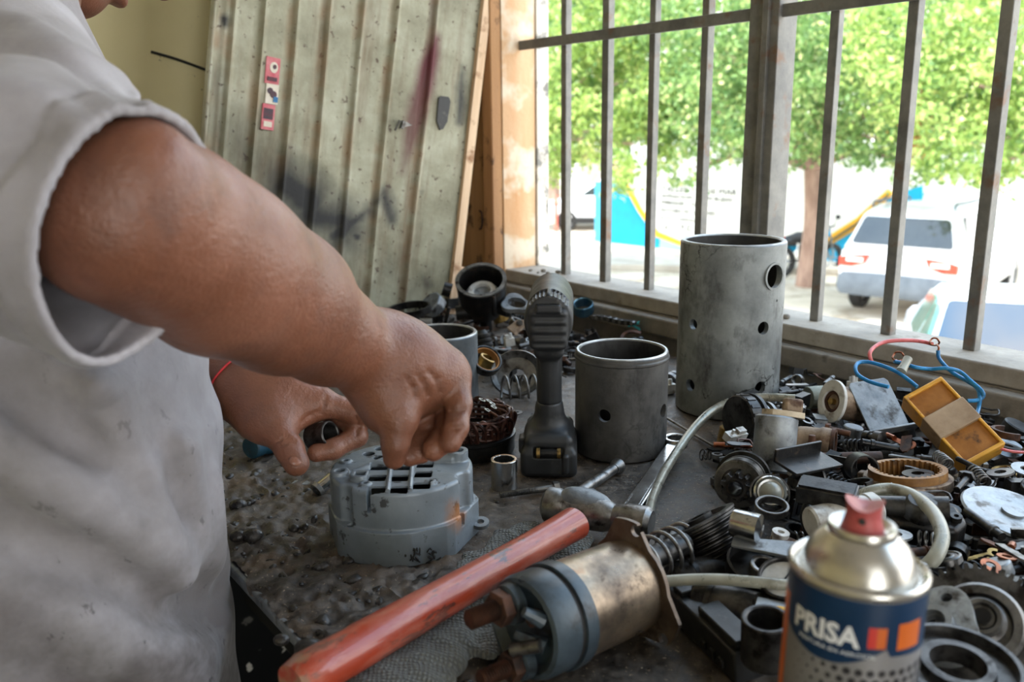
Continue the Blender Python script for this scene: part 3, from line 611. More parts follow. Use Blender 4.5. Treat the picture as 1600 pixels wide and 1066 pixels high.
for sd in (-1, 1):
    for a in ([(0.42, 1.14), (1.25, 1.12), (1.25, 1.58), (0.62, 1.57)], [(1.33, 1.12), (2.2, 1.11), (2.15, 1.57), (1.33, 1.58)], [(2.28, 1.11), (3.05, 1.10), (2.55, 1.52), (2.23, 1.56)]):
        c = [(x, sd*(0.865-(z-1.04)*0.29), z) for x, z in a]; c = c if sd < 0 else c[::-1]; part('side_window', quadpatch(c, 0.02), M_glass if a[0][0] < 1 else M_gglass, suv)
    rl = MB(); rl.tube([(0.5, sd*0.60, 1.70), (0.6, sd*0.6, 1.76), (2.2, sd*0.6, 1.74), (2.4, sd*0.6, 1.68)], 0.022, 6); part('roof_rail', rl, M_trim, suv)
    lp = MB(); o = [(0.86, 0.80), (0.86, 0.93), (0.70, 0.97), (0.40, 1.0), (0.47, 0.86), (0.66, 0.80)] 
    lpp = MB(); lpp.prism([(sd*y*-1, z) for y, z in (o if sd < 0 else o[::-1])], -0.04, 0.05, Matrix(((0, 0, -1, 0), (-1, 0, 0, 0), (0, 1, 0, 0), (0, 0, 0, 1)))); lo2 = part('tail_light', lpp, M_lampr, suv)
    lw = MB(); lw.box(0.03, 0.26, 0.07, (-0.05, sd*0.62, 0.91)); part('reverse_lamp', lw, M_lampw, lo2)
bp = car_body([(-0.10, 0.42, 0.60, 0.74, 0.74), (-0.06, 0.36, 0.70, 0.86, 0.86), (0.35, 0.34, 0.70, 0.935, 0.935)], 0, 0); part('bumper', bp, M_trim, suv, sm=50)
hdl = MB(); hdl.box(0.04, 0.42, 0.05, (-0.02, 0, 0.92)); part('tailgate_handle', hdl, M_cw, suv, bw=0.01)
for x in (0.85, 3.55):
    for sd in (-1, 1): wheel(suv, x, sd*0.80, 0.34, sd)
ex = MB(); ex.cyl(0.035, 0.2, 10, T(-0.12, -0.55, 0.36) @ RY(90)); part('exhaust_pipe', ex, M_rim, suv)
# nearer saloon, nose towards the workshop
roofc = P(1500, 447, 8.3)
near = thing('car', 'white saloon nose-in just outside the window with blue sky reflected in its windscreen', 'car', T(P(1590, 500, 7.6).x+0.10, P(1590, 500, 7.6).y+0.25, GZ) @ RZ(180+68))
nb_ = car_body([(-2.1, 0.4, 0.9, 0.75, 0.7), (-1.8, 0.3, 0.98, 0.86, 0.78), (0.0, 0.25, 0.98, 0.88, 0.82), (0.9, 0.25, 0.96, 0.88, 0.82), (1.9, 0.3, 0.84, 0.84, 0.76), (2.2, 0.42, 0.7, 0.72, 0.66)], 0, 0); part('body', nb_, M_cw, near, sm=50)
ng = car_body([(-1.35, 0.92, 1.0, 0.78, 0.76), (-0.75, 0.92, 1.42, 0.79, 0.60), (0.0, 0.92, 1.46, 0.8, 0.60), (0.35, 0.92, 1.43, 0.8, 0.60), (1.15, 0.9, 0.97, 0.8, 0.76)], 0, 0); part('roof', ng, M_cw, near, sm=50)
part('windscreen', quadpatch([(1.12, -0.72, 0.99), (1.12, 0.72, 0.99), (0.40, 0.56, 1.43), (0.40, -0.56, 1.43)], 0.03, 0.05), M_wshield, near)
for sd in (-1, 1):
    for a in ([(-0.7, 1.0), (0.1, 1.0), (0.1, 1.38), (-0.6, 1.38)], [(0.16, 1.0), (0.95, 1.0), (0.36, 1.37), (0.16, 1.38)]):
        c = [(x, sd*(0.80-(z-0.92)*0.39), z) for x, z in a]; c = c if sd < 0 else c[::-1]; part('side_window', quadpatch(c, 0.02), M_gglass, near)
    for x in (-1.3, 1.35): wheel(near, x, sd*0.76, 0.3, sd)
    wp_ = MB(); wp_.tube([(1.10, sd*0.45, 1.03), (1.02, sd*0.05, 1.08)], 0.012, 6); part('wiper', wp_, M_trim, near)
# far saloon at the left
far = thing('car', 'white saloon seen side-on beyond the leftmost bars', 'car', T(Zp(905, 351, GZ)) @ RZ(172) @ T(-1.0, 0.9, 0))
fb = car_body([(-2.0, 0.45, 0.9, 0.75, 0.7), (-1.8, 0.3, 1.0, 0.84, 0.78), (0.2, 0.25, 0.98, 0.86, 0.8), (1.3, 0.28, 0.92, 0.85, 0.8), (2.1, 0.4, 0.75, 0.75, 0.7)], 0, 0); part('body', fb, M_cw, far, sm=50)
fg = car_body([(-1.5, 0.95, 1.0, 0.76, 0.74), (-0.9, 0.95, 1.44, 0.78, 0.6), (0.0, 0.95, 1.5, 0.78, 0.6), (0.3, 0.95, 1.46, 0.78, 0.6), (1.1, 0.92, 0.97, 0.78, 0.74)], 0, 0); part('roof', fg, M_cw, far, sm=50)
for sd in (-1, 1):
    for a in ([(-1.1, 1.02), (-0.2, 1.02), (-0.2, 1.42), (-0.8, 1.40)], [(-0.12, 1.02), (0.85, 1.02), (0.3, 1.40), (-0.12, 1.42)]):
        c = [(x, sd*(0.79-(z-0.92)*0.36), z) for x, z in a]; c = c if sd < 0 else c[::-1]; part('side_window', quadpatch(c, 0.02), M_glass, far)
    for x in (-1.15, 1.25): wheel(far, x, sd*0.76, 0.3, sd)
    bb_ = MB(); bb_.box(3.0, 0.02, 0.18, (0, sd*0.86, 0.3)); part('sill_trim', bb_, M_tyre, far)
# motorbike behind the trunk
mo = thing('motorbike', 'dark motorbike with red tail lamp parked by the tree trunk', 'motorbike', T(Zp(1262, 432, GZ)+Vector((0, 0.1, 0))) @ RZ(24))
for x in (-0.62, 0.62):
    t_ = MB(); t_.lathe([(0.22, -0.05), (0.29, -0.05), (0.31, 0), (0.29, 0.05), (0.22, 0.05)], 24, T(x, 0, 0.31) @ RX(90), closed=True); wo = part('wheel', t_, M_tyre, mo); h = MB()
    for k in range(6): h.tube([(x, 0, 0.31), (x+0.23*math.cos(k*PI/3), 0, 0.31+0.23*math.sin(k*PI/3))], 0.012, 5)
    part('spokes', h, M_rim, wo)
q = MB(); q.tube([(-0.6, 0, 0.75), (-0.3, 0, 0.78), (0.1, 0, 0.78)], [0.07, 0.12, 0.10], 8); part('seat', q, rubber, mo, sm=60)
q = MB(); q.tube([(0.05, 0, 0.78), (0.25, 0, 0.85), (0.5, 0, 0.82)], [0.10, 0.16, 0.08], 10); part('fuel_tank', q, M_mblue, mo, sm=60)
q = MB(); q.box(0.4, 0.26, 0.34, (0.05, 0, 0.48)); part('engine', q, steel_dark, mo, bw=0.04)
q = MB(); q.tube([(0.62, 0.07, 0.31), (0.45, 0.07, 0.95)], 0.025, 6); q.tube([(0.62, -0.07, 0.31), (0.45, -0.07, 0.95)], 0.025, 6); part('fork', q, M_rim, mo)
q = MB(); q.tube(spline([(0.30, -0.36, 1.02), (0.42, -0.2, 0.98), (0.45, 0, 0.96), (0.42, 0.2, 0.98), (0.30, 0.36, 1.02)], 4), 0.018, 6); part('handlebar', q, rubber, mo)
for sd in (-1, 1): q = MB(); q.sphere(0.07, (0.40, sd*0.34, 1.18), sc=(0.4, 1, 0.7)); q.tube([(0.38, sd*0.26, 1.0), (0.40, sd*0.32, 1.16)], 0.008, 5); part('mirror', q, rubber, mo)
q = MB(); q.box(0.10, 0.22, 0.12, (-0.74, 0, 0.80)); part('tail_light', q, M_lampr, mo, bw=0.03)
q = MB(); q.tube(spline([(-0.35, 0, 0.70), (-0.6, 0, 0.72), (-0.85, 0, 0.55), (-0.95, 0, 0.4)], 4), [0.1]*12+[0.06], 6); part('rear_mudguard', q, plastic_black, mo, sm=60)
q = MB(); q.tube([(0.1, 0.15, 0.28), (-0.5, 0.18, 0.30), (-0.8, 0.18, 0.36)], [0.03, 0.045, 0.05], 8); part('exhaust_pipe', q, M_rim, mo)
q = MB(); q.tube([(-0.25, 0.13, 0.55), (-0.5, 0.13, 0.68)], [0.1, 0.06], 8); part('side_panel', q, M_mblue, mo, sm=60)

# ------------------------------------------------------------------ trees
def leaf_mat(name, c1, c2, c3):
    N = NT(name); a = N.n('ShaderNodeAttribute', attribute_name='leaf_tint'); f = a.outputs['Fac']
    c = N.ramp(f, [(0.0, c1), (0.55, c2), (1.0, c3)]); N.set(c, 0.45, 0.0)
    tr = N.n('ShaderNodeBsdfTranslucent'); N.l(c, tr.inputs[0]); mx = N.n('ShaderNodeMixShader'); mx.inputs[0].default_value = 0.35
    N.l(N.b.outputs[0], mx.inputs[1]); N.l(tr.outputs[0], mx.inputs[2]); N.l(mx.outputs[0], N.out.inputs[0]); return N.m
ML1 = leaf_mat('bright_leaves', rgb(92, 128, 66), rgb(164, 190, 98), rgb(236, 230, 160))
ML2 = leaf_mat('fresh_leaves', rgb(78, 116, 66), rgb(140, 172, 98), rgb(228, 224, 160))
ML3 = leaf_mat('deep_green_leaves', rgb(62, 98, 62), rgb(112, 148, 88), rgb(186, 198, 130))
M_bark = mat('pinkish_bark', rgb(126, 98, 86), rgb(176, 148, 132), 6, (0.8, 0.95), 0, 0.6, 30, stretch=(1, 1, 0.3), bdist=0.01)
def tree(label, base, trunk_r, lobes, nleaf, size, mt, seed, group=None, dry=None):
    rg = np.random.default_rng(seed); root = thing('street_tree', label, 'tree', T(base), group); b = Vector(base)
    cen = sum((Vector(l[0]) for l in lobes), Vector())/len(lobes); fork = Vector((base[0]+(cen.x-base[0])*0.15, base[1]+(cen.y-base[1])*0.15, min(GZ+2.3, cen.z-0.4)))
    tm_ = MB(); tm_.tube(spline([Vector((0, 0, -0.05)), (fork-b)*0.5+Vector((0.08, 0, 0)), fork-b], 5), [trunk_r*(1.25-0.45*i/10) for i in range(11)], 10); part('trunk', tm_, M_bark, root, sm=70)
    for l in lobes:
        br = MB(); c = Vector(l[0])-b; f0 = fork-b; br.tube(spline([f0-Vector((0, 0, 0.1)), f0.lerp(c, 0.5)+Vector((0, 0, 0.2)), c], 5), [trunk_r*0.5*(1-0.8*i/10) for i in range(11)], 7); part('branch', br, M_bark, root, sm=70)
    vol = np.array([l[1]**2 for l in lobes]); cnt = (nleaf*vol/vol.sum()).astype(int); P_ = []; tint = []
    for (c, r, *sq), n in zip(lobes, cnt):
        sq = sq[0] if sq else 0.75
        ncl = max(12, int(n/55)); d = rg.normal(size=(ncl, 3)); d /= np.linalg.norm(d, axis=1)[:, None]
        cc = d*(r*rg.uniform(0.70, 1.0, (ncl, 1))); cc[:, 2] *= sq; ctint = rg.uniform(-0.22, 0.22, ncl)
        k = rg.integers(0, ncl, n); p = cc[k]+rg.normal(size=(n, 3))*(r*0.10+size*0.5)*np.array([1, 1, 0.75]); P_.append(p+np.array(c)-np.array(base)); tint.append(np.clip(0.42+ctint[k]+rg.normal(size=n)*0.17, 0, 1))
    P_ = np.concatenate(P_); tint = np.concatenate(tint); n = len(P_)
    a = rg.normal(size=(n, 3)); a[:, 2] -= 0.5; a /= np.linalg.norm(a, axis=1)[:, None]; u = rg.normal(size=(n, 3)); u[:, 2] *= 0.5; w_ = np.cross(a, u); w_ /= np.linalg.norm(w_, axis=1)[:, None]
    sz = size*rg.uniform(0.65, 1.3, (n, 1)); nr = np.cross(a, w_)
    q = np.stack([P_-a*sz*0.5, P_+w_*sz*0.27+nr*sz*0.06, P_+a*sz*0.5, P_-w_*sz*0.27+nr*sz*0.06], 1).reshape(-1, 3)
    me = bpy.data.meshes.new('foliage'); me.from_pydata(q.tolist(), [], np.arange(4*n).reshape(-1, 4).tolist()); me.materials.append(mt)
    at_ = me.attributes.new('leaf_tint', 'FLOAT', 'POINT'); at_.data.foreach_set('value', np.repeat(tint, 4).astype(np.float32)); o = part('foliage', me, None, root); o['kind'] = 'stuff'
    if dry:
        pass
    return root
tb = Zp(1262, 447, GZ)
def lob(px, py, d, r, sq=0.75): return (tuple(P(px, py, d)), r, sq)
tree('leafy street tree with a pinkish trunk beside the motorbike', tb, 0.19, [lob(1190, 120, 15, 1.55), lob(1300, 130, 15, 1.6), lob(1275, 20, 15.5, 1.9), lob(1120, 175, 15.2, 1.15), lob(1420, 150, 14, 1.45), lob(1110, 60, 16, 1.6), lob(1180, 215, 14.6, 0.7), lob(1085, 262, 15.5, 0.45, 1.0), lob(1225, 232, 14.5, 0.6), lob(1370, 215, 14, 0.6), lob(1432, 258, 13.6, 0.42)], 24000, 0.115, ML2, 1)
tree('bright yellow-green tree behind the leftmost bars', Zp(795, 372, GZ), 0.2, [lob(900, 205, 17, 1.0), lob(870, 120, 18, 1.5), lob(965, 130, 16.5, 1.3), lob(1010, 40, 17, 1.6), lob(905, 30, 18, 1.6), lob(990, 225, 16, 0.62, 1.0), lob(968, 262, 15.5, 0.40, 1.0), lob(1045, 190, 16.5, 0.9), lob(850, 245, 18, 0.7)], 21000, 0.13, ML1, 2)
tree('sunlit tree overhanging the white off-road car', Zp(1720, 470, GZ), 0.2, [lob(1520, 130, 12.5, 1.45), lob(1600, 220, 12.5, 0.95), lob(1600, 60, 12.5, 1.5), lob(1500, 225, 12.3, 0.62), lob(1555, 255, 12.3, 0.45), lob(1460, 60, 13, 1.3), lob(1680, 150, 13, 1.4)], 17000, 0.105, ML1, 3)
for i, (px, d, lb) in enumerate([(860, 30, 'far deep green tree behind the leftmost bars'), (1020, 29, 'far deep green tree rising behind the painted wall'), (1200, 28, 'far deep green tree behind the wide window post'), (1390, 28, 'far deep green tree behind the off-road car'), (1570, 27, 'far deep green tree in the corner behind the rightmost bar')]):
    bse = P(px, 300, d); bse.z = GZ
    tree(lb, bse, 0.25, [lob(px, 170, d, 2.3), lob(px-70, 70, d, 2.6), lob(px+60, 40, d, 2.6), lob(px+10, -60, d, 3), lob(px+70, 180, d, 1.9), lob(px-60, 200, d+1, 1.6)], 9000, 0.22, ML3, 20+i)
# dry branch with orange leaves hanging in the canopy
dl = lob(1432, 218, 13.2, 0.26, 1.4); n = 220; rg = np.random.default_rng(5); pp = rg.normal(size=(n, 3))*np.array([0.12, 0.1, 0.22]); MBd = MB()
for p in pp:
    a = Vector(rg.normal(size=3)).normalized()*0.05; b_2 = a.orthogonal().normalized()*0.03; p = Vector(p); MBd.add([p-a, p+b_2, p+a, p-b_2], [(0, 1, 2, 3)])
MBd.tube([(0, 0, 0.9), (0.02, 0, 0.3), (0, 0, -0.2)], 0.012, 5)
M_dry = mat('dry_orange_leaves', rgb(196, 126, 78), rgb(226, 164, 116), 8, (0.6, 0.8)); dd = solo('dry_branch', 'dry branch of orange leaves hanging in the canopy over the white car', 'branch', MBd, M_dry, T(dl[0])); dd['kind'] = 'thing'
# ------------------------------------------------------------------ the mechanic
def skin_mat():
    N = NT('tanned_skin'); v = N.coords(False); f = N.noise(v, 9, 5, 0.6); g = N.noise(v, 46, 4, 0.6)
    c = N.ramp(f, [(0.3, rgb(104, 66, 48)), (0.5, rgb(122, 78, 58)), (0.72, rgb(140, 94, 74))])
    k = N.ramp(g, [(0.55, (0, 0, 0)), (0.75, (1, 1, 1))]); c = N.mix(N.math('MULTIPLY', k, 0.35), c, rgb(92, 54, 42))
    d = N.noise(v, 17, 5, 0.7); k = N.ramp(d, [(0.56, (0, 0, 0)), (0.74, (1, 1, 1))]); c = N.mix(N.math('MULTIPLY', k, 0.45), c, rgb(78, 60, 55))
    w1 = N.noise(v, 420, 3, 0.6); w2 = N.noise(v, 120, 4, 0.6); N.bump(N.math('ADD', w1, N.math('MULTIPLY', w2, 1.8)), 0.45, 0.0013)
    N.set(c, N.ramp(g, [(0.3, (0.36,)*3), (0.7, (0.52,)*3)]), 0.0, Subsurface_Weight=0.12, Subsurface_Scale=0.006, Specular_IOR_Level=0.5)
    N.b.inputs['Subsurface Radius'].default_value = (1.0, 0.35, 0.2); return N.m
M_skin = skin_mat()
M_nail = mat('fingernail', rgb(124, 82, 65), rgb(140, 97, 80), 60, (0.25, 0.35), 0, 0.05)
ShR = V3(P(2, 112, 0.645)); ElR = V3(P(190, 332, 0.475))
fwd = np.array([0.85, 0.52, 0], dtype=np.float32); fwd /= np.linalg.norm(fwd); lat = np.array([-fwd[1], fwd[0], 0], dtype=np.float32)   # lat: right shoulder -> left shoulder
ShL = ShR+lat*0.37; ElL = np.array(P(268, 560, 0.98), dtype=np.float32)+np.array([-0.13, 0.04, 0.10], dtype=np.float32); WrL = V3(P(352, 588, 0.865))
# trunk: stacked ellipses  z, cx, cy, lateral, depth
chest = (ShR+ShL)/2
tz = np.array([0.62, 0.86, 0.95, 1.05, 1.15, 1.25, 1.33, 1.40]); 
tcx = np.array([-0.420, -0.412, -0.405, -0.404, -0.427, chest[0]+0.002, chest[0]+0.005, chest[0]]); tcy = np.array([0.69, 0.69, 0.69, 0.70, 0.74, chest[1]-0.02, chest[1], chest[1]])
tl = np.array([0.180, 0.178, 0.175, 0.172, 0.176, 0.178, 0.150, 0.09]); td = np.array([0.158, 0.152, 0.146, 0.148, 0.142, 0.125, 0.10, 0.07])
def s_trunk(p, grow=0.0):
    z = p[..., 2]; cx = np.interp(z, tz, tcx); cy = np.interp(z, tz, tcy); a = np.interp(z, tz, tl)+grow; b = np.interp(z, tz, td)+grow
    x = p[..., 0]-cx; y = p[..., 1]-cy; u = (x*lat[0]+y*lat[1])/a; w = (x*fwd[0]+y*fwd[1])/b
    d = (np.sqrt(u*u+w*w)-1)*np.minimum(a, b); return np.maximum(np.maximum(d*0.9, tz[0]-z), z-tz[-1])
# head frame
pitch = math.radians(57); yaw = math.radians(6)
hf = np.array([fwd[0]*math.cos(yaw)-fwd[1]*math.sin(yaw), fwd[0]*math.sin(yaw)+fwd[1]*math.cos(yaw), 0]); hz = np.array([0, 0, 1.0])
Hf = hf*math.cos(pitch)-hz*math.sin(pitch); Hu = hf*math.sin(pitch)+hz*math.cos(pitch); Hr = np.cross(Hf, Hu)
RH = np.stack([Hr, Hf, Hu], 1).astype(np.float32)
chin_t = np.array(P(112, 24, 0.93)); HC = (chin_t-RH@np.array([0, 0.088, -0.118])).astype(np.float32)
def hp(x, y, z): return HC+RH@np.array([x, y, z], dtype=np.float32)
head = [(lambda p: s_ell(p, hp(0, -0.012, 0.035), (0.076, 0.098, 0.098), RH), 0.02, 'u'), (lambda p: s_ell(p, hp(0, 0.03, -0.045), (0.062, 0.068, 0.078), RH), 0.03, 'u'),
        (lambda p: s_ell(p, hp(0, 0.072, -0.102), (0.024, 0.020, 0.018), RH), 0.025, 'u'), (lambda p: s_cone(p, hp(-0.052, 0.0, -0.06), hp(-0.016, 0.072, -0.098), 0.016, 0.016), 0.03, 'u'), (lambda p: s_cone(p, hp(0.052, 0.0, -0.06), hp(0.016, 0.072, -0.098), 0.016, 0.016), 0.03, 'u'),
        (lambda p: s_cone(p, hp(0, 0.088, 0.022), hp(0, 0.112, -0.018), 0.008, 0.013), 0.014, 'u'), (lambda p: s_ell(p, hp(-0.014, 0.099, -0.022), (0.009, 0.011, 0.008), RH), 0.008, 'u'), (lambda p: s_ell(p, hp(0.014, 0.099, -0.022), (0.009, 0.011, 0.008), RH), 0.008, 'u'),
        (lambda p: s_ell(p, hp(0, 0.092, -0.050), (0.024, 0.012, 0.0065), RH), 0.006, 'u'), (lambda p: s_ell(p, hp(0, 0.093, -0.066), (0.022, 0.015, 0.0095), RH), 0.006, 'u'), (lambda p: s_ell(p, hp(0, 0.108, -0.0575), (0.026, 0.012, 0.0018), RH), 0.004, 's'),
        (lambda p: s_ell(p, hp(-0.031, 0.086, 0.022), (0.016, 0.010, 0.011), RH), 0.014, 's'), (lambda p: s_ell(p, hp(0.031, 0.086, 0.022), (0.016, 0.010, 0.011), RH), 0.014, 's'),
        (lambda p: s_cone(p, hp(-0.045, 0.072, 0.043), hp(0.045, 0.072, 0.043), 0.011, 0.011), 0.02, 'u'),
        (lambda p: s_ell(p, hp(-0.078, -0.012, 0.005), (0.009, 0.020, 0.032), RH), 0.008, 'u'), (lambda p: s_ell(p, hp(0.078, -0.012, 0.005), (0.009, 0.020, 0.032), RH), 0.008, 'u')]
neck = (lambda p: s_cone(p, chest+np.array([0, 0, 0.0], dtype=np.float32), hp(0, -0.035, -0.06), 0.062, 0.056), 0.03, 'u')
# right hand: palm turned to the camera, thumb nearest, fingers hanging down to the casting
HR = dict(w=(603, 556, .712), a=(583, 553, .70))
def pp_(q): return V3(P(*q))
def chain(pts, rs, k): return [((lambda p, a=pp_(pts[i]), b=pp_(pts[i+1]), ra=rs[i], rb=rs[i+1]: s_cone(p, a, b, ra, rb)), k, 'u') for i in range(len(pts)-1)]
armR = [((lambda p: s_cone(p, ShR, ElR, 0.049, 0.048)), 0.012, 'u')]
axR = [(190, 332, .475), (262, 365, .51), (342, 422, .555), (437, 476, .615), (512, 521, .662), (583, 553, .705), (606, 562, .715)]
armR += chain(axR, [.0475, .0505, .0520, .0465, .0370, .0288, .0262], 0.014)
armR += [((lambda p: s_cone(p, pp_((236, 262, .455)), pp_((262, 282, .462)), 0.013, 0.010)), 0.03, 'u'), ((lambda p: s_cone(p, pp_((345, 380, .545)), pp_((470, 450, .625)), 0.030, 0.026)), 0.03, 'u')]
handR = chain([(600, 560, .712), (640, 575, .712), (690, 592, .715)], [.0265, .0235, .0165], 0.035)
handR += chain([(606, 562, .715), (650, 596, .725), (676, 606, .735)], [.027, .021, .014], 0.02)
handR += chain([(606, 562, .715), (640, 560, .725), (703, 577, .722)], [.026, .019, .0125], 0.018)
handR += [((lambda p: s_ell(p, pp_((603, 620, .702)), (0.020, 0.019, 0.029))), 0.025, 'u')]
handR += chain([(602, 590, .705), (610, 640, .692), (623, 657, .686)], [.0215, .0172, .0138], 0.013)
fR = 0.0045
handR += chain([(623, 657, .686), (618, 692, .685), (616, 716, .690)], [.0136, .0108, .0090], fR)                                              # thumb
handR += chain([(672, 606, .742), (664, 650, .735), (651, 692, .718), (640, 713, .706)], [.0125, .0105, .0094, .0084], fR)                    # index
handR += chain([(686, 602, .738), (687, 652, .732), (672, 692, .718), (658, 708, .710)], [.0125, .0106, .0096, .0088], fR)                    # middle
handR += chain([(703, 596, .728), (706, 648, .720), (692, 688, .704), (677, 703, .695)], [.0125, .0106, .0100, .0092], fR)                    # ring
handR += chain([(712, 588, .718), (717, 632, .706), (713, 668, .696), (704, 691, .690)], [.0128, .0102, .0094, .0088], fR)                    # little finger
handR += chain([(640, 598, .716), (690, 604, .722)], [.017, .0125], 0.012)
armL = [((lambda p: s_cone(p, ShL, ElL, 0.055, 0.046)), 0.02, 'u'), ((lambda p: s_cone(p, ElL, WrL, 0.046, 0.031)), 0.03, 'u')]
handL = chain([(352, 588, .865), (395, 612, .850), (440, 612, .845)], [.0300, .0280, .0240], 0.02)
handL += chain([(395, 606, .850), (450, 618, .842), (503, 628, .838)], [.0260, .0200, .0135], 0.02) + chain([(395, 600, .862), (450, 610, .862), (492, 618, .865)], [.0240, .0190, .0130], 0.02) + chain([(395, 600, .875), (440, 608, .882), (478, 612, .888)], [.022, .0170, .0125], 0.02)
handL += chain([(385, 610, .845), (412, 650, .825), (436, 676, .812)], [.0260, .0215, .0150], 0.02)
handL += [((lambda p: s_cone(p, pp_((432, 655, .825)), pp_((488, 640, .838)), 0.012, 0.009)), 0.02, 'u')]
handL += chain([(436, 676, .812), (452, 702, .802), (463, 724, .796)], [.0140, .0128, .0118], fR)                                               # thumb
handL += chain([(503, 630, .838), (556, 645, .842), (592, 656, .850), (612, 664, .856)], [.0128, .0108, .0095, .0085], fR)                     # index, reaching behind the other hand
handL += chain([(492, 632, .855), (545, 655, .856), (558, 682, .842), (520, 702, .826), (494, 708, .820)], [.0125, .0108, .0098, .0094, .0086], fR)   # middle, curled under the ring
handL += chain([(484, 622, .872), (540, 648, .880), (548, 676, .872), (512, 694, .862)], [.0120, .0100, .0092, .0085], fR)                     # ring finger
handL += chain([(474, 616, .892), (520, 640, .900), (526, 664, .892), (498, 676, .884)], [.0110, .0090, .0082, .0076], fR)                     # little finger
prims = [(lambda p: s_trunk(p, -0.022), 0.02, 'u'), neck]+head+armR+armL+handR+handL
def tiled(prs):
    # evaluates only the shapes that reach the tile at hand
    def f(p):
        use = prs
        if p.ndim == 4:
            c = p[p.shape[0]//2, p.shape[1]//2, p.shape[2]//2][None, :]; hd = float(np.linalg.norm(p[-1, -1, -1]-p[0, 0, 0]))*0.55
            use = [q for q in prs if float(q[0](c)[0]) < hd*1.3+q[1]+0.012]
        d = np.full(p.shape[:-1], 1.0, dtype=np.float32)
        for fn, k, op in use:
            e_ = fn(p); d = smin(d, e_, k) if op == 'u' else smax(d, -e_, k)
        return d
    return f
f_body = tiled(prims)
def skin_at(px, py, far=0.92):                    # first meeting of a sight line with the skin
    ts = np.arange(0.60, far, 0.002, dtype=np.float32); q = np.array([list(P(px, py, float(t))) for t in ts], dtype=np.float32); d = f_body(q); k = np.where(d < 0)[0]
    return q[k[0]] if len(k) else None
creases = []
for L, r in (([(650, 586), (661, 598), (668, 618)], .0017), ([(668, 580), (682, 594), (687, 614)], .0015), ([(634, 590), (645, 606), (648, 622)], .0014), ([(704, 641), (714, 644), (724, 640)], .0014), ([(700, 668), (710, 671), (720, 667)], .0013), ([(664, 672), (674, 668), (684, 672)], .0012), ([(508, 620), (506, 634), (502, 648)], .0014), ([(436, 690), (448, 684), (460, 686)], .0013), ([(438, 697), (450, 691), (462, 693)], .0012), ([(556, 650), (560, 668), (556, 680)], .0012), ([(470, 660), (484, 650), (498, 644)], .0012)):
    pts = [skin_at(*q) for q in L]
    for a, b in zip(pts, pts[1:]):
        if a is not None and b is not None and np.linalg.norm(a-b) < 0.03: creases.append(((lambda p, a=a, b=b, r=r*0.45: s_cone(p, a, b, r, r)), 0.0042, 's'))
f_body = tiled(prims+creases)
person = thing('person', 'mechanic in a stained pale grey shirt bending over the bench with both hands at work', 'person', T(-0.43, 0.68, 0))
pin = person.matrix_world.inverted()
bm_ = sdf_mesh(f_body, (-0.78, 0.38, 0.66), (0.02, 1.30, 1.66), 0.0021, 'body', M_skin, 20)
part('body', bm_, None, person, pin)
for sx_ in (-1, 1):
    eb = MB(); eb.sphere(0.0115, hp(sx_*0.031, 0.0765, 0.022), nu=14, nv=10); eo_ = part('eye', eb, white_part, person, pin, sm=80); ib = MB(); ib.sphere(0.0062, hp(sx_*0.031, 0.0832, 0.020), nu=12, nv=8); part('iris', ib, rubber, eo_, sm=80); lb = MB(); lb.sphere(0.0125, hp(sx_*0.031, 0.0762, 0.0262), nu=14, nv=10, sc=(1, 1, 0.75)); part('eyelid', lb, M_skin, person, pin, sm=80); bb_ = MB(); bb_.tube(spline([hp(sx_*0.014, 0.090, 0.043), hp(sx_*0.03, 0.088, 0.048), hp(sx_*0.048, 0.074, 0.044)], 4), [0.003]*8+[0.0015], 6); part('eyebrow', bb_, rubber, person, pin, sm=80)
def nail(q0, q1, w, name='fingernail'):
    a, b = Vector(P(*q0)), Vector(P(*q1)); nm = MB(); mm = aim(a, b); nm.sphere(1.0, (0, 0, 0.5*(b-a).length), mm, 12, 8, (w, 0.0028, (b-a).length*0.55)); return nm
part('fingernail', nail((459, 712, .7895), (466, 727, .7855), 0.0072), M_nail, person, pin, sm=80)
# hair cap
hm = sdf_mesh(lambda p: smax(s_ell(p, hp(0, -0.018, 0.042), (0.083, 0.104, 0.100), RH), -(((p-hp(0, 0.055, 0.05))@RH)[..., 1]*-1.0-((p-hp(0, 0.055, 0.05))@RH)[..., 2]*0.9), 0.01), HC-0.16, HC+0.16, 0.004, 'hair', rubber); part('hair', hm, None, person, pin)
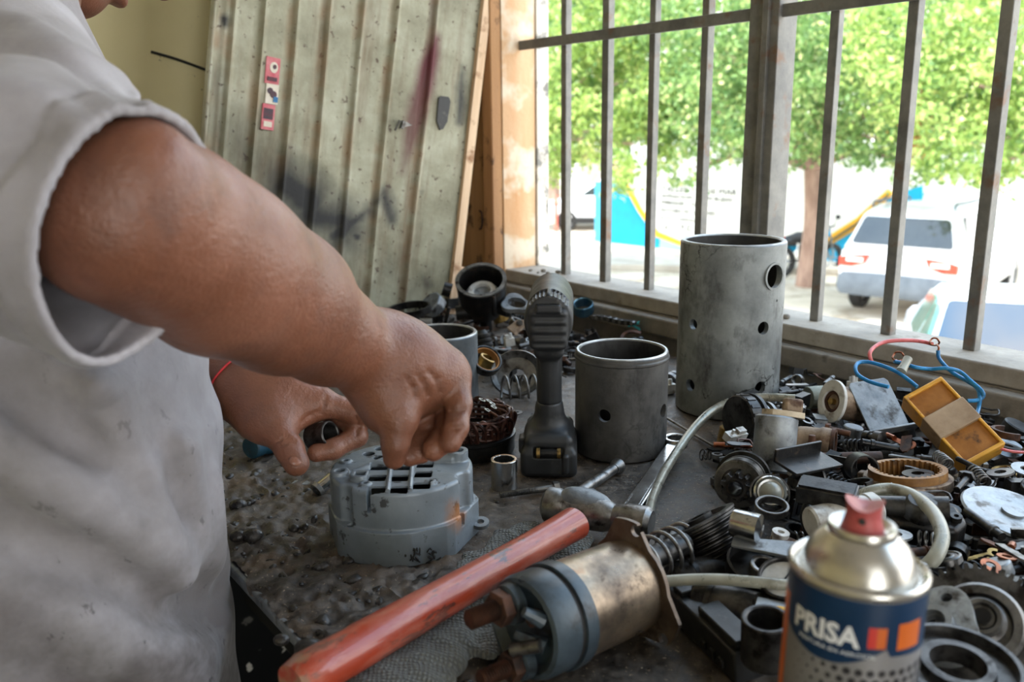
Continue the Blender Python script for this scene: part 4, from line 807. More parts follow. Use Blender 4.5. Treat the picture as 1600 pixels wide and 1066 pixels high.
# ---- shirt
def seg3(p, a, b):
    a = V3(a); b = V3(b); ba = b-a; pa = p-a; h = np.clip((pa@ba)/float(ba@ba), 0, 1); return np.sqrt(((pa-h[..., None]*ba)**2).sum(-1))
_A, _B, _C = V3(P(300, 214, .485)), V3(P(62, 335, .402)), V3(P(150, 500, .455)); axs = np.cross(_B-_A, _C-_A); axs = axs/np.linalg.norm(axs); axs = axs if axs[0] > 0 else -axs; axs0 = axs
hemR = V3(P(178, 356, .467)); hemR = hemR+axs*float((_A-hemR)@axs); kneeR = hemR-axs*0.058; sleeve_end = hemR+axs*0.05
bandR = hemR-axs*0.024
hemL = ShL+(ElL-ShL)*0.86; axL = (ElL-ShL)/np.linalg.norm(ElL-ShL)
def f_outer(p):
    d = s_trunk(p, 0.004)
    sl_ = smin(s_cone(p, ShR+np.array([0, 0, -0.006], dtype=np.float32), kneeR, 0.068, 0.068), s_cone(p, kneeR, sleeve_end, 0.068, 0.066), 0.02)
    d = smin(d, sl_, 0.05); d = smin(d, s_cone(p, ShL, hemL, 0.074, 0.070), 0.05)
    d = smin(d, s_cone(p, ShR+np.array([-0.02, 0.01, 0.0], dtype=np.float32), (ShR+ShL)/2+np.array([-0.02, 0, 0.045], dtype=np.float32), 0.052, 0.050), 0.04)
    return smin(d, s_cone(p, ShL+np.array([0, 0, 0.01], dtype=np.float32), (ShR+ShL)/2+np.array([0, 0, 0.06], dtype=np.float32), 0.056, 0.056), 0.05)
def surf(px, py):                                  # where the sight line first meets the cloth
    ts = np.arange(0.33, 0.95, 0.004, dtype=np.float32); q = np.array([list(P(px, py, float(t))) for t in ts], dtype=np.float32); d = f_outer(q); k = np.where(d < 0)[0]
    return q[k[0]] if len(k) else q[int(d.argmin())]
fold_px = [([(-30, 690), (60, 745), (117, 790), (228, 838)], 0.020, 0.012), ([(138, 532), (160, 610), (180, 690), (228, 815), (276, 904)], 0.018, 0.012), ([(10, 600), (100, 670), (186, 723), (215, 790)], 0.017, -0.013), ([(-20, 815), (70, 850), (149, 882), (255, 955), (345, 930)], 0.022, -0.013), ([(-20, 950), (120, 955), (240, 1010), (300, 1050)], 0.025, 0.011), ([(250, 560), (290, 700), (310, 840)], 0.014, 0.006), ([(225, 560), (262, 700), (285, 800)], 0.012, -0.005), ([(330, 760), (335, 860), (350, 960)], 0.016, 0.006),
           ([(-20, 70), (60, 86), (130, 112), (200, 155)], 0.011, -0.007), ([(-20, 30), (50, 48), (110, 88), (180, 128)], 0.012, 0.006), ([(-20, 150), (60, 165), (120, 190)], 0.014, 0.005), ([(-20, 240), (30, 230), (80, 205)], 0.012, -0.005), ([(150, 150), (190, 175), (215, 200)], 0.005, 0.0035), ([(172, 140), (215, 165), (240, 195)], 0.0045, -0.003), ([(190, 128), (235, 165), (262, 198)], 0.005, 0.003), ([(120, 165), (150, 195), (165, 225)], 0.0055, -0.003)]
fold_seg = [(surf(*L[i]), surf(*L[i+1]), w, am) for L, w, am in fold_px for i in range(len(L)-1)]
fold_grp = []
for L, w, am in fold_px: fold_grp.append(([(surf(*L[i]), surf(*L[i+1])) for i in range(len(L)-1)], w, am))
def disp(p):
    e_ = np.zeros(p.shape[:-1], dtype=np.float32)
    for segs, w, am in fold_grp:
        if p.ndim == 4:
            c = p[p.shape[0]//2, p.shape[1]//2, p.shape[2]//2]; 
            if min(float(seg3(c[None, :], a, b)[0]) for a, b in segs) > 0.05+2.6*w: continue
        dd = None
        for a, b in segs: q = seg3(p, a, b); dd = q if dd is None else np.minimum(dd, q)
        e_ += 1.7*am*np.exp(-(dd/w)**2)
    x, y, z = p[..., 0], p[..., 1], p[..., 2]
    return e_+0.0022*np.sin(x*38-z*24+2.2*np.sin(z*17+x*9))*np.sin(z*11+y*7)+0.0010*np.sin(x*90+z*46+3*np.sin(z*31-x*14))
_sB, _sC = surf(64, 338), surf(52, 400); 
_D = surf(100, 275)
hn = axs0; hc = (_A*0.25+_sB*0.5+_D*0.25).astype(np.float32)
def f_shirt(p):
    d = f_outer(p)
    q = (p-hc)@hn; d = d-disp(p)*(1-0.75*np.clip(1+q/0.05, 0, 1)*np.clip((0.13-np.sqrt(((p-hemR)**2).sum(-1)))/0.03, 0, 1)); qb = (p-hc)@hn+0.024; near_ = np.clip((0.115-np.sqrt(((p-hemR)**2).sum(-1)))/0.03, 0, 1); d = d-0.0014*np.clip(qb/0.003, 0, 1)*near_+0.0016*np.exp(-(qb/0.002)**2)*near_
    sh = np.maximum(d, -(d+0.0062))
    nearR = np.sqrt(((p-hemR)**2).sum(-1)); sh = np.where(nearR < 0.155, np.maximum(sh, q), sh)                     # sleeve hem
    nearL = np.sqrt(((p-hemL)**2).sum(-1)); sh = np.where(nearL < 0.10, np.maximum(sh, (p-hemL)@axL), sh)
    nk = s_cone(p, chest+np.array([0, 0, 0.06], dtype=np.float32), hp(0, -0.02, -0.05), 0.066, 0.075); sh = np.maximum(sh, -nk)
    return np.maximum(sh, 0.64-p[..., 2])
def shirt_mat():
    N = NT('stained_pale_work_shirt'); v = N.coords(False); f = N.noise(v, 7, 6, 0.65)
    c = N.ramp(f, [(0.3, rgb(132, 127, 128)), (0.55, rgb(164, 160, 164)), (0.75, rgb(186, 184, 190))])
    g = N.noise(v, 4.2, 6, 0.7); zz = N.n('ShaderNodeSeparateXYZ'); N.l(v, zz.inputs[0]); mr = N.n('ShaderNodeMapRange'); mr.inputs[1].default_value = 1.16; mr.inputs[2].default_value = 0.86; N.l(zz.outputs[2], mr.inputs[0])
    k = N.math('MULTIPLY', N.ramp(g, [(0.30, (0, 0, 0)), (0.54, (1, 1, 1))]), N.math('MULTIPLY', mr.outputs[0], 0.95)); c = N.mix(k, c, rgb(66, 58, 54))
    s = N.noise(v, 58, 5, 0.7, (1, 1, 0.6)); ks = N.ramp(s, [(0.625, (0, 0, 0)), (0.68, (1, 1, 1))]); c = N.mix(N.math('MULTIPLY', ks, N.math('ADD', N.math('MULTIPLY', mr.outputs[0], 0.8), 0.1)), c, rgb(46, 42, 42))
    w = N.n('ShaderNodeTexWave', wave_type='BANDS', bands_direction='DIAGONAL'); w.inputs['Scale'].default_value = 420; N.l(v, w.inputs[0])
    wr = N.noise(v, 26, 5, 0.6); N.bump(N.math('ADD', N.math('MULTIPLY', w.outputs[1], 0.10), N.math('MULTIPLY', wr, 1.5)), 0.5, 0.004)
    return N.set(c, 0.85, 0.0, Sheen_Weight=0.15)
M_shirt = shirt_mat()
sm_ = sdf_mesh(f_shirt, (-0.80, 0.28, 0.63), (-0.02, 1.32, 1.56), 0.0027, 'shirt', M_shirt, 20); part('shirt', sm_, None, person, pin, label='stained pale grey short-sleeved shirt')
# trousers and shoes (below the frame)
hipc = np.array([-0.40, 0.69, 0.80], dtype=np.float32); M_trous = mat('dark_work_trousers', rgb(38, 42, 52), rgb(60, 64, 74), 20, (0.8, 0.9), 0, 0.3, 200)
def f_tr(p):
    d = s_ell(p, hipc, (0.145, 0.135, 0.11))
    for sd in (-1, 1): d = smin(d, smin(s_cone(p, hipc+lat*0.09*sd, hipc+lat*0.10*sd+np.array([0.03, 0, -0.38], dtype=np.float32), 0.092, 0.068), s_cone(p, hipc+lat*0.10*sd+np.array([0.03, 0, -0.38], dtype=np.float32), hipc+lat*0.11*sd+np.array([-0.02, 0, -0.74], dtype=np.float32), 0.068, 0.058), 0.02), 0.03)
    return d
trm = sdf_mesh(f_tr, (-0.66, 0.42, 0.0), (-0.14, 0.98, 1.02), 0.008, 'trousers', M_trous); part('trousers', trm, None, person, pin)
for sd in (-1, 1):
    c = hipc+lat*0.11*sd+fwd*0.05; shm = sdf_mesh(lambda p: smin(s_ell(p, (c[0]+fwd[0]*0.05, c[1]+fwd[1]*0.05, 0.04), (0.13, 0.06, 0.04), np.stack([fwd, lat, [0, 0, 1]], 1).astype(np.float32)), s_cone(p, c-fwd*0.06+np.array([0, 0, 0.05-c[2]], dtype=np.float32), c-fwd*0.06+np.array([0, 0, 0.12-c[2]], dtype=np.float32), 0.045, 0.045), 0.03), (c[0]-0.25, c[1]-0.25, 0.0), (c[0]+0.25, c[1]+0.25, 0.2), 0.007, 'shoe', rubber); part('shoe', shm, None, person, pin)
# red string bracelet
wc = pp_((372, 597, .857)); wd = Vector(pp_((395, 606, .850))-WrL).normalized(); u1 = wd.orthogonal().normalized(); u2 = wd.cross(u1)
def on_skin(c, d0):
    r = 0.015
    for _ in range(60):
        if float(f_body((np.array(c+d0*r, dtype=np.float32))[None, :])[0]) > 0.0006: break
        r += 0.0008
    return c+d0*r
M_string = mat('red_string', rgb(176, 30, 34), rgb(206, 48, 50), 200, (0.6, 0.7))
bc = Vector(wc); tl_ = Vector((0.25, 0.1, 0.5)); pts = []
for i in range(36):
    a = 2*PI*i/36; d0 = (u1*math.cos(a)+u2*math.sin(a)); pts.append(on_skin(bc, (d0+wd*(0.35*d0.z+0.0)).normalized()))
bt = MB(); bt.tube(spline(pts, 2, True), 0.0011, 6, True)
br_ = part('bracelet', bt, M_string, person, pin, label='thin red string bracelet'); kn = MB(); kp_ = Vector(P(397, 578, .842)); kpp = min(pts, key=lambda q: (q-kp_).length); kn.tube(spline([kpp, kpp+Vector((0.006, 0, 0.001)), kpp+Vector((0.012, 0.002, 0.0))], 3), 0.0012, 5); part('knot', kn, M_string, br_)
# ------------------------------------------------------------------ a height field of the bench, so that things come to rest on what lies below them
HX0, HY0, HC_ = -0.75, 0.30, 0.003; HNX, HNY = 620, 640
HF = np.full((HNX, HNY), BZ+0.0008); HM = np.zeros((HNX, HNY), dtype=bool)   # HM: cells taken by the single pieces
def samp_mesh(me, M, dens=0.0024, cap=9000):
    n = len(me.vertices); co = np.empty(n*3, dtype=np.float32); me.vertices.foreach_get('co', co); co = co.reshape(-1, 3)
    Mn = np.array(M); co = co@Mn[:3, :3].T+Mn[:3, 3]
    me.calc_loop_triangles(); tr = np.empty(len(me.loop_triangles)*3, dtype=np.int32); me.loop_triangles.foreach_get('vertices', tr); tr = tr.reshape(-1, 3)
    a, b, c = co[tr[:, 0]], co[tr[:, 1]], co[tr[:, 2]]; ar = np.linalg.norm(np.cross(b-a, c-a), axis=1)/2; tot = ar.sum(); N_ = int(min(cap, max(60, tot/dens**2)))
    k = RNG.choice(len(tr), N_, p=ar/max(tot, 1e-12)); u = RNG.random((N_, 2)); f = u.sum(1) > 1; u[f] = 1-u[f]
    return np.concatenate([co if n < 4000 else co[::max(1, n//4000)], a[k]+(b-a)[k]*u[:, :1]+(c-a)[k]*u[:, 1:]])
def kids(o):
    out = []
    for c in o.children: out.append(c); out += kids(c)
    return out
def world(o): return (world(o.parent) @ o.matrix_local) if o.parent else o.matrix_basis.copy()
def mloc(o): return o.matrix_local if o.parent else o.matrix_basis
def tree_samples(o, local=False):
    Mi = o.matrix_basis.inverted() if local else Matrix.Identity(4); res = []
    for q in [o]+kids(o):
        if q.type == 'MESH': res.append(samp_mesh(q.data, Mi @ wmat(q)))
    return np.concatenate(res)
def wmat(o):
    m_ = o.matrix_basis.copy(); p = o.parent
    if p is not None: return wmat(p) @ o.matrix_parent_inverse @ m_
    return m_
def cells(pts):
    i = ((pts[:, 0]-HX0)/HC_).astype(int); j = ((pts[:, 1]-HY0)/HC_).astype(int); ok = (i >= 0) & (i < HNX) & (j >= 0) & (j < HNY); return i, j, ok
def stamp(o):
    p = tree_samples(o); i, j, ok = cells(p); np.maximum.at(HF, (i[ok], j[ok]), p[ok, 2]); HM[i[ok], j[ok]] = True
def rest_z(pl, x, y, sink=0.0):                   # pl: samples about the root's origin, already rotated
    p = pl+np.array([x, y, 0]); i, j, ok = cells(p)
    if not ok.any(): return BZ-pl[:, 2].min()
    return float((HF[i[ok], j[ok]]-pl[ok, 2]).max())-sink
def drop(o, px, py, R=None, z=0.93, sink=0.001, do_stamp=True, fix=False):
    """turn o by R, set it so that its origin appears at px,py and let it rest on what is below"""
    R = Matrix.Identity(4) if R is None else R; o.matrix_basis = Matrix.Identity(4); pl = tree_samples(o)@np.array(R.to_3x3()).T
    for _ in range(0 if fix else 8):
        q = Zp(px, py, z); z = 0.6*z+0.4*rest_z(pl, q.x, q.y, sink)
    q = Zp(px, py, z); tm_x = (pl[:, 0]*DT.x+pl[:, 1]*DT.y).max()
    while q.dot(DT)+tm_x > 1.112 and z < BZ+0.12: z += 0.002; q = Zp(px, py, z)      # keep clear of the wall under the window
    o.matrix_basis = T(q.x, q.y, z) @ R
    if do_stamp:
        p = pl+np.array([q.x, q.y, z]); i, j, ok = cells(p); np.maximum.at(HF, (i[ok], j[ok]), p[ok, 2]); HM[i[ok], j[ok]] = True
    return o
def along(x0, y0, x1, y1, tilt=0.0, z=None):      # rotation whose local X runs between two spots on the bench
    d = Zp(x1, y1, BZ+.02)-Zp(x0, y0, BZ+.02); return zto(Vector((0, 0, 1)), d) @ RX(tilt)
def dirc(r, u, f=0.0): return (cr*r+cu*u+cF*f).normalized()
def zto(d, x=None):                                # rotation whose local Z points along world direction d
    d = Vector(d).normalized(); x = Vector(x) if x is not None else d.orthogonal(); x = (x-d*x.dot(d)).normalized(); y = d.cross(x)
    return Matrix((x, y, d)).transposed().to_4x4()
def rad(px, d): return px*d/FPX
def solve_h(base, py):
    lo, hi = 0.0, 0.6
    for _ in range(40):
        m_ = (lo+hi)/2; q = Vector(base)+Vector((0, 0, m_))-CAM; y = 533-FPX*q.dot(cu)/q.dot(cF)
        if y > py: lo = m_
        else: hi = m_
    return lo
def cyl_hit(px, py, c, r):
    d = ray(px, py); ox, oy = CAM.x-c.x, CAM.y-c.y; a = d.x**2+d.y**2; b = 2*(ox*d.x+oy*d.y); cc = ox*ox+oy*oy-r*r; t = (-b-math.sqrt(max(0, b*b-4*a*cc)))/(2*a); return CAM+d*t

# ------------------------------------------------------------------ steel tubes with drilled holes
def tube_mat(name, c1, c2, dark, cr_amt):
    N = NT(name); v = N.coords(False); f = N.noise(v, 16, 7, 0.68); c = N.ramp(f, [(0.3, c1), (0.7, c2)])
    g = N.noise(v, 30, 6, 0.7, (1, 1, 0.5)); k = N.ramp(g, [(0.52, (0, 0, 0)), (0.70, (1, 1, 1))]); c = N.mix(N.math('MULTIPLY', k, 0.8), c, dark)
    if cr_amt:
        vo = N.n('ShaderNodeTexVoronoi', feature='DISTANCE_TO_EDGE'); vo.inputs['Scale'].default_value = 26; wv = N.noise(v, 30, 4); ad = N.n('ShaderNodeVectorMath', operation='MULTIPLY_ADD'); N.l(wv, ad.inputs[0]); ad.inputs[1].default_value = (0.06,)*3; N.l(v, ad.inputs[2]); N.l(ad.outputs[0], vo.inputs['Vector'])
        k1 = N.ramp(vo.outputs['Distance'], [(0.015, (1, 1, 1)), (0.035, (0, 0, 0))]); k2 = N.ramp(N.noise(v, 8, 3), [(0.5, (0, 0, 0)), (0.6, (1, 1, 1))]); c = N.mix(N.math('MULTIPLY', N.mix(1.0, k1, k2, 'MULTIPLY'), cr_amt), c, rgb(26, 25, 24))
    N.bump(N.math('ADD', N.noise(v, 160, 4), f), 0.22, 0.0012); return N.set(c, N.ramp(f, [(0.3, (0.42,)*3), (0.7, (0.62,)*3)]), 0.45)
MT1 = tube_mat('cracked_grey_tube', rgb(98, 102, 103), rgb(150, 154, 153), rgb(60, 58, 57), 0.9)
MT2 = tube_mat('smooth_grey_tube', rgb(74, 80, 84), rgb(118, 124, 128), rgb(50, 50, 50), 0.0)
MT3 = tube_mat('sooty_grey_tube', rgb(62, 61, 60), rgb(104, 102, 99), rgb(38, 37, 36), 0.3)
MT_in = tube_mat('sooty_tube_bore', rgb(44, 44, 44), rgb(78, 77, 75), rgb(26, 25, 25), 0.0)  # darker bore colour imitates the shade inside the tubes
M_rimw = mat('bright_cut_rim', rgb(140, 144, 146), rgb(196, 198, 198), 60, (0.35, 0.5), 0.8, 0.2, 300)
def steel_tube(label, base, r, wall, topy, holes, mt, lip=None, inner_plate=None):
    base = Vector(base); h = solve_h(base, topy); root = thing('steel_tube', label, 'tube', T(base))
    m_ = MB(); m_.lathe([(r-wall, 0), (r-0.002, 0), (r, 0.002), (r, h-0.0025), (r-0.0015, h-0.001), (r-wall+0.001, h-0.001), (r-wall, h-0.002)], 72, closed=True); cut = []
    for px, py, hr in holes:
        p = cyl_hit(px, py, base, r)-base; n_ = Vector((p.x, p.y, 0)).normalized(); k = MB(); hrr = hr*(p+base-CAM).dot(cF)/FPX
        k.cyl(hrr, 0.05, 24, aim(Vector((0, 0, p.z))+n_*(r-0.028), Vector((0, 0, p.z))+n_*(r+0.02))); cut.append(k)
    me = boolean(m_, cut, mt, 'wall', 40) if cut else m_.mesh('wall', mt)
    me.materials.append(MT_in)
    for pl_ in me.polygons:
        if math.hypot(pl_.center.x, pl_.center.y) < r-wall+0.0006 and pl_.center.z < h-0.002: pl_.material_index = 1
    part('wall', me, None, root)
    rm_ = MB(); rm_.lathe([(r-wall+0.0008, h-0.0012), (r-0.0008, h-0.0012), (r-0.0016, h+0.0002), (r-wall+0.0016, h+0.0002)], 72, closed=True); part('rim', rm_, M_rimw, root, label='bright cut upper rim')
    if lip: k = MB(); k.lathe([(r-0.0005, h-lip-0.003), (r+0.0012, h-lip-0.001), (r+0.0012, h-lip+0.001), (r-0.0005, h-lip+0.003)], 72, closed=True); part('lip', k, mt, root)
    stamp(root); return root, base, r, h
t1, b1, r1, h1_ = steel_tube('tall cracked grey steel tube with round drilled holes standing by the window', Zp(1134, 634, BZ), 0.0705, 0.0075, 374, [(1211, 432, 20), (1083, 507, 8.5), (1193, 513, 10.5), (1078, 602, 9.5), (1188, 606, 10), (1071, 556, 2.2), (1214, 470, 2)], MT1)
p = cyl_hit(1210, 432, b1, r1)-b1; n_ = Vector((p.x, p.y, 0)).normalized(); bz = MB(); bz.ring(0.0185, 0.0155, 0.004, 28, aim(Vector((0, 0, p.z))+n_*(r1-0.003), Vector((0, 0, p.z))+n_*(r1+0.02))); part('hole_collar', bz, MT1, t1)
t2, b2_, r2_, h2_ = steel_tube('smooth grey steel tube standing half hidden behind the right hand', Zp(689, 619, BZ), 0.0562, 0.0065, 518, [(751, 596, 9)], MT2)
t3, b3_, r3_, h3_ = steel_tube('short sooty steel tube standing right of the black drill', Zp(969, 700, BZ), 0.0558, 0.0055, 545, [(944, 650, 10.5), (1037, 642, 11)], MT3, lip=0.008)

# ------------------------------------------------------------------ alternator housing
def paint_grey():
    N = NT('grey_casting_paint'); v = N.coords(False); f = N.noise(v, 14, 5, 0.6); c = N.ramp(f, [(0.3, rgb(104, 112, 118)), (0.7, rgb(136, 144, 150))])
    g = N.noise(v, 62, 5, 0.65); k = N.ramp(g, [(0.60, (0, 0, 0)), (0.65, (1, 1, 1))]); c = N.mix(N.math('MULTIPLY', k, 0.85), c, rgb(48, 46, 44))
    o_2 = N.noise(v, 28, 4, 0.6); k = N.ramp(o_2, [(0.70, (0, 0, 0)), (0.78, (1, 1, 1))]); c = N.mix(N.math('MULTIPLY', k, 0.6), c, rgb(150, 104, 62)); N.bump(N.noise(v, 180, 4), 0.2, 0.001)
    dv = N.n('ShaderNodeVectorMath', operation='DISTANCE'); N.l(v, dv.inputs[0]); dv.inputs[1].default_value = (0.056, -0.040, 0.036); k = N.ramp(N.math('ADD', dv.outputs['Value'], N.math('MULTIPLY', o_2, 0.03)), [(0.022, (1, 1, 1)), (0.036, (0, 0, 0))]); c = N.mix(N.math('MULTIPLY', k, 0.8), c, rgb(176, 112, 52))
    return N.set(c, N.ramp(g, [(0.4, (0.34,)*3), (0.7, (0.6,)*3)]), 0.25)
M_alt = paint_grey(); M_scr = mat('black_marker', rgb(20, 19, 19), rgb(34, 32, 30), 40, (0.5, 0.7)); M_black_in = mat('dark_cavity', rgb(14, 14, 14), rgb(26, 25, 24), 40, (0.5, 0.7), rnd=False)  # the last, near-black material stands in for shade inside openings
AC = Zp(632, 884, BZ)+Vector((-0.008, 0.0695, 0.0)); AH = 0.0695
def al(px, py, z=AH): q = Zp(px, py, BZ+z)-AC; return (q.x, q.y)
ch1 = al(712, 770, 0.05)
def f_alt(p):
    x, y, z = p[..., 0], p[..., 1], p[..., 2]; r = np.sqrt(x*x+y*y); an = np.arctan2(y, x)
    low = np.maximum(r-0.0735, np.maximum.reduce([np.cos(an-a)*r-c for a, c in ((math.radians(-22), 0.0685), (math.radians(22), 0.070), (math.radians(-64), 0.0715), (math.radians(158), 0.069), (math.radians(200), 0.069))])); low = np.maximum(low, np.abs(z-0.0165)-0.0165)
    up = np.maximum(r-0.0685+0.0035, z-AH+0.0035); up = np.where((r > 0.065) & (z > AH-0.0035), np.sqrt(np.maximum(r-0.065, 0)**2+np.maximum(z-AH+0.0035, 0)**2)-0.0035, up-0.0035); up = np.maximum(up, 0.02-z)
    cx_, cy_ = ch1; cl = math.hypot(cx_, cy_); cd = np.sqrt((x-cx_/cl*0.071)**2+(y-cy_/cl*0.071)**2)
    up = smax(up, -np.maximum(cd-0.0105, 0.033-z), 0.003)
    c2a = math.radians(228); cd2 = np.sqrt((x-0.073*math.cos(c2a))**2+(y-0.073*math.sin(c2a))**2); up = smax(up, -np.maximum(cd2-0.009, 0.033-z), 0.003)
    d = smin(low, up, 0.002)
    # bosses on the top
    for (px, py), rr, hh in (((531, 741), 0.0088, 0.004), ((563, 748), 0.0095, 0.0055), ((672, 755), 0.0058, 0.003), ((715, 718), 0.0105, 0.010), ((540, 722), 0.006, 0.002), ((571, 757), 0.0052, 0.002)):
        bx, by = al(px, py); d = smin(d, np.maximum(np.sqrt((x-bx)**2+(y-by)**2)-rr, np.abs(z-AH+0.006-hh)-0.006), 0.0018)
    # raised webs
    for (pa, pb, w, hh) in (((548, 738), (610, 722), 0.0022, 0.004), ((655, 722), (705, 722), 0.0022, 0.004)):
        d = smin(d, s_cone(p, (*al(*pa), AH), (*al(*pb), AH+0.003), 0.002, 0.0045), 0.002)
    cav = np.maximum(r-0.0545, z-AH+0.0026); d = np.maximum(d, -np.maximum(cav, 0.004-z))
    hole = np.full(d.shape, 1.0, dtype=np.float32)
    for px, py, rr in ((576, 709, 0.0060), (592, 715, 0.0056), (594, 701, 0.0056), (604, 707, 0.0018), (531, 741, 0.0046), (672, 755, 0.0026), (715, 718, 0.0060), (540, 722, 0.0028), (571, 757, 0.0022), (678, 749, 0.0018)):
        bx, by = al(px, py); hole = np.minimum(hole, np.maximum(np.sqrt((x-bx)**2+(y-by)**2)-rr, AH-0.012-z))
    bx, by = al(563, 748); hole = np.minimum(hole, np.maximum(np.maximum(np.abs(x-bx), np.abs(y-by))-0.0048, AH-0.006-z))
    for px, py in ((588, 765), (623, 765), (658, 759), (589, 747), (624, 747), (661, 741), (592, 731), (664, 727), (628, 731)):
        bx, by = al(px, py); wx_, wy_ = 0.0082, (0.0075 if py > 735 else 0.006)
        q = np.stack([np.abs(x-bx)-wx_+0.0015, np.abs(y-by)-wy_+0.0015], -1); hole = np.minimum(hole, np.maximum(np.sqrt((np.maximum(q, 0)**2).sum(-1))+np.minimum(q.max(-1), 0)-0.0015, AH-0.02-z))
    d = np.maximum(d, -hole)
    for a in (-30, 62, 150, 232):       # clamp bolt holes in the lower flange
        bx, by = 0.068*math.cos(math.radians(a)), 0.068*math.sin(math.radians(a)); d = np.maximum(d, -np.maximum(np.sqrt((x-bx)**2+(y-by)**2)-0.0032, 0.022-z))
    return d
ame = sdf_mesh(f_alt, (-0.084, -0.084, -0.003), (0.084, 0.084, 0.096), 0.00085, 'housing', M_alt, 24); ame.set_sharp_from_angle(angle=math.radians(38))
alt = thing('alternator_housing', 'grey cast alternator end housing with square vents under the mechanic\'s hand', 'alternator', T(AC)); part('housing', ame, None, alt)
fl = MB(); fl.cyl(0.0540, 0.012, 40, z0=0.026); part('inner_core', fl, M_black_in, alt)  # black filler added so the vents read dark; cavity shade as colour
for i, (pa, pb) in enumerate((((606, 770), (612, 722)), ((641, 768), (645, 722)))):
    a, b = al(*pa), al(*pb); k = MB(); k.tube([(a[0], a[1], AH+0.0012), (b[0], b[1], AH+0.0012)], 0.0022, 8); part('vent_rib', k, M_alt, alt)
tabp = al(757, 826, 0.008); k = MB(); k.ring(0.0085, 0.0038, 0.004, 20); part('mounting_ear', k, alu, alt, T(0.0755*math.cos(math.radians(-4)), 0.0755*math.sin(math.radians(-4)), 0.009) @ RX(12))
rgs = np.random.default_rng(31)
for i in range(26):
    cx_, cy_ = ((648, 870) if i < 13 else (676, 872)) ; px, py = cx_+rgs.normal()*6.5, cy_+rgs.normal()*8; a = rgs.uniform(0.3, 2.6); l = rgs.uniform(2, 7)
    pts = [cyl_hit(px+t_*l*math.cos(a)+rgs.normal()*0.6, py+t_*l*math.sin(a), AC, 0.0735)-AC for t_ in (-1, 0, 1)]; k = MB(); k.tube(spline(pts, 3), [0.0002]+[rgs.uniform(0.0006, 0.0011)]*5+[0.0002], 5); part('stain_fleck', k, M_scr, alt)
stamp(alt)

# ------------------------------------------------------------------ stator with windings
SCN = Zp(737, 703, BZ); st_ = thing('stator', 'stator ring with dark copper windings standing behind the alternator housing', 'stator', T(SCN)); SR = 0.0535
k = MB(); k.lathe([(SR-0.012, 0.004), (SR-0.001, 0.002), (SR, 0.004), (SR, 0.020), (SR+0.0012, 0.021), (SR+0.0012, 0.025), (SR-0.001, 0.026), (SR-0.012, 0.026)], 60, closed=True); part('laminations', k, steel_black, st_)
for i in range(36):
    a = 2*PI*i/36; k = MB(); t0 = Vector((math.cos(a), math.sin(a), 0)); tt = Vector((-math.sin(a), math.cos(a), 0)); w_ = 0.009+0.003*random.random(); rr = SR-0.006; hz = 0.046+0.007*random.random(); lean = random.uniform(-0.004, 0.004)
    pts = [t0*rr-tt*w_+Vector((0, 0, 0.022)), t0*(rr+lean)-tt*w_*0.8+Vector((0, 0, hz-0.008)), t0*(rr+lean)+Vector((0, 0, hz)), t0*(rr+lean+0.003)+tt*w_*0.8+Vector((0, 0, hz-0.008)), t0*rr+tt*w_+Vector((0, 0, 0.022))]
    k.tube(spline(pts, 4), 0.0022, 6); part('winding', k, copper_dark, st_)
for i in range(14):
    k = MB(); z0 = 0.022+0.0022*i; rr = SR-0.004-0.005*(i % 3)/2+0.0; k.tube([((rr+0.0015*math.sin(j*1.3+i))*math.cos(2*PI*j/40), (rr+0.0015*math.sin(j*1.3+i))*math.sin(2*PI*j/40), z0+0.0012*math.sin(j*0.9+i*2)) for j in range(40)], 0.0016, 5, True); part('winding', k, copper_dark, st_)
for a, l in ((40, .018), (15, .02), (-12, .018), (62, .02), (-40, .02)):
    k = MB(); a = math.radians(a); t0 = Vector((math.cos(a), math.sin(a), 0)); b = t0*(SR-0.008)+Vector((0, 0, 0.050)); k.tube(spline([b-Vector((0, 0, 0.02)), b, b-t0*l*0.7+Vector((0, 0, 0.006))], 4), 0.0014, 6); lw = part('lead', k, rust, st_)
    q = MB(); q.ring(0.0046, 0.0022, 0.0012, 14); part('lug', q, steel_mid, lw, T(b-t0*(l*0.7+0.004)+Vector((0, 0, 0.006))) @ RY(25))
stamp(st_)

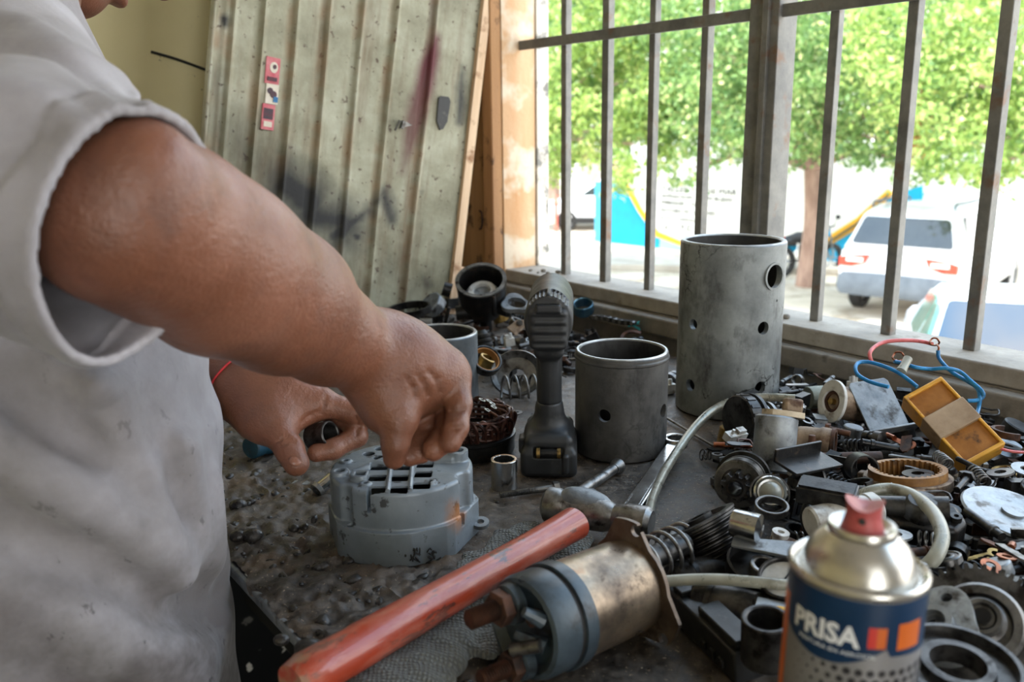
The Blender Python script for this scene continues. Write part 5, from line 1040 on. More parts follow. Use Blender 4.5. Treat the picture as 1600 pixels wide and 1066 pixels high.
# ------------------------------------------------------------------ cordless drill seen from behind
M_drill = mat('black_drill_rubber', rgb(22, 23, 24), rgb(44, 45, 46), 30, (0.36, 0.6), 0.0, 0.18, 700, (rgb(88, 86, 82), 50, 0.62, 0.80), rnd=False)
DB = Zp(862, 752, BZ)+Vector((0, 0.052, 0)); dh = solve_h(DB+Vector((0, -0.02, 0)), 453); DS_ = dh/0.235
def f_drill(p):
    p = p/DS_; x, y, z = p[..., 0], p[..., 1], p[..., 2]
    d = s_box(p, (0, 0.0, 0.019), (0.0355, 0.052, 0.0185), 0.008)                                            # battery foot
    d = smin(d, s_box(p, (0, -0.002, 0.043), (0.031, 0.046, 0.012), 0.010), 0.006)
    d = smin(d, s_cone(p, (0, 0.0, 0.052), (0, -0.004, 0.075), 0.024, 0.0175), 0.018)
    g = np.sqrt((x/0.92)**2+((y+0.006+(z-0.11)*0.06)/1.18)**2)-np.interp(z, [0.05, 0.08, 0.12, 0.155, 0.19], [0.0185, 0.0172, 0.0172, 0.0182, 0.0195]); g = np.maximum(np.maximum(g, 0.05-z), z-0.18)
    d = smin(d, g, 0.008)
    hd = np.sqrt((x/1.0)**2+((z-0.199)/1.18)**2)-0.0300; hd = np.maximum(hd, np.abs(y-0.035)-0.079); hd = smax(hd, -(y+0.045+0.30*(0.0-0)) - 0.0, 0.012); d = smin(d, hd, 0.008)
    d = smin(d, s_cone(p, (0, 0.11, 0.199), (0, 0.150, 0.199), 0.026, 0.021), 0.006); d = smin(d, s_cone(p, (0, 0.15, 0.199), (0, 0.178, 0.199), 0.0205, 0.0125), 0.002)
    d = smin(d, s_box(p, (0, -0.032, 0.190), (0.0235, 0.016, 0.026), 0.008), 0.004)                        # rubber bumper on the back
    for zz, w in ((0.205, 0.019), (0.194, 0.022), (0.183, 0.022), (0.172, 0.018)):
        d = smax(d, -s_cone(p, (-w, -0.049, zz), (w, -0.049, zz), 0.0026, 0.0026), 0.003)
    d = smin(d, s_box(p, (0, -0.044, 0.216), (0.0145, 0.006, 0.005), 0.002), 0.002)
    d = smin(d, s_cone(p, (-0.010, -0.026, 0.158), (0.010, -0.026, 0.158), 0.009, 0.009), 0.006)
    for i in range(5):                                                                                     # top vents
        for sd in (-1, 1):
            a = 0.16+0.17*i; d = smax(d, -s_cone(p, (sd*0.0295*math.sin(a), -0.040, 0.199+0.0340*math.cos(a)), (sd*0.0295*math.sin(a)*1.05, -0.012, 0.199+0.0342*math.cos(a)), 0.0023, 0.0023), 0.001)
    d = smax(d, -np.maximum(np.abs(z-0.0885)-0.0006, -g-0.0012), 0.001); d = smax(d, -np.maximum(np.abs(z-0.0545)-0.0006, np.abs(y+0.02)-0.2-np.abs(x)*0+np.maximum(0, -d*0)), 0.001) if False else d
    for sd in (-1, 1): d = smax(d, -s_cone(p, (sd*0.0125, -0.0225, 0.090), (sd*0.0125, -0.0215, 0.150), 0.0009, 0.0009), 0.001)
    d = smax(d, -np.maximum(np.abs(z-0.031)-0.0007, s_box(p, (0, 0, 0.03), (0.04, 0.06, 0.02))+0.0)-0.0 if False else d*0-1.0+0*d, 0.001) if False else d
    d = smax(d, -s_box(p, (0, -0.052, 0.034), (0.0185, 0.006, 0.0062), 0.002), 0.002)                       # clip recess
    d = smin(d, s_box(p, (0.021, -0.052, 0.020), (0.0038, 0.004, 0.0125), 0.003), 0.002); d = smin(d, s_box(p, (-0.0345, -0.02, 0.036), (0.004, 0.012, 0.010), 0.003), 0.003)
    return d*DS_
dme = sdf_mesh(f_drill, (-0.06, -0.075, -0.004), (0.06, 0.19, 0.25), 0.0011, 'body', M_drill, 24)
drill = thing('cordless_drill', 'black cordless drill standing upright on its battery between the steel tubes', 'drill', T(DB) @ RZ(-4)); part('body', dme, None, drill)
k = MB(); k.cyl(0.0052*DS_, 0.0235*DS_, 14, T(-0.0118*DS_, -0.0515*DS_, 0.0345*DS_) @ RY(90)); part('clip_pin', k, steel_black, drill)
for sd in (-1, 1): k = MB(); k.ring(0.0066*DS_, 0.004*DS_, 0.0042*DS_, 16, T(sd*0.0128*DS_-0.002*DS_, -0.0515*DS_, 0.0345*DS_) @ RY(90)); part('clip_ferrule', k, brass, drill)
stamp(drill)

# ------------------------------------------------------------------ chrome socket, bolt, rod, spanner, bent tube
k = MB(); sr = 0.0146; sh_ = solve_h(Zp(788, 762, BZ), 717); n = 48
def pt12(r, a): return r*(1.0+0.07*abs(math.sin(6*a)))
k.ringprism([(sr*math.cos(2*PI*i/n), sr*math.sin(2*PI*i/n)) for i in range(n)], [(pt12(0.0108, 2*PI*i/n)*math.cos(2*PI*i/n), pt12(0.0108, 2*PI*i/n)*math.sin(2*PI*i/n)) for i in range(n)], 0.0, sh_)
sock = thing('socket', 'chrome hexagon socket standing beside the foot of the drill', 'socket', T(Zp(788, 762, BZ))); part('sleeve', k, chrome, sock, bw=0.0006)
k = MB(); k.cyl(0.0108, 0.012, 24); part('drive_end', k, steel_dark, sock); stamp(sock)
def bolt_mb(r, L, hr, hh, thread=True):
    m_ = MB(); m_.prism([(hr*math.cos(PI/3*i), hr*math.sin(PI/3*i)) for i in range(6)], 0, hh); pr = [(r, hh)]
    if thread:
        z = hh+L*0.35; pr.append((r, z))
        while z < L+hh-0.0014: pr += [(r*0.84, z+0.0006), (r, z+0.0012)]; z += 0.0012
    pr += [(r, L+hh-0.0006), (r*0.8, L+hh)]; m_.lathe(pr, 14); return m_
def solo_line(name, label, cat, mb, mt, pa, pb, bw=0, grp=None):     # along local +Z from pa to pb
    o = solo(name, label, cat, mb, mt, aim(pa, pb), grp, bw=bw); stamp(o); return o
pa, pb = Zp(873, 761, BZ+0.0066), Zp(781, 774, BZ+0.0050); solo_line('bolt', 'long steel hex bolt lying between socket and hammer head', 'bolt', bolt_mb(0.0036, (pb-pa).length-0.006, 0.0066, 0.006), steel_mid, pa, pb)
pa, pb = Zp(872, 793, BZ+0.010), Zp(966, 728, BZ+0.0095); L = (pb-pa).length; k = MB(); k.lathe([(0.0058, 0), (0.0058, L-0.012), (0.0062, L-0.010), (0.0092, L-0.004), (0.0092, L), (0.0064, L), (0.0064, L-0.012)], 24); solo_line('punch', 'dark steel drift pin with a flared end lying behind the hammer head', 'punch', k, steel_mid, pa, pb)
wrn = thing('spanner', 'chrome ring spanner lying under the bent metal tube', 'spanner', Matrix.Identity(4)); pr, pe = Zp(1056, 690, BZ+0.013), Zp(965, 828, BZ+0.006)
wd_ = (pe-pr).normalized(); Mw = zto((Vector((0, 0, 1))-wd_*wd_.z), wd_); Mw.translation = pr; wrn.matrix_basis = Mw
k = MB(); n = 48; k.ringprism([(0.0150*math.cos(2*PI*i/n), 0.0150*math.sin(2*PI*i/n)) for i in range(n)], [(pt12(0.0098, 2*PI*i/n)*math.cos(2*PI*i/n), pt12(0.0098, 2*PI*i/n)*math.sin(2*PI*i/n)) for i in range(n)], -0.0055, 0.0055); part('ring_end', k, chrome, wrn, bw=0.001)
k = MB(); L = (pe-pr).length; k.prism([(0.0138, -0.0068), (0.030, -0.0082), (L, -0.0098), (L, 0.0098), (0.030, 0.0082), (0.0138, 0.0068)], -0.0028, 0.0028); part('shank', k, chrome, wrn, bw=0.0012); 
k = MB(); k.prism([(0.032, -0.0050), (L-0.03, -0.0062), (L-0.03, 0.0062), (0.032, 0.0050)], 0.0022, 0.0030); part('raised_panel', k, chrome, wrn, bw=0.0003); stamp(wrn)

# ------------------------------------------------------------------ hammer
def handle_mat():
    N = NT('worn_orange_varnish'); v = N.coords(False); f = N.noise(v, 20, 5, 0.6, (1, 1, 0.15)); c = N.ramp(f, [(0.3, rgb(136, 44, 22)), (0.7, rgb(174, 66, 34))])
    g = N.noise(v, 48, 6, 0.75, (1, 1, 0.35)); k = N.ramp(g, [(0.555, (0, 0, 0)), (0.585, (1, 1, 1))]); c = N.mix(N.math('MULTIPLY', k, 0.85), c, rgb(52, 34, 30)); pw = N.noise(v, 30, 6, 0.75, (1, 1, 0.3)); k = N.ramp(pw, [(0.44, (0, 0, 0)), (0.60, (1, 1, 1))]); c = N.mix(N.math('MULTIPLY', k, 0.5), c, rgb(186, 122, 104))
    z = N.n('ShaderNodeSeparateXYZ'); N.l(v, z.inputs[0]); mr = N.n('ShaderNodeMapRange'); mr.inputs[1].default_value = 0.075; mr.inputs[2].default_value = -0.05; N.l(z.outputs[2], mr.inputs[0])
    h = N.noise(v, 26, 4, 0.6); k = N.ramp(N.math('ADD', N.math('MULTIPLY', mr.outputs[0], 0.62), N.math('MULTIPLY', h, 0.7)), [(0.66, (0, 0, 0)), (0.71, (1, 1, 1))]); c = N.mix(k, c, rgb(140, 102, 78))
    k = N.ramp(N.noise(v, 15, 3, 0.5), [(0.62, (0, 0, 0)), (0.65, (1, 1, 1))]); c = N.mix(N.math('MULTIPLY', k, mr.outputs[0]), c, rgb(70, 70, 70)); N.bump(g, 0.25, 0.001)
    return N.set(c, N.ramp(h, [(0.3, (0.28,)*3), (0.7, (0.5,)*3)]), 0.0, Coat_Weight=0.45)
ha, hb = Zp(455, 1070, 0.938), Zp(898, 818, 0.936); L = (hb-ha).length
ham = thing('hammer', 'ball-peen hammer with a chipped orange handle lying across the front of the bench', 'hammer', aim(ha, hb)); k = MB(); nn = 26
rs = [0.0158+0.0012*math.cos(2.6*i/nn*PI*0.5)+0.0010*max(0, (i/nn-0.8))/0.2 for i in range(nn+1)]; rs[0] *= 0.82; k.tube([(0, 0, L*i/nn) for i in range(nn+1)], rs, 24); k.v = [(x*1.0, y*0.92, z) for x, y, z in k.v]; part('handle', k, handle_mat(), ham, sm=60)
hi = ham.matrix_basis.inverted(); q0, q1 = Zp(852, 787, 0.926), Zp(1018, 820, 0.924); hl = (q1-q0).length; Mh = hi @ aim(q0, q1)
k = MB(); k.lathe([(0.0, 0.0), (0.0135, 0.0), (0.0172, 0.003), (0.0176, 0.014), (0.0140, 0.022), (0.0150, 0.030), (0.0172, hl*0.40), (0.0160, hl*0.58), (0.0124, hl*0.66), (0.0136, hl*0.72), (0.0158, hl*0.78), (0.0162, hl-0.005), (0.0130, hl), (0.0, hl)], 32, Mh); part('head', k, steel_mid, ham, sm=30)
up_ = (Vector((0, 0, 1))); k = MB(); mid = q0.lerp(q1, 0.40)+Vector((0, 0, 0.0135)); ax = (q1-q0).normalized(); Mk = zto(Vector((0, -0.35, 1)), ax); Mk.translation = mid; k.lathe([(0.001, 0.0052), (0.010, 0.005), (0.0135, 0.0030), (0.016, -0.004)], 28, hi @ Mk @ Matrix.Diagonal((1.75, 0.85, 1, 1))); part('eye_cheek', k, alu, ham, sm=50, label='worn flat cheek of the hammer head'); stamp(ham)

# ------------------------------------------------------------------ knitted glove under the hammer
def knit():
    N = NT('dirty_grey_knit'); v = N.coords(False); f = N.noise(v, 22, 5, 0.6); c = N.ramp(f, [(0.3, rgb(44, 46, 45)), (0.7, rgb(104, 106, 100))])
    w = N.n('ShaderNodeTexWave', wave_type='BANDS', bands_direction='X'); w.inputs['Scale'].default_value = 95; w.inputs['Distortion'].default_value = 6; w.inputs['Detail'].default_value = 2; N.l(v, w.inputs[0])
    w2 = N.n('ShaderNodeTexWave', wave_type='BANDS', bands_direction='Y'); w2.inputs['Scale'].default_value = 95; w2.inputs['Distortion'].default_value = 6; N.l(v, w2.inputs[0])
    h = N.math('MULTIPLY', w.outputs[1], w2.outputs[1]); c = N.mix(N.math('MULTIPLY', h, 0.7), c, rgb(132, 132, 124)); N.bump(h, 0.9, 0.0025); return N.set(c, 0.95, 0, Sheen_Weight=0.2)
M_knit = knit(); gz = BZ+0.009
gl = [(Zp(690, 980, gz), Zp(790, 905, gz), 0.034, 0.034), (Zp(770, 905, gz), Zp(850, 850, gz), 0.014, 0.011), (Zp(745, 890, gz), Zp(790, 838, gz), 0.012, 0.010), (Zp(790, 838, gz), Zp(832, 822, gz), 0.010, 0.009), (Zp(820, 905, gz), Zp(900, 862, gz), 0.013, 0.011), (Zp(880, 862, gz), Zp(915, 838, gz+0.004), 0.011, 0.010), (Zp(700, 930, gz), Zp(738, 868, gz), 0.011, 0.009), (Zp(690, 980, gz), Zp(610, 1075, gz), 0.036, 0.040), (Zp(790, 960, gz), Zp(770, 1010, gz), 0.016, 0.014)]
def f_gl(p):
    q = p.copy(); q[..., 2] = (q[..., 2]-gz)*2.4+gz; d = np.full(p.shape[:-1], 1.0, dtype=np.float32)
    for a, b, ra, rb in gl: d = smin(d, s_cone(q, a, b, ra*0.95, rb*0.95), 0.008)
    d = d*0.55+0.0016*np.sin(p[..., 0]*160+2*np.sin(p[..., 1]*130))*np.sin(p[..., 1]*140+p[..., 0]*60)
    return np.maximum(d, BZ+0.0008-p[..., 2])
lo3 = np.min([np.minimum(np.array(a), np.array(b)) for a, b, *_ in gl], 0)-0.06; hi3 = np.max([np.maximum(np.array(a), np.array(b)) for a, b, *_ in gl], 0)+0.06
gme = sdf_mesh(f_gl, (lo3[0], lo3[1], BZ-0.003), (hi3[0], hi3[1], BZ+0.05), 0.0016, 'glove', M_knit, 20)
gme.transform(Matrix.Translation(-Zp(740, 930, BZ))); glo = solo('work_glove', 'crumpled dark grey knitted glove lying under the hammer handle', 'glove', gme, None, T(Zp(740, 930, BZ)))

# ------------------------------------------------------------------ starter solenoid in the foreground
def bronze():
    N = NT('worn_bronze_plating'); v = N.coords(False); f = N.noise(v, 26, 6, 0.65); c = N.ramp(f, [(0.3, rgb(76, 66, 58)), (0.48, rgb(128, 112, 95)), (0.6, rgb(160, 141, 118)), (0.75, rgb(152, 108, 76))])
    g = N.noise(v, 70, 5, 0.7); k = N.ramp(g, [(0.58, (0, 0, 0)), (0.7, (1, 1, 1))]); c = N.mix(N.math('MULTIPLY', k, 0.7), c, rgb(66, 52, 44)); N.bump(g, 0.3, 0.001); return N.set(c, N.ramp(g, [(0.3, (0.24,)*3), (0.7, (0.5,)*3)]), 0.75)
M_bronze = bronze(); M_cap = mat('blue_black_phenolic', rgb(36, 44, 50), rgb(66, 78, 86), 24, (0.25, 0.45), 0.05, 0.15, 300, (rgb(24, 24, 25), 40, 0.52, 0.66), rnd=False)
so0, so1 = Zp(858, 966, 0.941), Zp(981, 915, 0.936); L = (so1-so0).length; SRr = 0.0365
sol = thing('starter_solenoid', 'worn bronze starter solenoid with black cap and rusty terminals lying in the foreground', 'solenoid', aim(so0, so1)); si = sol.matrix_basis.inverted()
k = MB(); k.lathe([(SRr-0.004, 0.0), (SRr, 0.002), (SRr, L-0.006), (SRr-0.001, L)], 48); part('can', k, M_bronze, sol)
k = MB(); k.lathe([(SRr+0.0028, 0.001), (SRr+0.0032, 0.004), (SRr+0.0026, 0.0120), (SRr, 0.0125)], 48); part('crimp_band', k, M_cap, sol); k = MB(); k.lathe([(SRr+0.0005, -0.004), (SRr+0.0005, 0.002)], 48); part('gasket', k, rubber, sol)
k = MB(); k.lathe([(0.0, -0.020), (SRr-0.010, -0.020), (SRr-0.004, -0.026), (SRr-0.0005, -0.025), (SRr+0.0012, -0.020), (SRr+0.0012, -0.003), (SRr-0.002, 0.0)], 48); part('end_cap', k, M_cap, sol)
ey = (si.to_3x3() @ Vector((0, 0, 1))); ey.z = 0; ey.normalize(); ex = ey.cross(Vector((0, 0, 1))); 
if (sol.matrix_basis.to_3x3() @ ex).dot(cr) < 0: ex = -ex
def at2(r, u, z): return ex*r+ey*u+Vector((0, 0, z))
def terminal(r, u, sc, lab=None):
    k = MB(); k.lathe([(0.0155*sc, -0.026), (0.0145*sc, -0.033), (0.0120*sc, -0.034)], 24, T(at2(r, u, 0))); bs = part('terminal_boss', k, M_cap, sol)
    k = MB(); k.prism([(0.0132*sc*math.cos(PI/3*i), 0.0132*sc*math.sin(PI/3*i)) for i in range(6)], -0.0425, -0.034, T(at2(r, u, 0))); nb_ = part('terminal_nut', k, rust, sol, bw=0.0006)
    pr = []; z = -0.066
    while z < -0.034: pr += [(0.0057*sc, z), (0.0074*sc, z+0.0011)]; z += 0.0022
    k = MB(); k.lathe([(0.0001, -0.0665), (0.006*sc, -0.0662)]+pr, 20, T(at2(r, u, 0))); part('terminal_stud', k, mat('copper_rust_stud', rgb(36, 26, 22), rgb(88, 56, 42), 60, (0.45, 0.6), 0.6, 0.2, 300), sol)
terminal(-0.010, 0.016, 0.98); terminal(0.004, -0.022, 0.86)
for pa, pb in (((-0.030, 0.012), (-0.018, 0.020)), ((0.004, 0.002), (0.022, -0.004)), ((0.012, 0.022), (0.018, 0.014))):
    k = MB(); k.tube([at2(*pa, -0.036), at2(*pb, -0.024)], [0.0035, 0.006], 10); part('cap_rib', k, M_cap, sol)
k = MB(); k.tube([at2(0.006, -0.008, -0.040), at2(0.024, 0.0, -0.030)], 0.0048, 12); part('blade_terminal', k, steel_mid, sol); k = MB(); k.cyl(0.0055, 0.008, 12, T(at2(0.012, 0.014, -0.030))); part('rivet', k, rust, sol)
fl = []; 
for i in range(3):
    a0 = math.radians(96+120*i)
    for j in range(7):
        a = a0+math.radians(-12+4*j); fl.append((0.0535*math.cos(a), 0.0535*math.sin(a)))
    for j in range(5):
        a = a0+math.radians(34+13*j); fl.append((0.0405*math.cos(a), 0.0405*math.sin(a)))
cuts = []
for i in range(3):
    a0 = math.radians(96+120*i); q = MB(); q.cyl(0.0048, 0.02, 16, T(0.0478*math.cos(a0), 0.0478*math.sin(a0), L-0.008)); cuts.append(q)
k = MB(); k.prism([(ex*x+ey*y)[:2] for x, y in fl][::(1 if ex.cross(ey).z > 0 else -1)], L-0.0008, L+0.0028); part('flange', boolean(k, cuts, mat('brown_flange_plate', rgb(78, 66, 58), rgb(126, 110, 96), 40, (0.35, 0.55), 0.6, 0.3, 300, (rgb(60, 48, 40), 50, 0.55, 0.7)), 'flange', 30), None, sol)
sp0, sp1 = Zp(1000, 880, 0.940), Zp(1070, 850, 0.942); Ls = (sp1-sp0).length; Ms = si @ aim(sp0, sp1)
k = MB(); k.tube(helix(0.0178, Ls/4.3, 4.3, 24), 0.0018, 8, M=Ms); part('return_spring', k, steel_mid, sol, sm=70); k = MB(); k.cyl(0.0095, Ls*1.02, 20, Ms); part('plunger', k, steel_dark, sol); stamp(sol)

# ------------------------------------------------------------------ spray can
M_tin = mat('brushed_tin', rgb(176, 172, 164), rgb(206, 202, 194), 20, (0.22, 0.34), 0.9, 0.04, 200, rnd=False); M_navy2 = mat('label_navy', rgb(14, 44, 74), rgb(20, 54, 88), 10, (0.3, 0.4), 0, 0, rnd=False); M_or = mat('label_orange', rgb(202, 98, 34), rgb(214, 110, 44), 10, (0.3, 0.4), 0, 0, rnd=False)
M_lgrey = mat('label_silver_grey', rgb(128, 126, 126), rgb(150, 148, 148), 14, (0.3, 0.42), 0.3, 0.05, rnd=False); M_lwhite = mat('label_white', rgb(222, 224, 226), rgb(232, 232, 232), 10, (0.3, 0.4), 0, 0, rnd=False); M_lred = mat('label_red', rgb(196, 52, 40), rgb(206, 60, 46), 10, (0.3, 0.4), 0, 0, rnd=False); M_ldot = mat('label_dot', rgb(46, 44, 46), rgb(60, 58, 60), 10, (0.3, 0.4), 0, 0, rnd=False)
M_noz = mat('faded_red_nozzle', rgb(158, 62, 62), rgb(184, 88, 86), 30, (0.4, 0.55), 0, 0.08, 300, rnd=False, Subsurface_Weight=0.0)
RC = P(1331, 884, 0.440); CR = 0.0335; chh = RC.z-BZ-0.0008; can = thing('spray_can', 'PRISA spray paint can with a red nozzle standing in the near corner', 'spray can', T(RC.x, RC.y, BZ+0.0008) @ RY(1.5) @ RX(-1.0))
k = MB(); k.lathe([(CR-0.003, 0), (CR, 0.002), (CR-0.0006, 0.005), (CR-0.0006, chh-0.004)], 72); part('shell', k, M_lgrey, can)
k = MB(); k.lathe([(CR-0.0010, chh-0.0045), (CR+0.0004, chh-0.0036), (CR+0.0004, chh-0.0006), (CR-0.0012, chh+0.0006), (CR-0.0030, chh-0.0006), (CR-0.0042, chh-0.0030), (CR-0.0052, chh-0.0028), (CR-0.0066, chh+0.002), (CR-0.0085, chh+0.0075), (CR-0.0120, chh+0.0125), (CR-0.0160, chh+0.0160), (CR-0.0172, chh+0.0172)], 72); part('dome', k, M_tin, can, sm=60)
k = MB(); k.lathe([(CR-0.0172, chh+0.0168), (CR-0.0168, chh+0.0196), (CR-0.0176, chh+0.0212), (CR-0.0200, chh+0.0206), (CR-0.0216, chh+0.0180), (0.006, chh+0.0178), (0.0, chh+0.018)], 48); part('valve_cup', k, M_tin, can, sm=60)
cang = math.atan2(CAM.y-RC.y, CAM.x-RC.x); nz_n = 40; k = MB(); rows_ = []
for zz, rr in ((0.0178, 0.0104), (0.0200, 0.0100), (0.0250, 0.0086), (0.0290, 0.0082), (0.0325, 0.0092)):
    rows_.append([(rr*math.cos(2*PI*i/nz_n), rr*math.sin(2*PI*i/nz_n), chh+zz+(0.0020*math.cos(2*(2*PI*i/nz_n-cang-PI/2))*(1 if zz > 0.03 else 0))) for i in range(nz_n)])
rows_.append([(0.006*math.cos(2*PI*i/nz_n), 0.006*math.sin(2*PI*i/nz_n), chh+0.0312+0.0012*math.cos(2*(2*PI*i/nz_n-cang-PI/2))) for i in range(nz_n)]); rows_.append([(0.0005*math.cos(2*PI*i/nz_n), 0.0005*math.sin(2*PI*i/nz_n), chh+0.0292) for i in range(nz_n)])
for r_ in rows_: k.v += r_
for a in range(len(rows_)-1):
    for i in range(nz_n): k.f.append((a*nz_n+i, a*nz_n+(i+1) % nz_n, (a+1)*nz_n+(i+1) % nz_n, (a+1)*nz_n+i))
nzl = part('nozzle', k, M_noz, can, sm=60); cang = math.atan2(CAM.y-RC.y, CAM.x-RC.x)
k = MB(); k.cyl(0.0017, 0.0006, 12, T(0.0086*math.cos(cang-0.05), 0.0086*math.sin(cang-0.05), chh+0.0255) @ RZ(math.degrees(cang-0.05)) @ RY(90)); part('spray_hole', k, M_ldot, nzl)
def patch(a0, a1, ztop, zbot, n=24, lift=0.0):       # label area on the can wall; angles (rad) measured from the camera side, to the right positive
    k = MB(); R_ = CR-0.0006+0.00012+lift
    for i in range(n+1):
        f = i/n; a = a0+(a1-a0)*f
        for z in (ztop(f), zbot(f)): k.v.append((R_*math.cos(cang+a), R_*math.sin(cang+a), z))
        for z in (ztop(f), zbot(f)): k.v.append(((R_-0.0004)*math.cos(cang+a), (R_-0.0004)*math.sin(cang+a), z))
    for i in range(n): a, b = 4*i, 4*i+4; k.f += [(a, a+1, b+1, b), (a+2, b+2, b+3, a+3), (a, b, b+2, a+2), (a+1, a+3, b+3, b+1)]
    k.f += [(0, 2, 3, 1), (4*n, 4*n+1, 4*n+3, 4*n+2)]; return k
zt = chh-0.0046
part('label_band', patch(-1.40, 1.75, lambda f: zt, lambda f: zt-0.021-0.0135*math.sin(PI*min(1, f*1.55)) if f < 0.62 else zt-0.0275-(f-0.62)*0.006, 48), M_navy2, can, label='navy label band')
part('label_strip', patch(-1.55, -1.16, lambda f: zt-0.012, lambda f: 0.01, 10, 0.0001), M_or, can, label='orange edge strip')
part('label_block', patch(0.66, 1.10, lambda f: zt-0.011-0.0035*(0), lambda f: zt-0.0245, 12, 0.0001), M_or, can, label='orange block on the label')
part('slash_mark', patch(0.22, 0.36, lambda f: zt-0.0125, lambda f: zt-0.0232, 6, 0.0001), M_lred, can); part('slash_mark', patch(0.34, 0.48, lambda f: zt-0.0125-0.0*f, lambda f: zt-0.0232, 6, 0.00015), M_or, can)
def bend(me, acen, zb, xs=1.0, lift=0.0001):
    xx = [v.co.x for v in me.vertices]; mid_ = (max(xx)+min(xx))/2
    for v in me.vertices:
        a = acen+(v.co.x-mid_)*xs/CR; R_ = CR-0.0006+0.00014+lift+max(0, v.co.z)*0.1; v.co = Vector((R_*math.cos(cang+a), R_*math.sin(cang+a), zb+v.co.y))
    return me
def dense_text(txt, size, mt, w):
    me = text_mesh(txt, size, mt, 0.0006, w, 'text'); b = bmesh.new(); b.from_mesh(me)
    for _ in range(2):
        es = [e_ for e_ in b.edges if e_.calc_length() > 0.0025]
        if es: bmesh.ops.subdivide_edges(b, edges=es, cuts=1); 
    bmesh.ops.triangulate(b, faces=b.faces); b.to_mesh(me); b.free(); return me
part('lettering', bend(dense_text('PRISA', 0.0142, M_lwhite, 0.0005), -0.40, zt-0.0236, 0.98), None, can, label='white PRISA lettering')
part('lettering', bend(dense_text('PINTURA EN AEROSOL', 0.0030, M_lwhite, 0.0), -0.22, zt-0.0285, 1.25), None, can)
dk = MB()
for r_i in range(14):
    for c_i in range(15):
        a = -0.85+c_i*0.165+(0.0825 if r_i % 2 else 0); z = zt-0.0365-r_i*0.0050; s_ = min(1, max(0.25, (a+0.95)/0.9))
        if z < 0.01: continue
        n0 = len(dk.v); R_ = CR-0.0006+0.0002
        for j in range(10):
            aa2 = 2*PI*j/10; dk.v.append((R_*math.cos(cang+a+0.0019*s_*math.cos(aa2)/CR), R_*math.sin(cang+a+0.0019*s_*math.cos(aa2)/CR), z+0.0019*s_*math.sin(aa2)))
        dk.f.append(tuple(range(n0, n0+10)))
dd_ = part('dot_print', dk, M_ldot, can, sm=0); dd_['kind'] = 'stuff'; stamp(can)
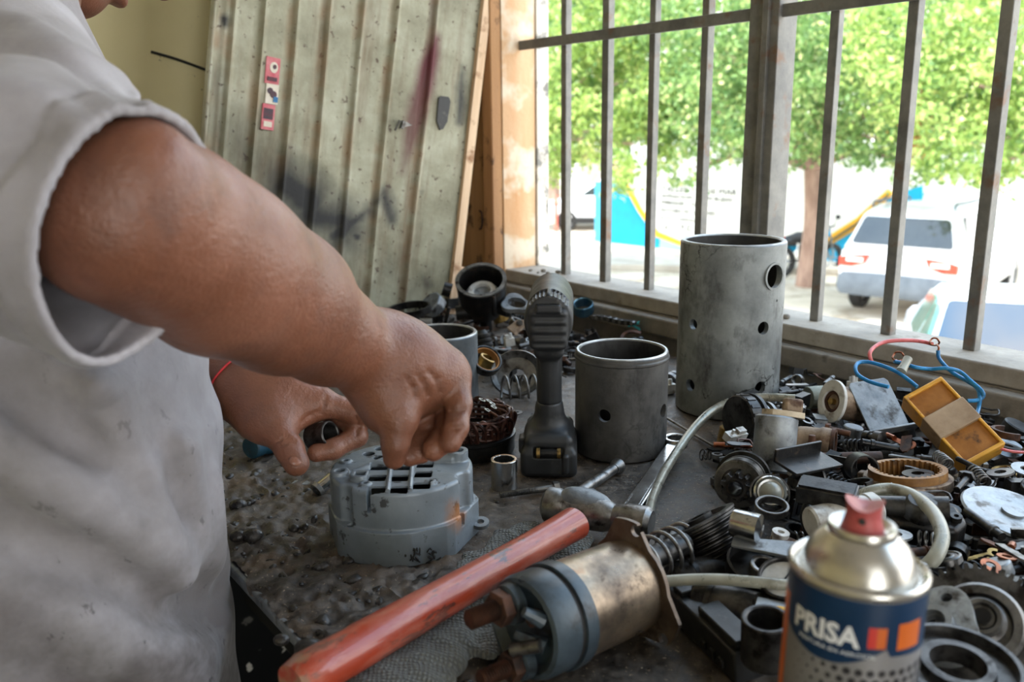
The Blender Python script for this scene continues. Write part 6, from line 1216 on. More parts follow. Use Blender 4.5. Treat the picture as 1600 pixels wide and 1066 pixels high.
# ------------------------------------------------------------------ the scrap: single recognisable pieces first
def one(name, label, cat, mb, mt, px, py, R=None, z=0.93, sink=0.001, bw=0.0006, sm=35, grp=None):
    o = solo(name, label, cat, mb, mt, None, grp, sm, bw); drop(o, px, py, R, z, sink); return o
def root_(name, label, cat, grp=None): return thing(name, label, cat, Matrix.Identity(4), grp)
def small(kind, rg, s=1.0):
    """small scrap shapes, centred roughly on the origin"""
    m_ = MB(); u = lambda a, b: rg.uniform(a, b)*s
    if kind == 'bolt': m_ = bolt_mb(u(.0025, .004), u(.018, .040), u(.0048, .0068), u(.0035, .005), False)
    elif kind == 'nut': r = u(.006, .0095); n = 6; m_.ringprism([(r*math.cos(2*PI*i/24)*(1-.13*(1-abs(math.cos(3*2*PI*i/24)))), r*math.sin(2*PI*i/24)*(1-.13*(1-abs(math.cos(3*2*PI*i/24))))) for i in range(24)], [(r*.55*math.cos(2*PI*i/24), r*.55*math.sin(2*PI*i/24)) for i in range(24)], 0, r*.8)
    elif kind == 'washer': r = u(.007, .014); m_.ring(r, r*u(.4, .6)/s, u(.0012, .0022), 24)
    elif kind == 'bushing': r = u(.008, .015); m_.ring(r, r*.72, u(.010, .022), 28, ch=.0008)
    elif kind == 'bearing':
        r = u(.010, .017); w = r*.5; m_.ring(r, r*.78, w, 28, ch=.0008); m_.ring(r*.58, r*.36, w, 24, ch=.0006); m_.ring(r*.79, r*.57, w*.7, 24, z0=w*.15)
    elif kind == 'spring': r = u(.005, .009); m_.tube(helix(r, u(.0035, .006), rg.uniform(4, 7), 12), r*.16, 6, M=RY(90))
    elif kind == 'bracket': a, b, w, t = u(.018, .034), u(.012, .024), u(.010, .018), .0018; m_.box(a, w, t, (a/2, 0, t/2)); m_.box(t, w, b, (t/2, 0, b/2)); 
    elif kind == 'strip': a, w = u(.024, .05), u(.007, .012); m_.prism([(-a/2, -w/2), (a/2-w/2, -w/2), (a/2, -w*.2), (a/2, w*.2), (a/2-w/2, w/2), (-a/2, w/2)], 0, .0018)
    elif kind == 'magnet': r = u(.018, .028); a = rg.uniform(.7, 1.1); m_.lathe([(r-.006*s, 0), (r, 0), (r, .016*s), (r-.006*s, .016*s)], 12, T(-r*.8, 0, 0), True, -a/2, a/2)
    elif kind == 'gear': r = u(.010, .018); m_.gear(r, r*.82, int(rg.integers(11, 20)), u(.006, .012), r*.4)
    elif kind == 'cap': r, h = u(.009, .016), u(.008, .014); m_.lathe([(0, h), (r*.9, h), (r, h*.9), (r, 0), (r*.86, 0), (r*.86, h*.8), (0, h*.82)], 24)
    elif kind == 'pin': r, L = u(.0022, .0042), u(.02, .05); m_.lathe([(r*.7, -L/2), (r, -L/2+.001), (r, L*.2), (r*1.3, L*.22), (r*1.3, L*.3), (r, L*.31), (r, L/2), (r*.6, L/2)], 12, RY(90))
    elif kind == 'loop': r = u(.010, .02); m_.tube(spline([(r*math.cos(a)*rg.uniform(.7, 1.2), r*math.sin(a)*rg.uniform(.7, 1.2), .002+.004*rg.random()) for a in np.linspace(0, 5.2, 9)], 5), .0011*s, 6)
    elif kind == 'block': a, b, c = u(.014, .028), u(.010, .018), u(.008, .014); m_.box(a, b, c, (0, 0, c/2)); m_.box(a*.4, b*.7, c*.5, (a*.2, 0, c*1.2)); m_.cyl(b*.16, c*.6, 10, T(-a*.25, 0, c))
    elif kind == 'lug': r = u(.005, .007); m_.ring(r, r*.5, .0012, 16); m_.prism([(r*.9, -r*.45), (r*3.2, -r*.35), (r*3.2, r*.35), (r*.9, r*.45)], 0, .0012); m_.cyl(r*.42, r*1.6, 10, T(r*3, 0, r*.3) @ RY(90))
    elif kind == 'brush': a = u(.009, .013); m_.box(a*1.4, a, a*.8, (0, 0, a*.4)); m_.tube(spline([(a*.7, 0, a*.5), (a*1.6, a*.3, a*.9), (a*2.4, a*.9, a*.3), (a*3.2, a*.7, a*.2)], 5), .0009*s, 5)
    elif kind == 'relay': a = u(.020, .026); m_.box(a, a*.9, a*.75, (0, 0, a*.375)); [m_.box(.0012, a*.22, a*.4, (x*a*.28, y*a*.25, a*.92)) for x in (-1, 1) for y in (-1, 1)]
    elif kind == 'stub': r = u(.006, .011); L = u(.02, .034); m_.lathe([(r*.5, 0), (r, .001), (r, L*.4), (r*.6, L*.42), (r*.6, L*.7), (r*.8, L*.72), (r*.8, L), (0, L)], 20, RY(90))
    elif kind == 'halfring': r = u(.012, .02); m_.lathe([(r*.8, 0), (r, 0), (r, r*.4), (r*.8, r*.4)], 18, None, True, 0, PI*1.1)
    return m_
# big back-corner casting with an open round throat
hz = root_('distributor_housing', 'dark open distributor housing tilted on the back corner heap', 'housing'); k = MB(); R0 = 0.047
k.lathe([(R0-.005, .082), (R0-.0005, .083), (R0, .080), (R0-.001, .05), (R0-.003, .03), (R0-.012, .006), (.018, 0), (.018, .004), (R0-.016, .010), (R0-.007, .034), (R0-.0055, .05)], 48, closed=True); part('bowl', k, steel_black, hz); k = MB(); k.lathe([(R0-.0058, .0812), (R0+.0012, .0812), (R0+.0012, .0846), (R0-.0058, .0846)], 48, closed=True); part('rim', k, steel_mid, hz)
k = MB(); k.lathe([(.0, .050), (.030, .052), (.034, .046), (.036, .020)], 36); part('rotor_disc', k, alu, hz); k = MB(); k.lathe([(.016, .052), (.025, .052), (.026, .058), (.017, .059)], 30, closed=True); part('rotor_ring', k, white_part, hz)
k = MB(); o1 = []; i1 = []
for i in range(40):
    a = 2*PI*i/40; rr = .022+.004*math.cos(3*a); o1.append((.072+rr*1.25*math.cos(a), rr*.95*math.sin(a))); i1.append((.074+.0145*1.25*math.cos(a), .0145*.9*math.sin(a)))
k.ringprism(o1, i1, .044, .054); part('gasket_flange', k, alu, hz, RZ(-28)); k = MB(); k.box(.03, .03, .03, (.048, 0, .034)); part('flange_neck', k, steel_black, hz, RZ(-28), bw=.006)
k = MB(); k.ring(.0135, .0055, .016, 24); k2 = part('side_boss', k, steel_black, hz, RZ(172) @ T(.060, 0, .052) @ RY(70)); k = MB(); k.cyl(.012, .05, 20); part('lower_spigot', k, steel_black, hz, T(.0, .0, -.045)); k = MB(); k.cyl(.014, .034, 20); part('motor_stub', k, steel_black, hz, RZ(186) @ T(.02, .018, .022) @ RY(90))
for a in (60, 160, 300): k = MB(); k.cyl(.0045, .05, 12, T((R0-.001)*math.cos(math.radians(a)), (R0-.001)*math.sin(math.radians(a)), .03)); part('screw_pillar', k, steel_black, hz)
HZD = hz
# ---------------- right-hand heap heroes
def H_clutch():
    t = root_('overrunning_clutch', 'dark ribbed drive clutch on its side in front of the tall tube', 'clutch'); k = MB(); k.lathe([(.012, 0), (.027, .001), (.0285, .003), (.0285, .017), (.026, .0185), (.026, .021), (.0295, .0215), (.0295, .026), (.024, .0285), (.014, .029)], 44); part('drum', k, steel_dark, t)
    for i in range(16): k = MB(); k.box(.002, .0045, .012, (.0285, 0, .010)); part('rib', k, steel_dark, t, RZ(22.5*i))
    k = MB(); k.lathe([(.0135, .028), (.0135, .036), (.016, .0365), (.016, .042), (.010, .043), (.010, .060), (.0085, .061), (.0085, .075), (0, .0755)], 32); part('shaft', k, steel_mid, t); k = MB(); k.ring(.0185, .0135, .004, 30, z0=.045); part('snap_ring', k, steel_mid, t); return t
def H_pinion():
    t = root_('starter_pinion', 'toothed starter pinion with a round drum facing the camera', 'pinion'); k = MB(); k.lathe([(.010, 0), (.0225, 0), (.0245, .002), (.0245, .006), (.0215, .0065), (.0215, .009), (.0245, .0095), (.0245, .022), (.023, .0235), (.0165, .024), (.016, .021), (.010, .021)], 44, closed=True); part('drum', k, steel_mid, t)
    k = MB(); k.gear(.0150, .0112, 9, .020, .0078, z0=.018); part('pinion_gear', k, steel_dark, t, bw=.0005); k = MB(); k.lathe([(.0275, -.008), (.0275, -.002), (.012, -.001), (.012, -.009)], 44, closed=True); part('back_plate', k, steel_dark, t); k = MB(); k.ring(.0085, .0066, .023, 24, z0=.0175); part('bush', k, steel_black, t); return t
def H_lens():
    t = root_('ball_joint_cap', 'ringed cap holding a glassy ball beside the pinion', 'cap'); k = MB(); k.lathe([(.010, 0), (.0155, 0), (.016, .010), (.0145, .012), (.0125, .0095), (.010, .009)], 36, closed=True); part('ring', k, chrome, t); k = MB(); k.sphere(.0105, (0, 0, .008), nu=24, nv=16); part('ball', k, mat('milky_glass', rgb(150, 150, 138), rgb(190, 190, 178), 30, (.08, .15), 0, 0, Transmission_Weight=.3), t, sm=80)
    k = MB(); k.tube([(.018*math.cos(a), .018*math.sin(a), .003) for a in np.linspace(0, 5.6, 30)], .0012, 6); part('wire_clip', k, steel_mid, t); return t
def H_alucyl():
    t = root_('capacitor_can', 'dull aluminium cylinder standing tilted with torn cream paper on top', 'cylinder'); k = MB(); k.lathe([(.0, 0), (.019, 0), (.0212, .002), (.0212, .010), (.0222, .012), (.0222, .058), (.020, .060), (0, .060)], 40); part('can', k, alu, t)
    k = MB(); rg = np.random.default_rng(3); k.prism([(.026*math.cos(a)*rg.uniform(.8, 1.15)+.008, .02*math.sin(a)*rg.uniform(.8, 1.1)) for a in np.linspace(0, 2*PI, 12)[:-1]], .060, .066); part('paper_gasket', k, cream_card, t); k = MB(); k.box(.020, .014, .016, (.016, .002, .073)); part('rust_block', k, rust_pale, t, bw=.003); return t
def H_flange():
    t = root_('carburettor_body', 'pale rusty casting with a white round flange facing the camera', 'casting'); k = MB(); k.ringprism([(.0245*math.cos(a)*(1+.10*math.cos(2*a)), .0245*math.sin(a)*(1+.10*math.cos(2*a))) for a in np.linspace(0, 2*PI, 41)[:-1]], [(.0135*math.cos(a), .0135*math.sin(a)) for a in np.linspace(0, 2*PI, 41)[:-1]], 0, .005); part('flange', k, white_part, t, bw=.0008)
    k = MB(); k.lathe([(.013, -.0), (.019, -.001), (.020, -.012), (.022, -.03), (.019, -.05), (0, -.05)], 32); part('barrel', k, rust_pale, t); k = MB(); k.ring(.0135, .0095, .012, 30, z0=-.010); part('throat', k, rust, t)
    k = MB(); k.tube(spline([(.004, .024, -.012), (.0, .034, -.022), (-.004, .030, -.034), (-.004, .018, -.046), (.002, .012, -.058)], 5), .0045, 8); part('lever', k, rust, t); k = MB(); k.sphere(.010, (-.006, .012, -.056), sc=(1, 1, .8)); part('rivet_cap', k, rust_pale, t, sm=70)
    k = MB(); k.cyl(.004, .010, 12, z0=-.004); part('spindle', k, brass, t); return t
def H_greenpot():
    t = root_('brush_holder', 'greenish corroded cup with two steel rods beside the white flange', 'cup'); k = MB(); k.lathe([(.0, 0), (.0145, 0), (.0152, .002), (.0152, .024), (.013, .026), (.0125, .008), (0, .008)], 32); part('cup', k, mat('green_corrosion', rgb(84, 92, 80), rgb(150, 152, 140), 40, (.5, .7), .3, .3, 300), t)
    for y in (-.006, .006): k = MB(); k.cyl(.0032, .036, 12, T(.002, y, .006)); part('rod', k, steel_mid if y < 0 else brass, t)
    return t
def H_elbow():
    t = root_('pipe_elbow', 'beige crusted pipe elbow with an open brown mouth', 'pipe'); k = MB(); k.tube(spline([(-.03, 0, 0), (-.012, 0, .004), (.006, 0, .0), (.022, 0, -.006)], 6), [.0135]*14+[.0155]*5, 20); part('bend', k, rust_pale, t, sm=50); k = MB(); k.ring(.0165, .0125, .004, 28); part('mouth_ring', k, rust, t, T(.0225, 0, -.0062) @ RY(105)); k = MB(); k.cyl(.0124, .001, 24); part('mouth', k, M_black_in, t, T(.0233, 0, -.0064) @ RY(105)); return t
def H_annulus():
    t = root_('ring_gear', 'amber-brown internal ring gear lying flat in the scrap', 'gear'); k = MB(); n = 34; k.gear(.0325, .0295, n, .014, .0375, z0=.004, inner=True) if False else None
    inn = []; out = []
    for i in range(n):
        for fa, r in ((0., .0325), (.35, .0325), (.5, .0298), (.8, .0298), (.95, .0325)): a = 2*PI*(i+fa)/n; inn.append((r*math.cos(a), r*math.sin(a))); out.append((.0375*math.cos(a), .0375*math.sin(a)))
    k.ringprism(out, inn, .003, .019); M_amb = mat('amber_nylon', rgb(112, 76, 40), rgb(176, 128, 72), 50, (.35, .55), .1, .2, 300, (rgb(56, 42, 32), 50, .55, .7)); part('toothed_ring', k, M_amb, t, sm=25)
    k = MB(); k.ring(.0425, .0372, .011, 44, ch=.001); part('outer_band', k, rust_pale, t)
    for a in (20, 140, 260): k = MB(); k.box(.010, .012, .010, (.044, 0, .005)); part('lug', k, rust_pale, t, RZ(a), bw=.002)
    return t
def H_tray():
    t = root_('ignition_module', 'amber potted ignition module box with a strip of beige tape', 'module'); M_y = mat('yellow_plastic_rim', rgb(206, 142, 40), rgb(226, 170, 66), 30, (.35, .5), 0, .1, 300, (rgb(130, 86, 40), 40, .6, .75)); M_a = mat('amber_resin', rgb(128, 78, 30), rgb(176, 116, 48), 24, (.25, .5), 0, .2, 160, (rgb(70, 48, 30), 45, .58, .7)); a, b, h = .050, .100, .026
    k = MB(); k.ringprism([(-a/2, -b/2), (a/2, -b/2), (a/2, b/2), (-a/2, b/2)], [(-a/2+.0035, -b/2+.0045), (a/2-.0035, -b/2+.0045), (a/2-.0035, b/2-.0045), (-a/2+.0035, b/2-.0045)], -h, 0); part('case_rim', k, M_y, t, bw=.0012)
    k = MB(); k.box(a-.006, b-.008, .004, (0, 0, -.006)); part('resin', k, M_a, t); k = MB(); k.box(a-.006, b-.008, .003, (0, 0, -h+.002)); part('back', k, M_y, t)
    k = MB(); k.box(a+.0016, .030, h+.001, (0, .002, -h/2+.0008)); part('tape_band', k, mat('beige_tape', rgb(138, 112, 84), rgb(176, 150, 120), 26, (.5, .7), 0, .2, 160, (rgb(104, 80, 58), 30, .55, .7)), t, bw=.001)
    k = MB(); k.tube(spline([(.018, -b/2+.004, -.01), (.03, -b/2-.008, -.012), (.05, -b/2-.016, -.02), (.075, -b/2-.018, -.03), (.10, -b/2-.026, -.032)], 5), .0017, 6); part('lead_wire', k, red_wire, t, label='faded red lead wire'); return t
def H_plate():
    t = root_('heat_sink_plate', 'flat grey angle plate leaning against the amber module', 'bracket'); k = MB(); k.prism([(-.029, 0), (.029, 0), (.029, .066), (.025, .070), (-.025, .070), (-.029, .066)], 0, .0022, RX(90)); part('upright', k, alu, t, bw=.0008); k = MB(); k.box(.080, .020, .0024, (-.004, -.010, 0)); part('foot', k, alu, t, bw=.0006); return t
def H_gear():
    t = root_('timing_gear', 'large dark timing gear with a stepped hub leaning at the right edge', 'gear'); k = MB(); k.gear(.0445, .0405, 46, .010, .012); part('toothed_wheel', k, steel_dark, t, sm=25); k = MB(); k.lathe([(.012, .009), (.026, .010), (.0275, .012), (.0275, .020), (.025, .0225), (.0195, .0225), (.0185, .017), (.012, .017)], 40); part('hub', k, steel_mid, t)
    k = MB(); k.lathe([(.015, .016), (.0155, .026), (.012, .028), (.0115, .024)], 36); part('collar', k, steel_dark, t); k = MB(); k.lathe([(.0, .034), (.0075, .034), (.009, .036), (.0115, .036), (.0125, .034), (.0125, .018)], 30); part('end_cap', k, steel_mid, t); k = MB(); k.cyl(.0055, .003, 20, z0=.0335); part('centre_plug', k, steel_black, t); return t
def H_pulley():
    t = root_('ribbed_pulley', 'black multi-groove belt pulley tilted in front of the hammer head', 'pulley'); pr = [(.010, 0), (.030, 0), (.0335, .001)]
    for i in range(7): z = .003+.0052*i; pr += [(.0335, z), (.0298, z+.0018), (.0298, z+.0026), (.0335, z+.0042)]
    pr += [(.0335, .0402), (.0345, .0412), (.0345, .043), (.028, .0435), (.026, .040), (.010, .040)]; k = MB(); k.lathe(pr, 52); part('grooved_rim', k, steel_dark, t, sm=20); k = MB(); k.ring(.014, .008, .046, 28); part('bore', k, steel_dark, t); return t
def H_connector():
    t = root_('regulator_block', 'long black plastic regulator block with two screw posts', 'regulator'); k = MB(); k.box(.104, .024, .026, (0, 0, .013)); part('body', k, plastic_black, t, bw=.0015); k = MB(); k.box(.052, .018, .006, (.022, .001, .029)); part('upper_step', k, plastic_black, t, bw=.001); k = MB(); k.box(.014, .020, .005, (-.034, .001, .028)); part('rear_step', k, plastic_black, t, bw=.001)
    for x in (-.030, .034): k = MB(); k.ring(.0046, .002, .030, 18); q = part('screw_post', k, steel_black, t, T(x, .0155, .004)); k = MB(); k.ring(.0036, .0018, .001, 16, z0=.030); part('post_face', k, chrome, q)
    for x in (.012, .024, .036): k = MB(); k.box(.006, .002, .006, (x, -.0135, .010)); part('socket_slot', k, M_black_in, t)
    return t
def H_housing(): 
    t = root_('gear_case', 'dark angular gear-case casting behind the spray can nozzle', 'casting'); k = MB(); k.prism([(-.045, -.018), (.035, -.022), (.046, -.006), (.040, .016), (.0, .026), (-.046, .014)], 0, .024); part('case', k, steel_black, t, bw=.004); k = MB(); k.lathe([(.017, .020), (.015, .036), (.012, .040), (0, .041)], 28, T(.008, -.002, 0)); part('dome', k, steel_dark, t); k = MB(); k.tube([(-.03, .0, .026), (.03, .0, .030)], [.009, .012], 16); part('shaft_tunnel', k, steel_dark, t, sm=60)
    for p in ((-.036, .004), (.036, -.006), (.0, .018)): k = MB(); k.ring(.005, .0022, .029, 16, M=T(p[0], p[1], 0)); part('bolt_boss', k, steel_dark, t)
    return t
def H_plug():
    t = root_('white_coil_former', 'pale grey cylinder lying above the spray can nozzle', 'cylinder'); k = MB(); k.lathe([(.0, -.033), (.0125, -.033), (.014, -.031), (.014, .022), (.0152, .023), (.0152, .031), (.0135, .033), (0, .033)], 32, RY(90)); part('tube', k, white_part, t); return t
def H_flatdisc():
    t = root_('cover_disc', 'broad pale steel disc at the right edge of the heap', 'disc'); k = MB(); k.lathe([(0, .003), (.026, .0035), (.034, .005), (.043, .004), (.0445, .002), (.043, 0), (0, 0)], 52); part('disc', k, alu, t); k = MB(); k.cyl(.010, .004, 24, z0=.002); part('centre_boss', k, alu, t); return t
def H_idler():
    t = root_('idler_wheel', 'stamped idler wheel with a bearing ring left of the spray can', 'pulley'); k = MB(); k.lathe([(.012, .002), (.020, .001), (.028, .0), (.031, .002), (.031, .012), (.029, .013), (.028, .004), (.02, .005), (.012, .006)], 44, closed=True); part('wheel', k, steel_dark, t); k = MB(); k.ring(.0125, .0085, .012, 32, ch=.0008); part('bearing_ring', k, steel_mid, t); return t
def H_endplate():
    t = root_('end_plate', 'pale cast end plate with round holes right of the spray can', 'plate'); cut = []; k = MB(); k.prism([(.030*math.cos(a)*(1+.14*math.cos(3*a)), .030*math.sin(a)*(1+.14*math.cos(3*a))) for a in np.linspace(0, 2*PI, 37)[:-1]], 0, .005)
    for r, x, y in ((.009, 0, 0), (.0038, .024, 0), (.0038, -.012, .021), (.0038, -.012, -.021)): q = MB(); q.cyl(r, .03, 20, T(x, y, -.01)); cut.append(q)
    part('plate', boolean(k, cut, alu, 'plate'), None, t); k = MB(); k.ring(.0135, .0092, .010, 30); part('boss', k, alu, t); return t
def H_cylinder(nm, lab, r, L, mt, end=True):
    t = root_(nm, lab, 'cylinder'); k = MB(); k.lathe([(0, -L/2), (r*.82, -L/2), (r*.95, -L/2+.002), (r, -L/2+.004), (r, L/2-.010), (r*1.05, L/2-.009), (r*1.05, L/2-.002), (r*.8, L/2), (0, L/2)], 36, RY(90)); part('barrel', k, mt, t)
    k = MB(); k.lathe([(0, L/2+.008), (r*.3, L/2+.008), (r*.34, L/2)], 20, RY(90)); part('nose', k, steel_dark, t); k = MB(); k.ring(r*1.03, r*.9, .004, 36, RY(90), z0=-L*.28); part('band', k, steel_dark, t); return t
# base layer of small pieces inside the heap outlines
HM[:] = HM
HEAP = [('pile by the window ledge', [(1128, 700), (1180, 640), (1232, 606), (1330, 612), (1460, 650), (1600, 690), (1780, 790), (1780, 960), (1500, 1080), (1440, 1080), (1270, 1010), (1262, 850), (1215, 812), (1128, 790)], 1), ('back corner pile', [(596, 512), (640, 478), (735, 470), (840, 474), (930, 500), (1010, 540), (1052, 590), (1052, 622), (1010, 600), (880, 570), (840, 600), (760, 600), (752, 560), (690, 530)], 0), ('front of the pile', [(1046, 905), (1110, 880), (1215, 812), (1262, 850), (1290, 1066), (1130, 1066), (1075, 985)], 2)]
def inside(x, y, pl):
    c = False; j = len(pl)-1
    for i in range(len(pl)):
        if (pl[i][1] > y) != (pl[j][1] > y) and x < (pl[j][0]-pl[i][0])*(y-pl[i][1])/(pl[j][1]-pl[i][1])+pl[i][0]: c = not c
        j = i
    return c
KIND = {'bolt': ('bolt', 'hex bolt', [steel_dark, steel_mid, rust, steel_black]), 'nut': ('nut', 'hexagon nut', [steel_mid, steel_dark, rust]), 'washer': ('washer', 'flat washer', [steel_mid, steel_dark, alu]), 'bushing': ('bushing', 'plain bushing', [steel_dark, steel_mid, brass]), 'bearing': ('bearing', 'ball bearing', [steel_mid, steel_dark]), 'spring': ('spring', 'coil spring', [steel_mid, steel_dark]),
        'bracket': ('bracket', 'bent bracket', [steel_dark, alu, steel_black]), 'strip': ('strip', 'metal strip', [alu, steel_dark, rust, steel_mid]), 'magnet': ('magnet', 'curved magnet segment', [steel_black, steel_dark]), 'gear': ('gear', 'small gear', [steel_dark, steel_mid]), 'cap': ('cap', 'round cap', [alu, plastic_black, steel_dark]), 'pin': ('pin', 'shouldered pin', [steel_mid, steel_dark, rust]), 'loop': ('wire', 'curled wire loop', [rubber, steel_dark, copper_dark]),
        'block': ('block', 'terminal block', [plastic_black, steel_black, white_part]), 'lug': ('lug', 'crimped cable lug', [brass, copper, steel_mid]), 'brush': ('brush', 'carbon brush', [rubber, steel_black]), 'relay': ('relay', 'relay', [plastic_black, steel_black]), 'stub': ('shaft', 'stepped shaft stub', [steel_mid, steel_dark]), 'halfring': ('clip', 'half-round clip', [steel_dark, steel_mid, rust])}
MATN = {'dark_steel': 'dark', 'worn_steel': 'worn grey', 'rusty_steel': 'rusty', 'greasy_black_steel': 'greasy black', 'dull_cast_aluminium': 'dull aluminium', 'dull_brass': 'brass', 'dusty_black_plastic': 'black plastic', 'black_rubber': 'black', 'varnished_winding': 'brown', 'dirty_white_enamel': 'off-white', 'dirty_copper': 'copper'}
WT = np.array([{'strip': 2, 'bracket': 2, 'block': 2, 'pin': 2, 'bolt': 2, 'loop': 1.6, 'brush': 1.4, 'stub': 1.5, 'washer': .5, 'nut': .7, 'gear': .5, 'bearing': .7, 'relay': 1.3}.get(k_, 1.0) for k_ in KIND]); WT = WT/WT.sum()
VAR = {}
def filler(kind, mt, v, s):
    key = (kind, mt.name, v)
    if key not in VAR:
        rg = np.random.default_rng(abs(hash_(kind+mt.name))+v); m_ = small(kind, rg, s); VAR[key] = m_.mesh(kind, mt, 35)
    return VAR[key]
def hash_(t): return sum((i+1)*ord(c) for i, c in enumerate(t)) % 99991
SAMP = {}; LOOSE = []; PLUR = {'carbon brush': 'carbon brushes', 'plain bushing': 'plain bushings'}
def layer(n, region, zmax, s, seed, weights=None, tries=5):
    nm, poly, _ = HEAP[region]; rg = np.random.default_rng(seed); xs = [p[0] for p in poly]; ys = [p[1] for p in poly]; kinds = list(KIND); done = 0; guard = 0
    while done < n and guard < n*6:
        guard += 1; kind = kinds[int(rg.choice(len(kinds), p=WT))]; cat, noun, mts = KIND[kind]; mt = mts[int(rg.integers(0, len(mts)))]; v = int(rg.integers(0, 2)); me = filler(kind, mt, v, s)
        if me.name not in SAMP: SAMP[me.name] = samp_mesh(me, Matrix.Identity(4), cap=1500)
        best = None
        for _ in range(tries):
            for _ in range(40):
                x, y = rg.uniform(min(xs), max(xs)), rg.uniform(min(ys), max(ys))
                if inside(x, y, poly): break
            R = RZ(rg.uniform(0, 360)) @ RX(float(rg.choice([0, 0, 0, 90, 180, 20, -25]))+rg.normal()*8) @ RY(rg.normal()*10); pl = SAMP[me.name]@np.array(R.to_3x3()).T; q = Zp(x, y, BZ+0.01); z = rest_z(pl, q.x, q.y, 0.0012); top_ = z+pl[:, 2].max()
            sq = st(q)
            if sq[1]+pl[:, :2].max() > 1.10: continue
            if best is None or top_ < best[0]: best = (top_, q, z, R, pl)
        if best is None or best[0] > zmax: continue
        _, q, z, R, pl = best; i, j, ok = cells(pl+np.array([q.x, q.y, z]))
        if HM[i[ok], j[ok]].mean() > 0.18: continue
        o = link(KIND[kind][1].replace(' ', '_').replace('-', '_'), me, None, T(q.x, q.y, z) @ R); LOOSE.append((o, mt.name, kind, nm)); tag(o, 'loose scrap piece on the bench', cat, 'loose ' + PLUR.get(noun, noun+'s') + ' in the ' + nm)
        p = pl+np.array([q.x, q.y, z]); i, j, ok = cells(p); np.maximum.at(HF, (i[ok], j[ok]), p[ok, 2]); done += 1
layer(255, 0, BZ+0.030, 1.1, 11); layer(110, 1, BZ+0.036, 1.2, 12)
# heroes of the right-hand heap
cl_ = H_clutch(); drop(cl_, 1150, 655, zto(dirc(.88, .02, .42)) , z=.935, sink=.004)
pn = H_pinion(); drop(pn, 1160, 748, zto(dirc(-.42, -.10, -.90)), z=.925, sink=.004)
ln_ = H_lens(); drop(ln_, 1202, 772, zto(dirc(-.12, .35, -.92)), z=.918, sink=.003)
ac_ = H_alucyl(); drop(ac_, 1206, 738, zto(dirc(.12, .93, .10), dirc(1, 0, 0)), z=.905, sink=.004)
eb_ = H_elbow(); drop(eb_, 1266, 688, zto(dirc(-.1, .95, .25), dirc(.85, -.1, -.45)), z=.935, sink=.004)
gp = H_greenpot(); drop(gp, 1262, 622, zto(dirc(.93, .05, .25)), z=.95, sink=.003)
fg_ = H_flange(); drop(fg_, 1303, 628, zto(dirc(-.90, .12, -.40), dirc(.3, .9, 0)), z=.965, sink=.004)
hp_ = H_plate(); drop(hp_, 1392, 676, zto(dirc(-.25, .88, .45), dirc(.93, -.22, .1)), z=.945, sink=.004)
tr_ = H_tray(); drop(tr_, 1489, 655, zto(dirc(-.25, .55, -.80), dirc(.80, .46, .0)), z=.985, sink=.010)
an_ = H_annulus(); drop(an_, 1418, 760, RX(-6) @ RY(-3), z=.925, sink=.004)
hs_ = H_housing(); drop(hs_, 1418, 832, RZ(-18) @ RX(14), z=.925, sink=.006)
pc_ = H_plug(); drop(pc_, 1318, 806, RZ(14) @ RY(-5), z=.935, sink=.004)
fd_ = H_flatdisc(); drop(fd_, 1580, 806, RX(10) @ RY(8), z=.94, sink=.006)
ge_ = H_gear(); drop(ge_, 1530, 985, zto(dirc(-.36, .52, -.78)), z=.925, sink=.008)
pu_ = H_pulley(); drop(pu_, 1128, 884, zto(dirc(-.45, .87, .17)), z=.913, fix=True)
cy1 = H_cylinder('solenoid_barrel', 'dark solenoid barrel lying under the ribbed pulley', .0165, .075, steel_dark); drop(cy1, 1108, 897, along(1058, 908, 1160, 884), z=.9175, fix=True)
cy2 = H_cylinder('motor_barrel', 'dark motor barrel beside the black regulator block', .019, .060, steel_dark); drop(cy2, 1142, 953, along(1100, 940, 1190, 968), z=.9195, fix=True)
cn = H_connector(); drop(cn, 1112, 1004, along(1062, 948, 1160, 1046, 6), z=.9025, fix=True)
id_ = H_idler(); drop(id_, 1192, 900, RX(12) @ RY(5), z=.915, sink=.004)
k = MB(); k.ring(.0168, .0128, .034, 40, ch=.001); one('ring_bushing', 'thick dark ring bushing standing left of the spray can', 'bushing', k, steel_dark, 1196, 1032, RX(4) @ RY(-3), .91, bw=0)
ep_ = H_endplate(); drop(ep_, 1462, 985, zto(dirc(-.5, .75, -.35)), z=.915, sink=.004)
k = MB(); k.lathe([(.016, 0), (.036, 0), (.038, .002), (.038, .012), (.036, .014), (.033, .014), (.032, .008), (.022, .008), (.021, .013), (.016, .013)], 48, closed=True); one('bearing_race', 'wide dark bearing race at the bottom right corner', 'bearing', k, steel_dark, 1492, 1062, RX(6), .915, bw=0)
k = MB(); k.tube([(0, 0, 0), (.02, .002, 0), (.05, 0, 0)], [.0026, .0029, .0026], 8); o = solo('wooden_stick', 'yellow pencil-thin wooden stick poking up over the large gear', 'stick', k, mat('yellow_stick', rgb(196, 142, 58), rgb(222, 176, 92), 60, (.5, .7), 0, .2, 300), aim(P(1512, 1056, .612), P(1576, 1000, .60)) @ RY(-90))
k = MB(); rg = np.random.default_rng(8); k.prism([(.011*math.cos(a)*rg.uniform(.6, 1.1), .014*math.sin(a)*rg.uniform(.7, 1.1)) for a in np.linspace(0, 2*PI, 10)[:-1]], 0, .006); one('wood_chip', 'pale broken wood chip at the lower right corner', 'chip', k, wood_raw, 1588, 1045, zto(dirc(-.3, .6, -.7)), .93)
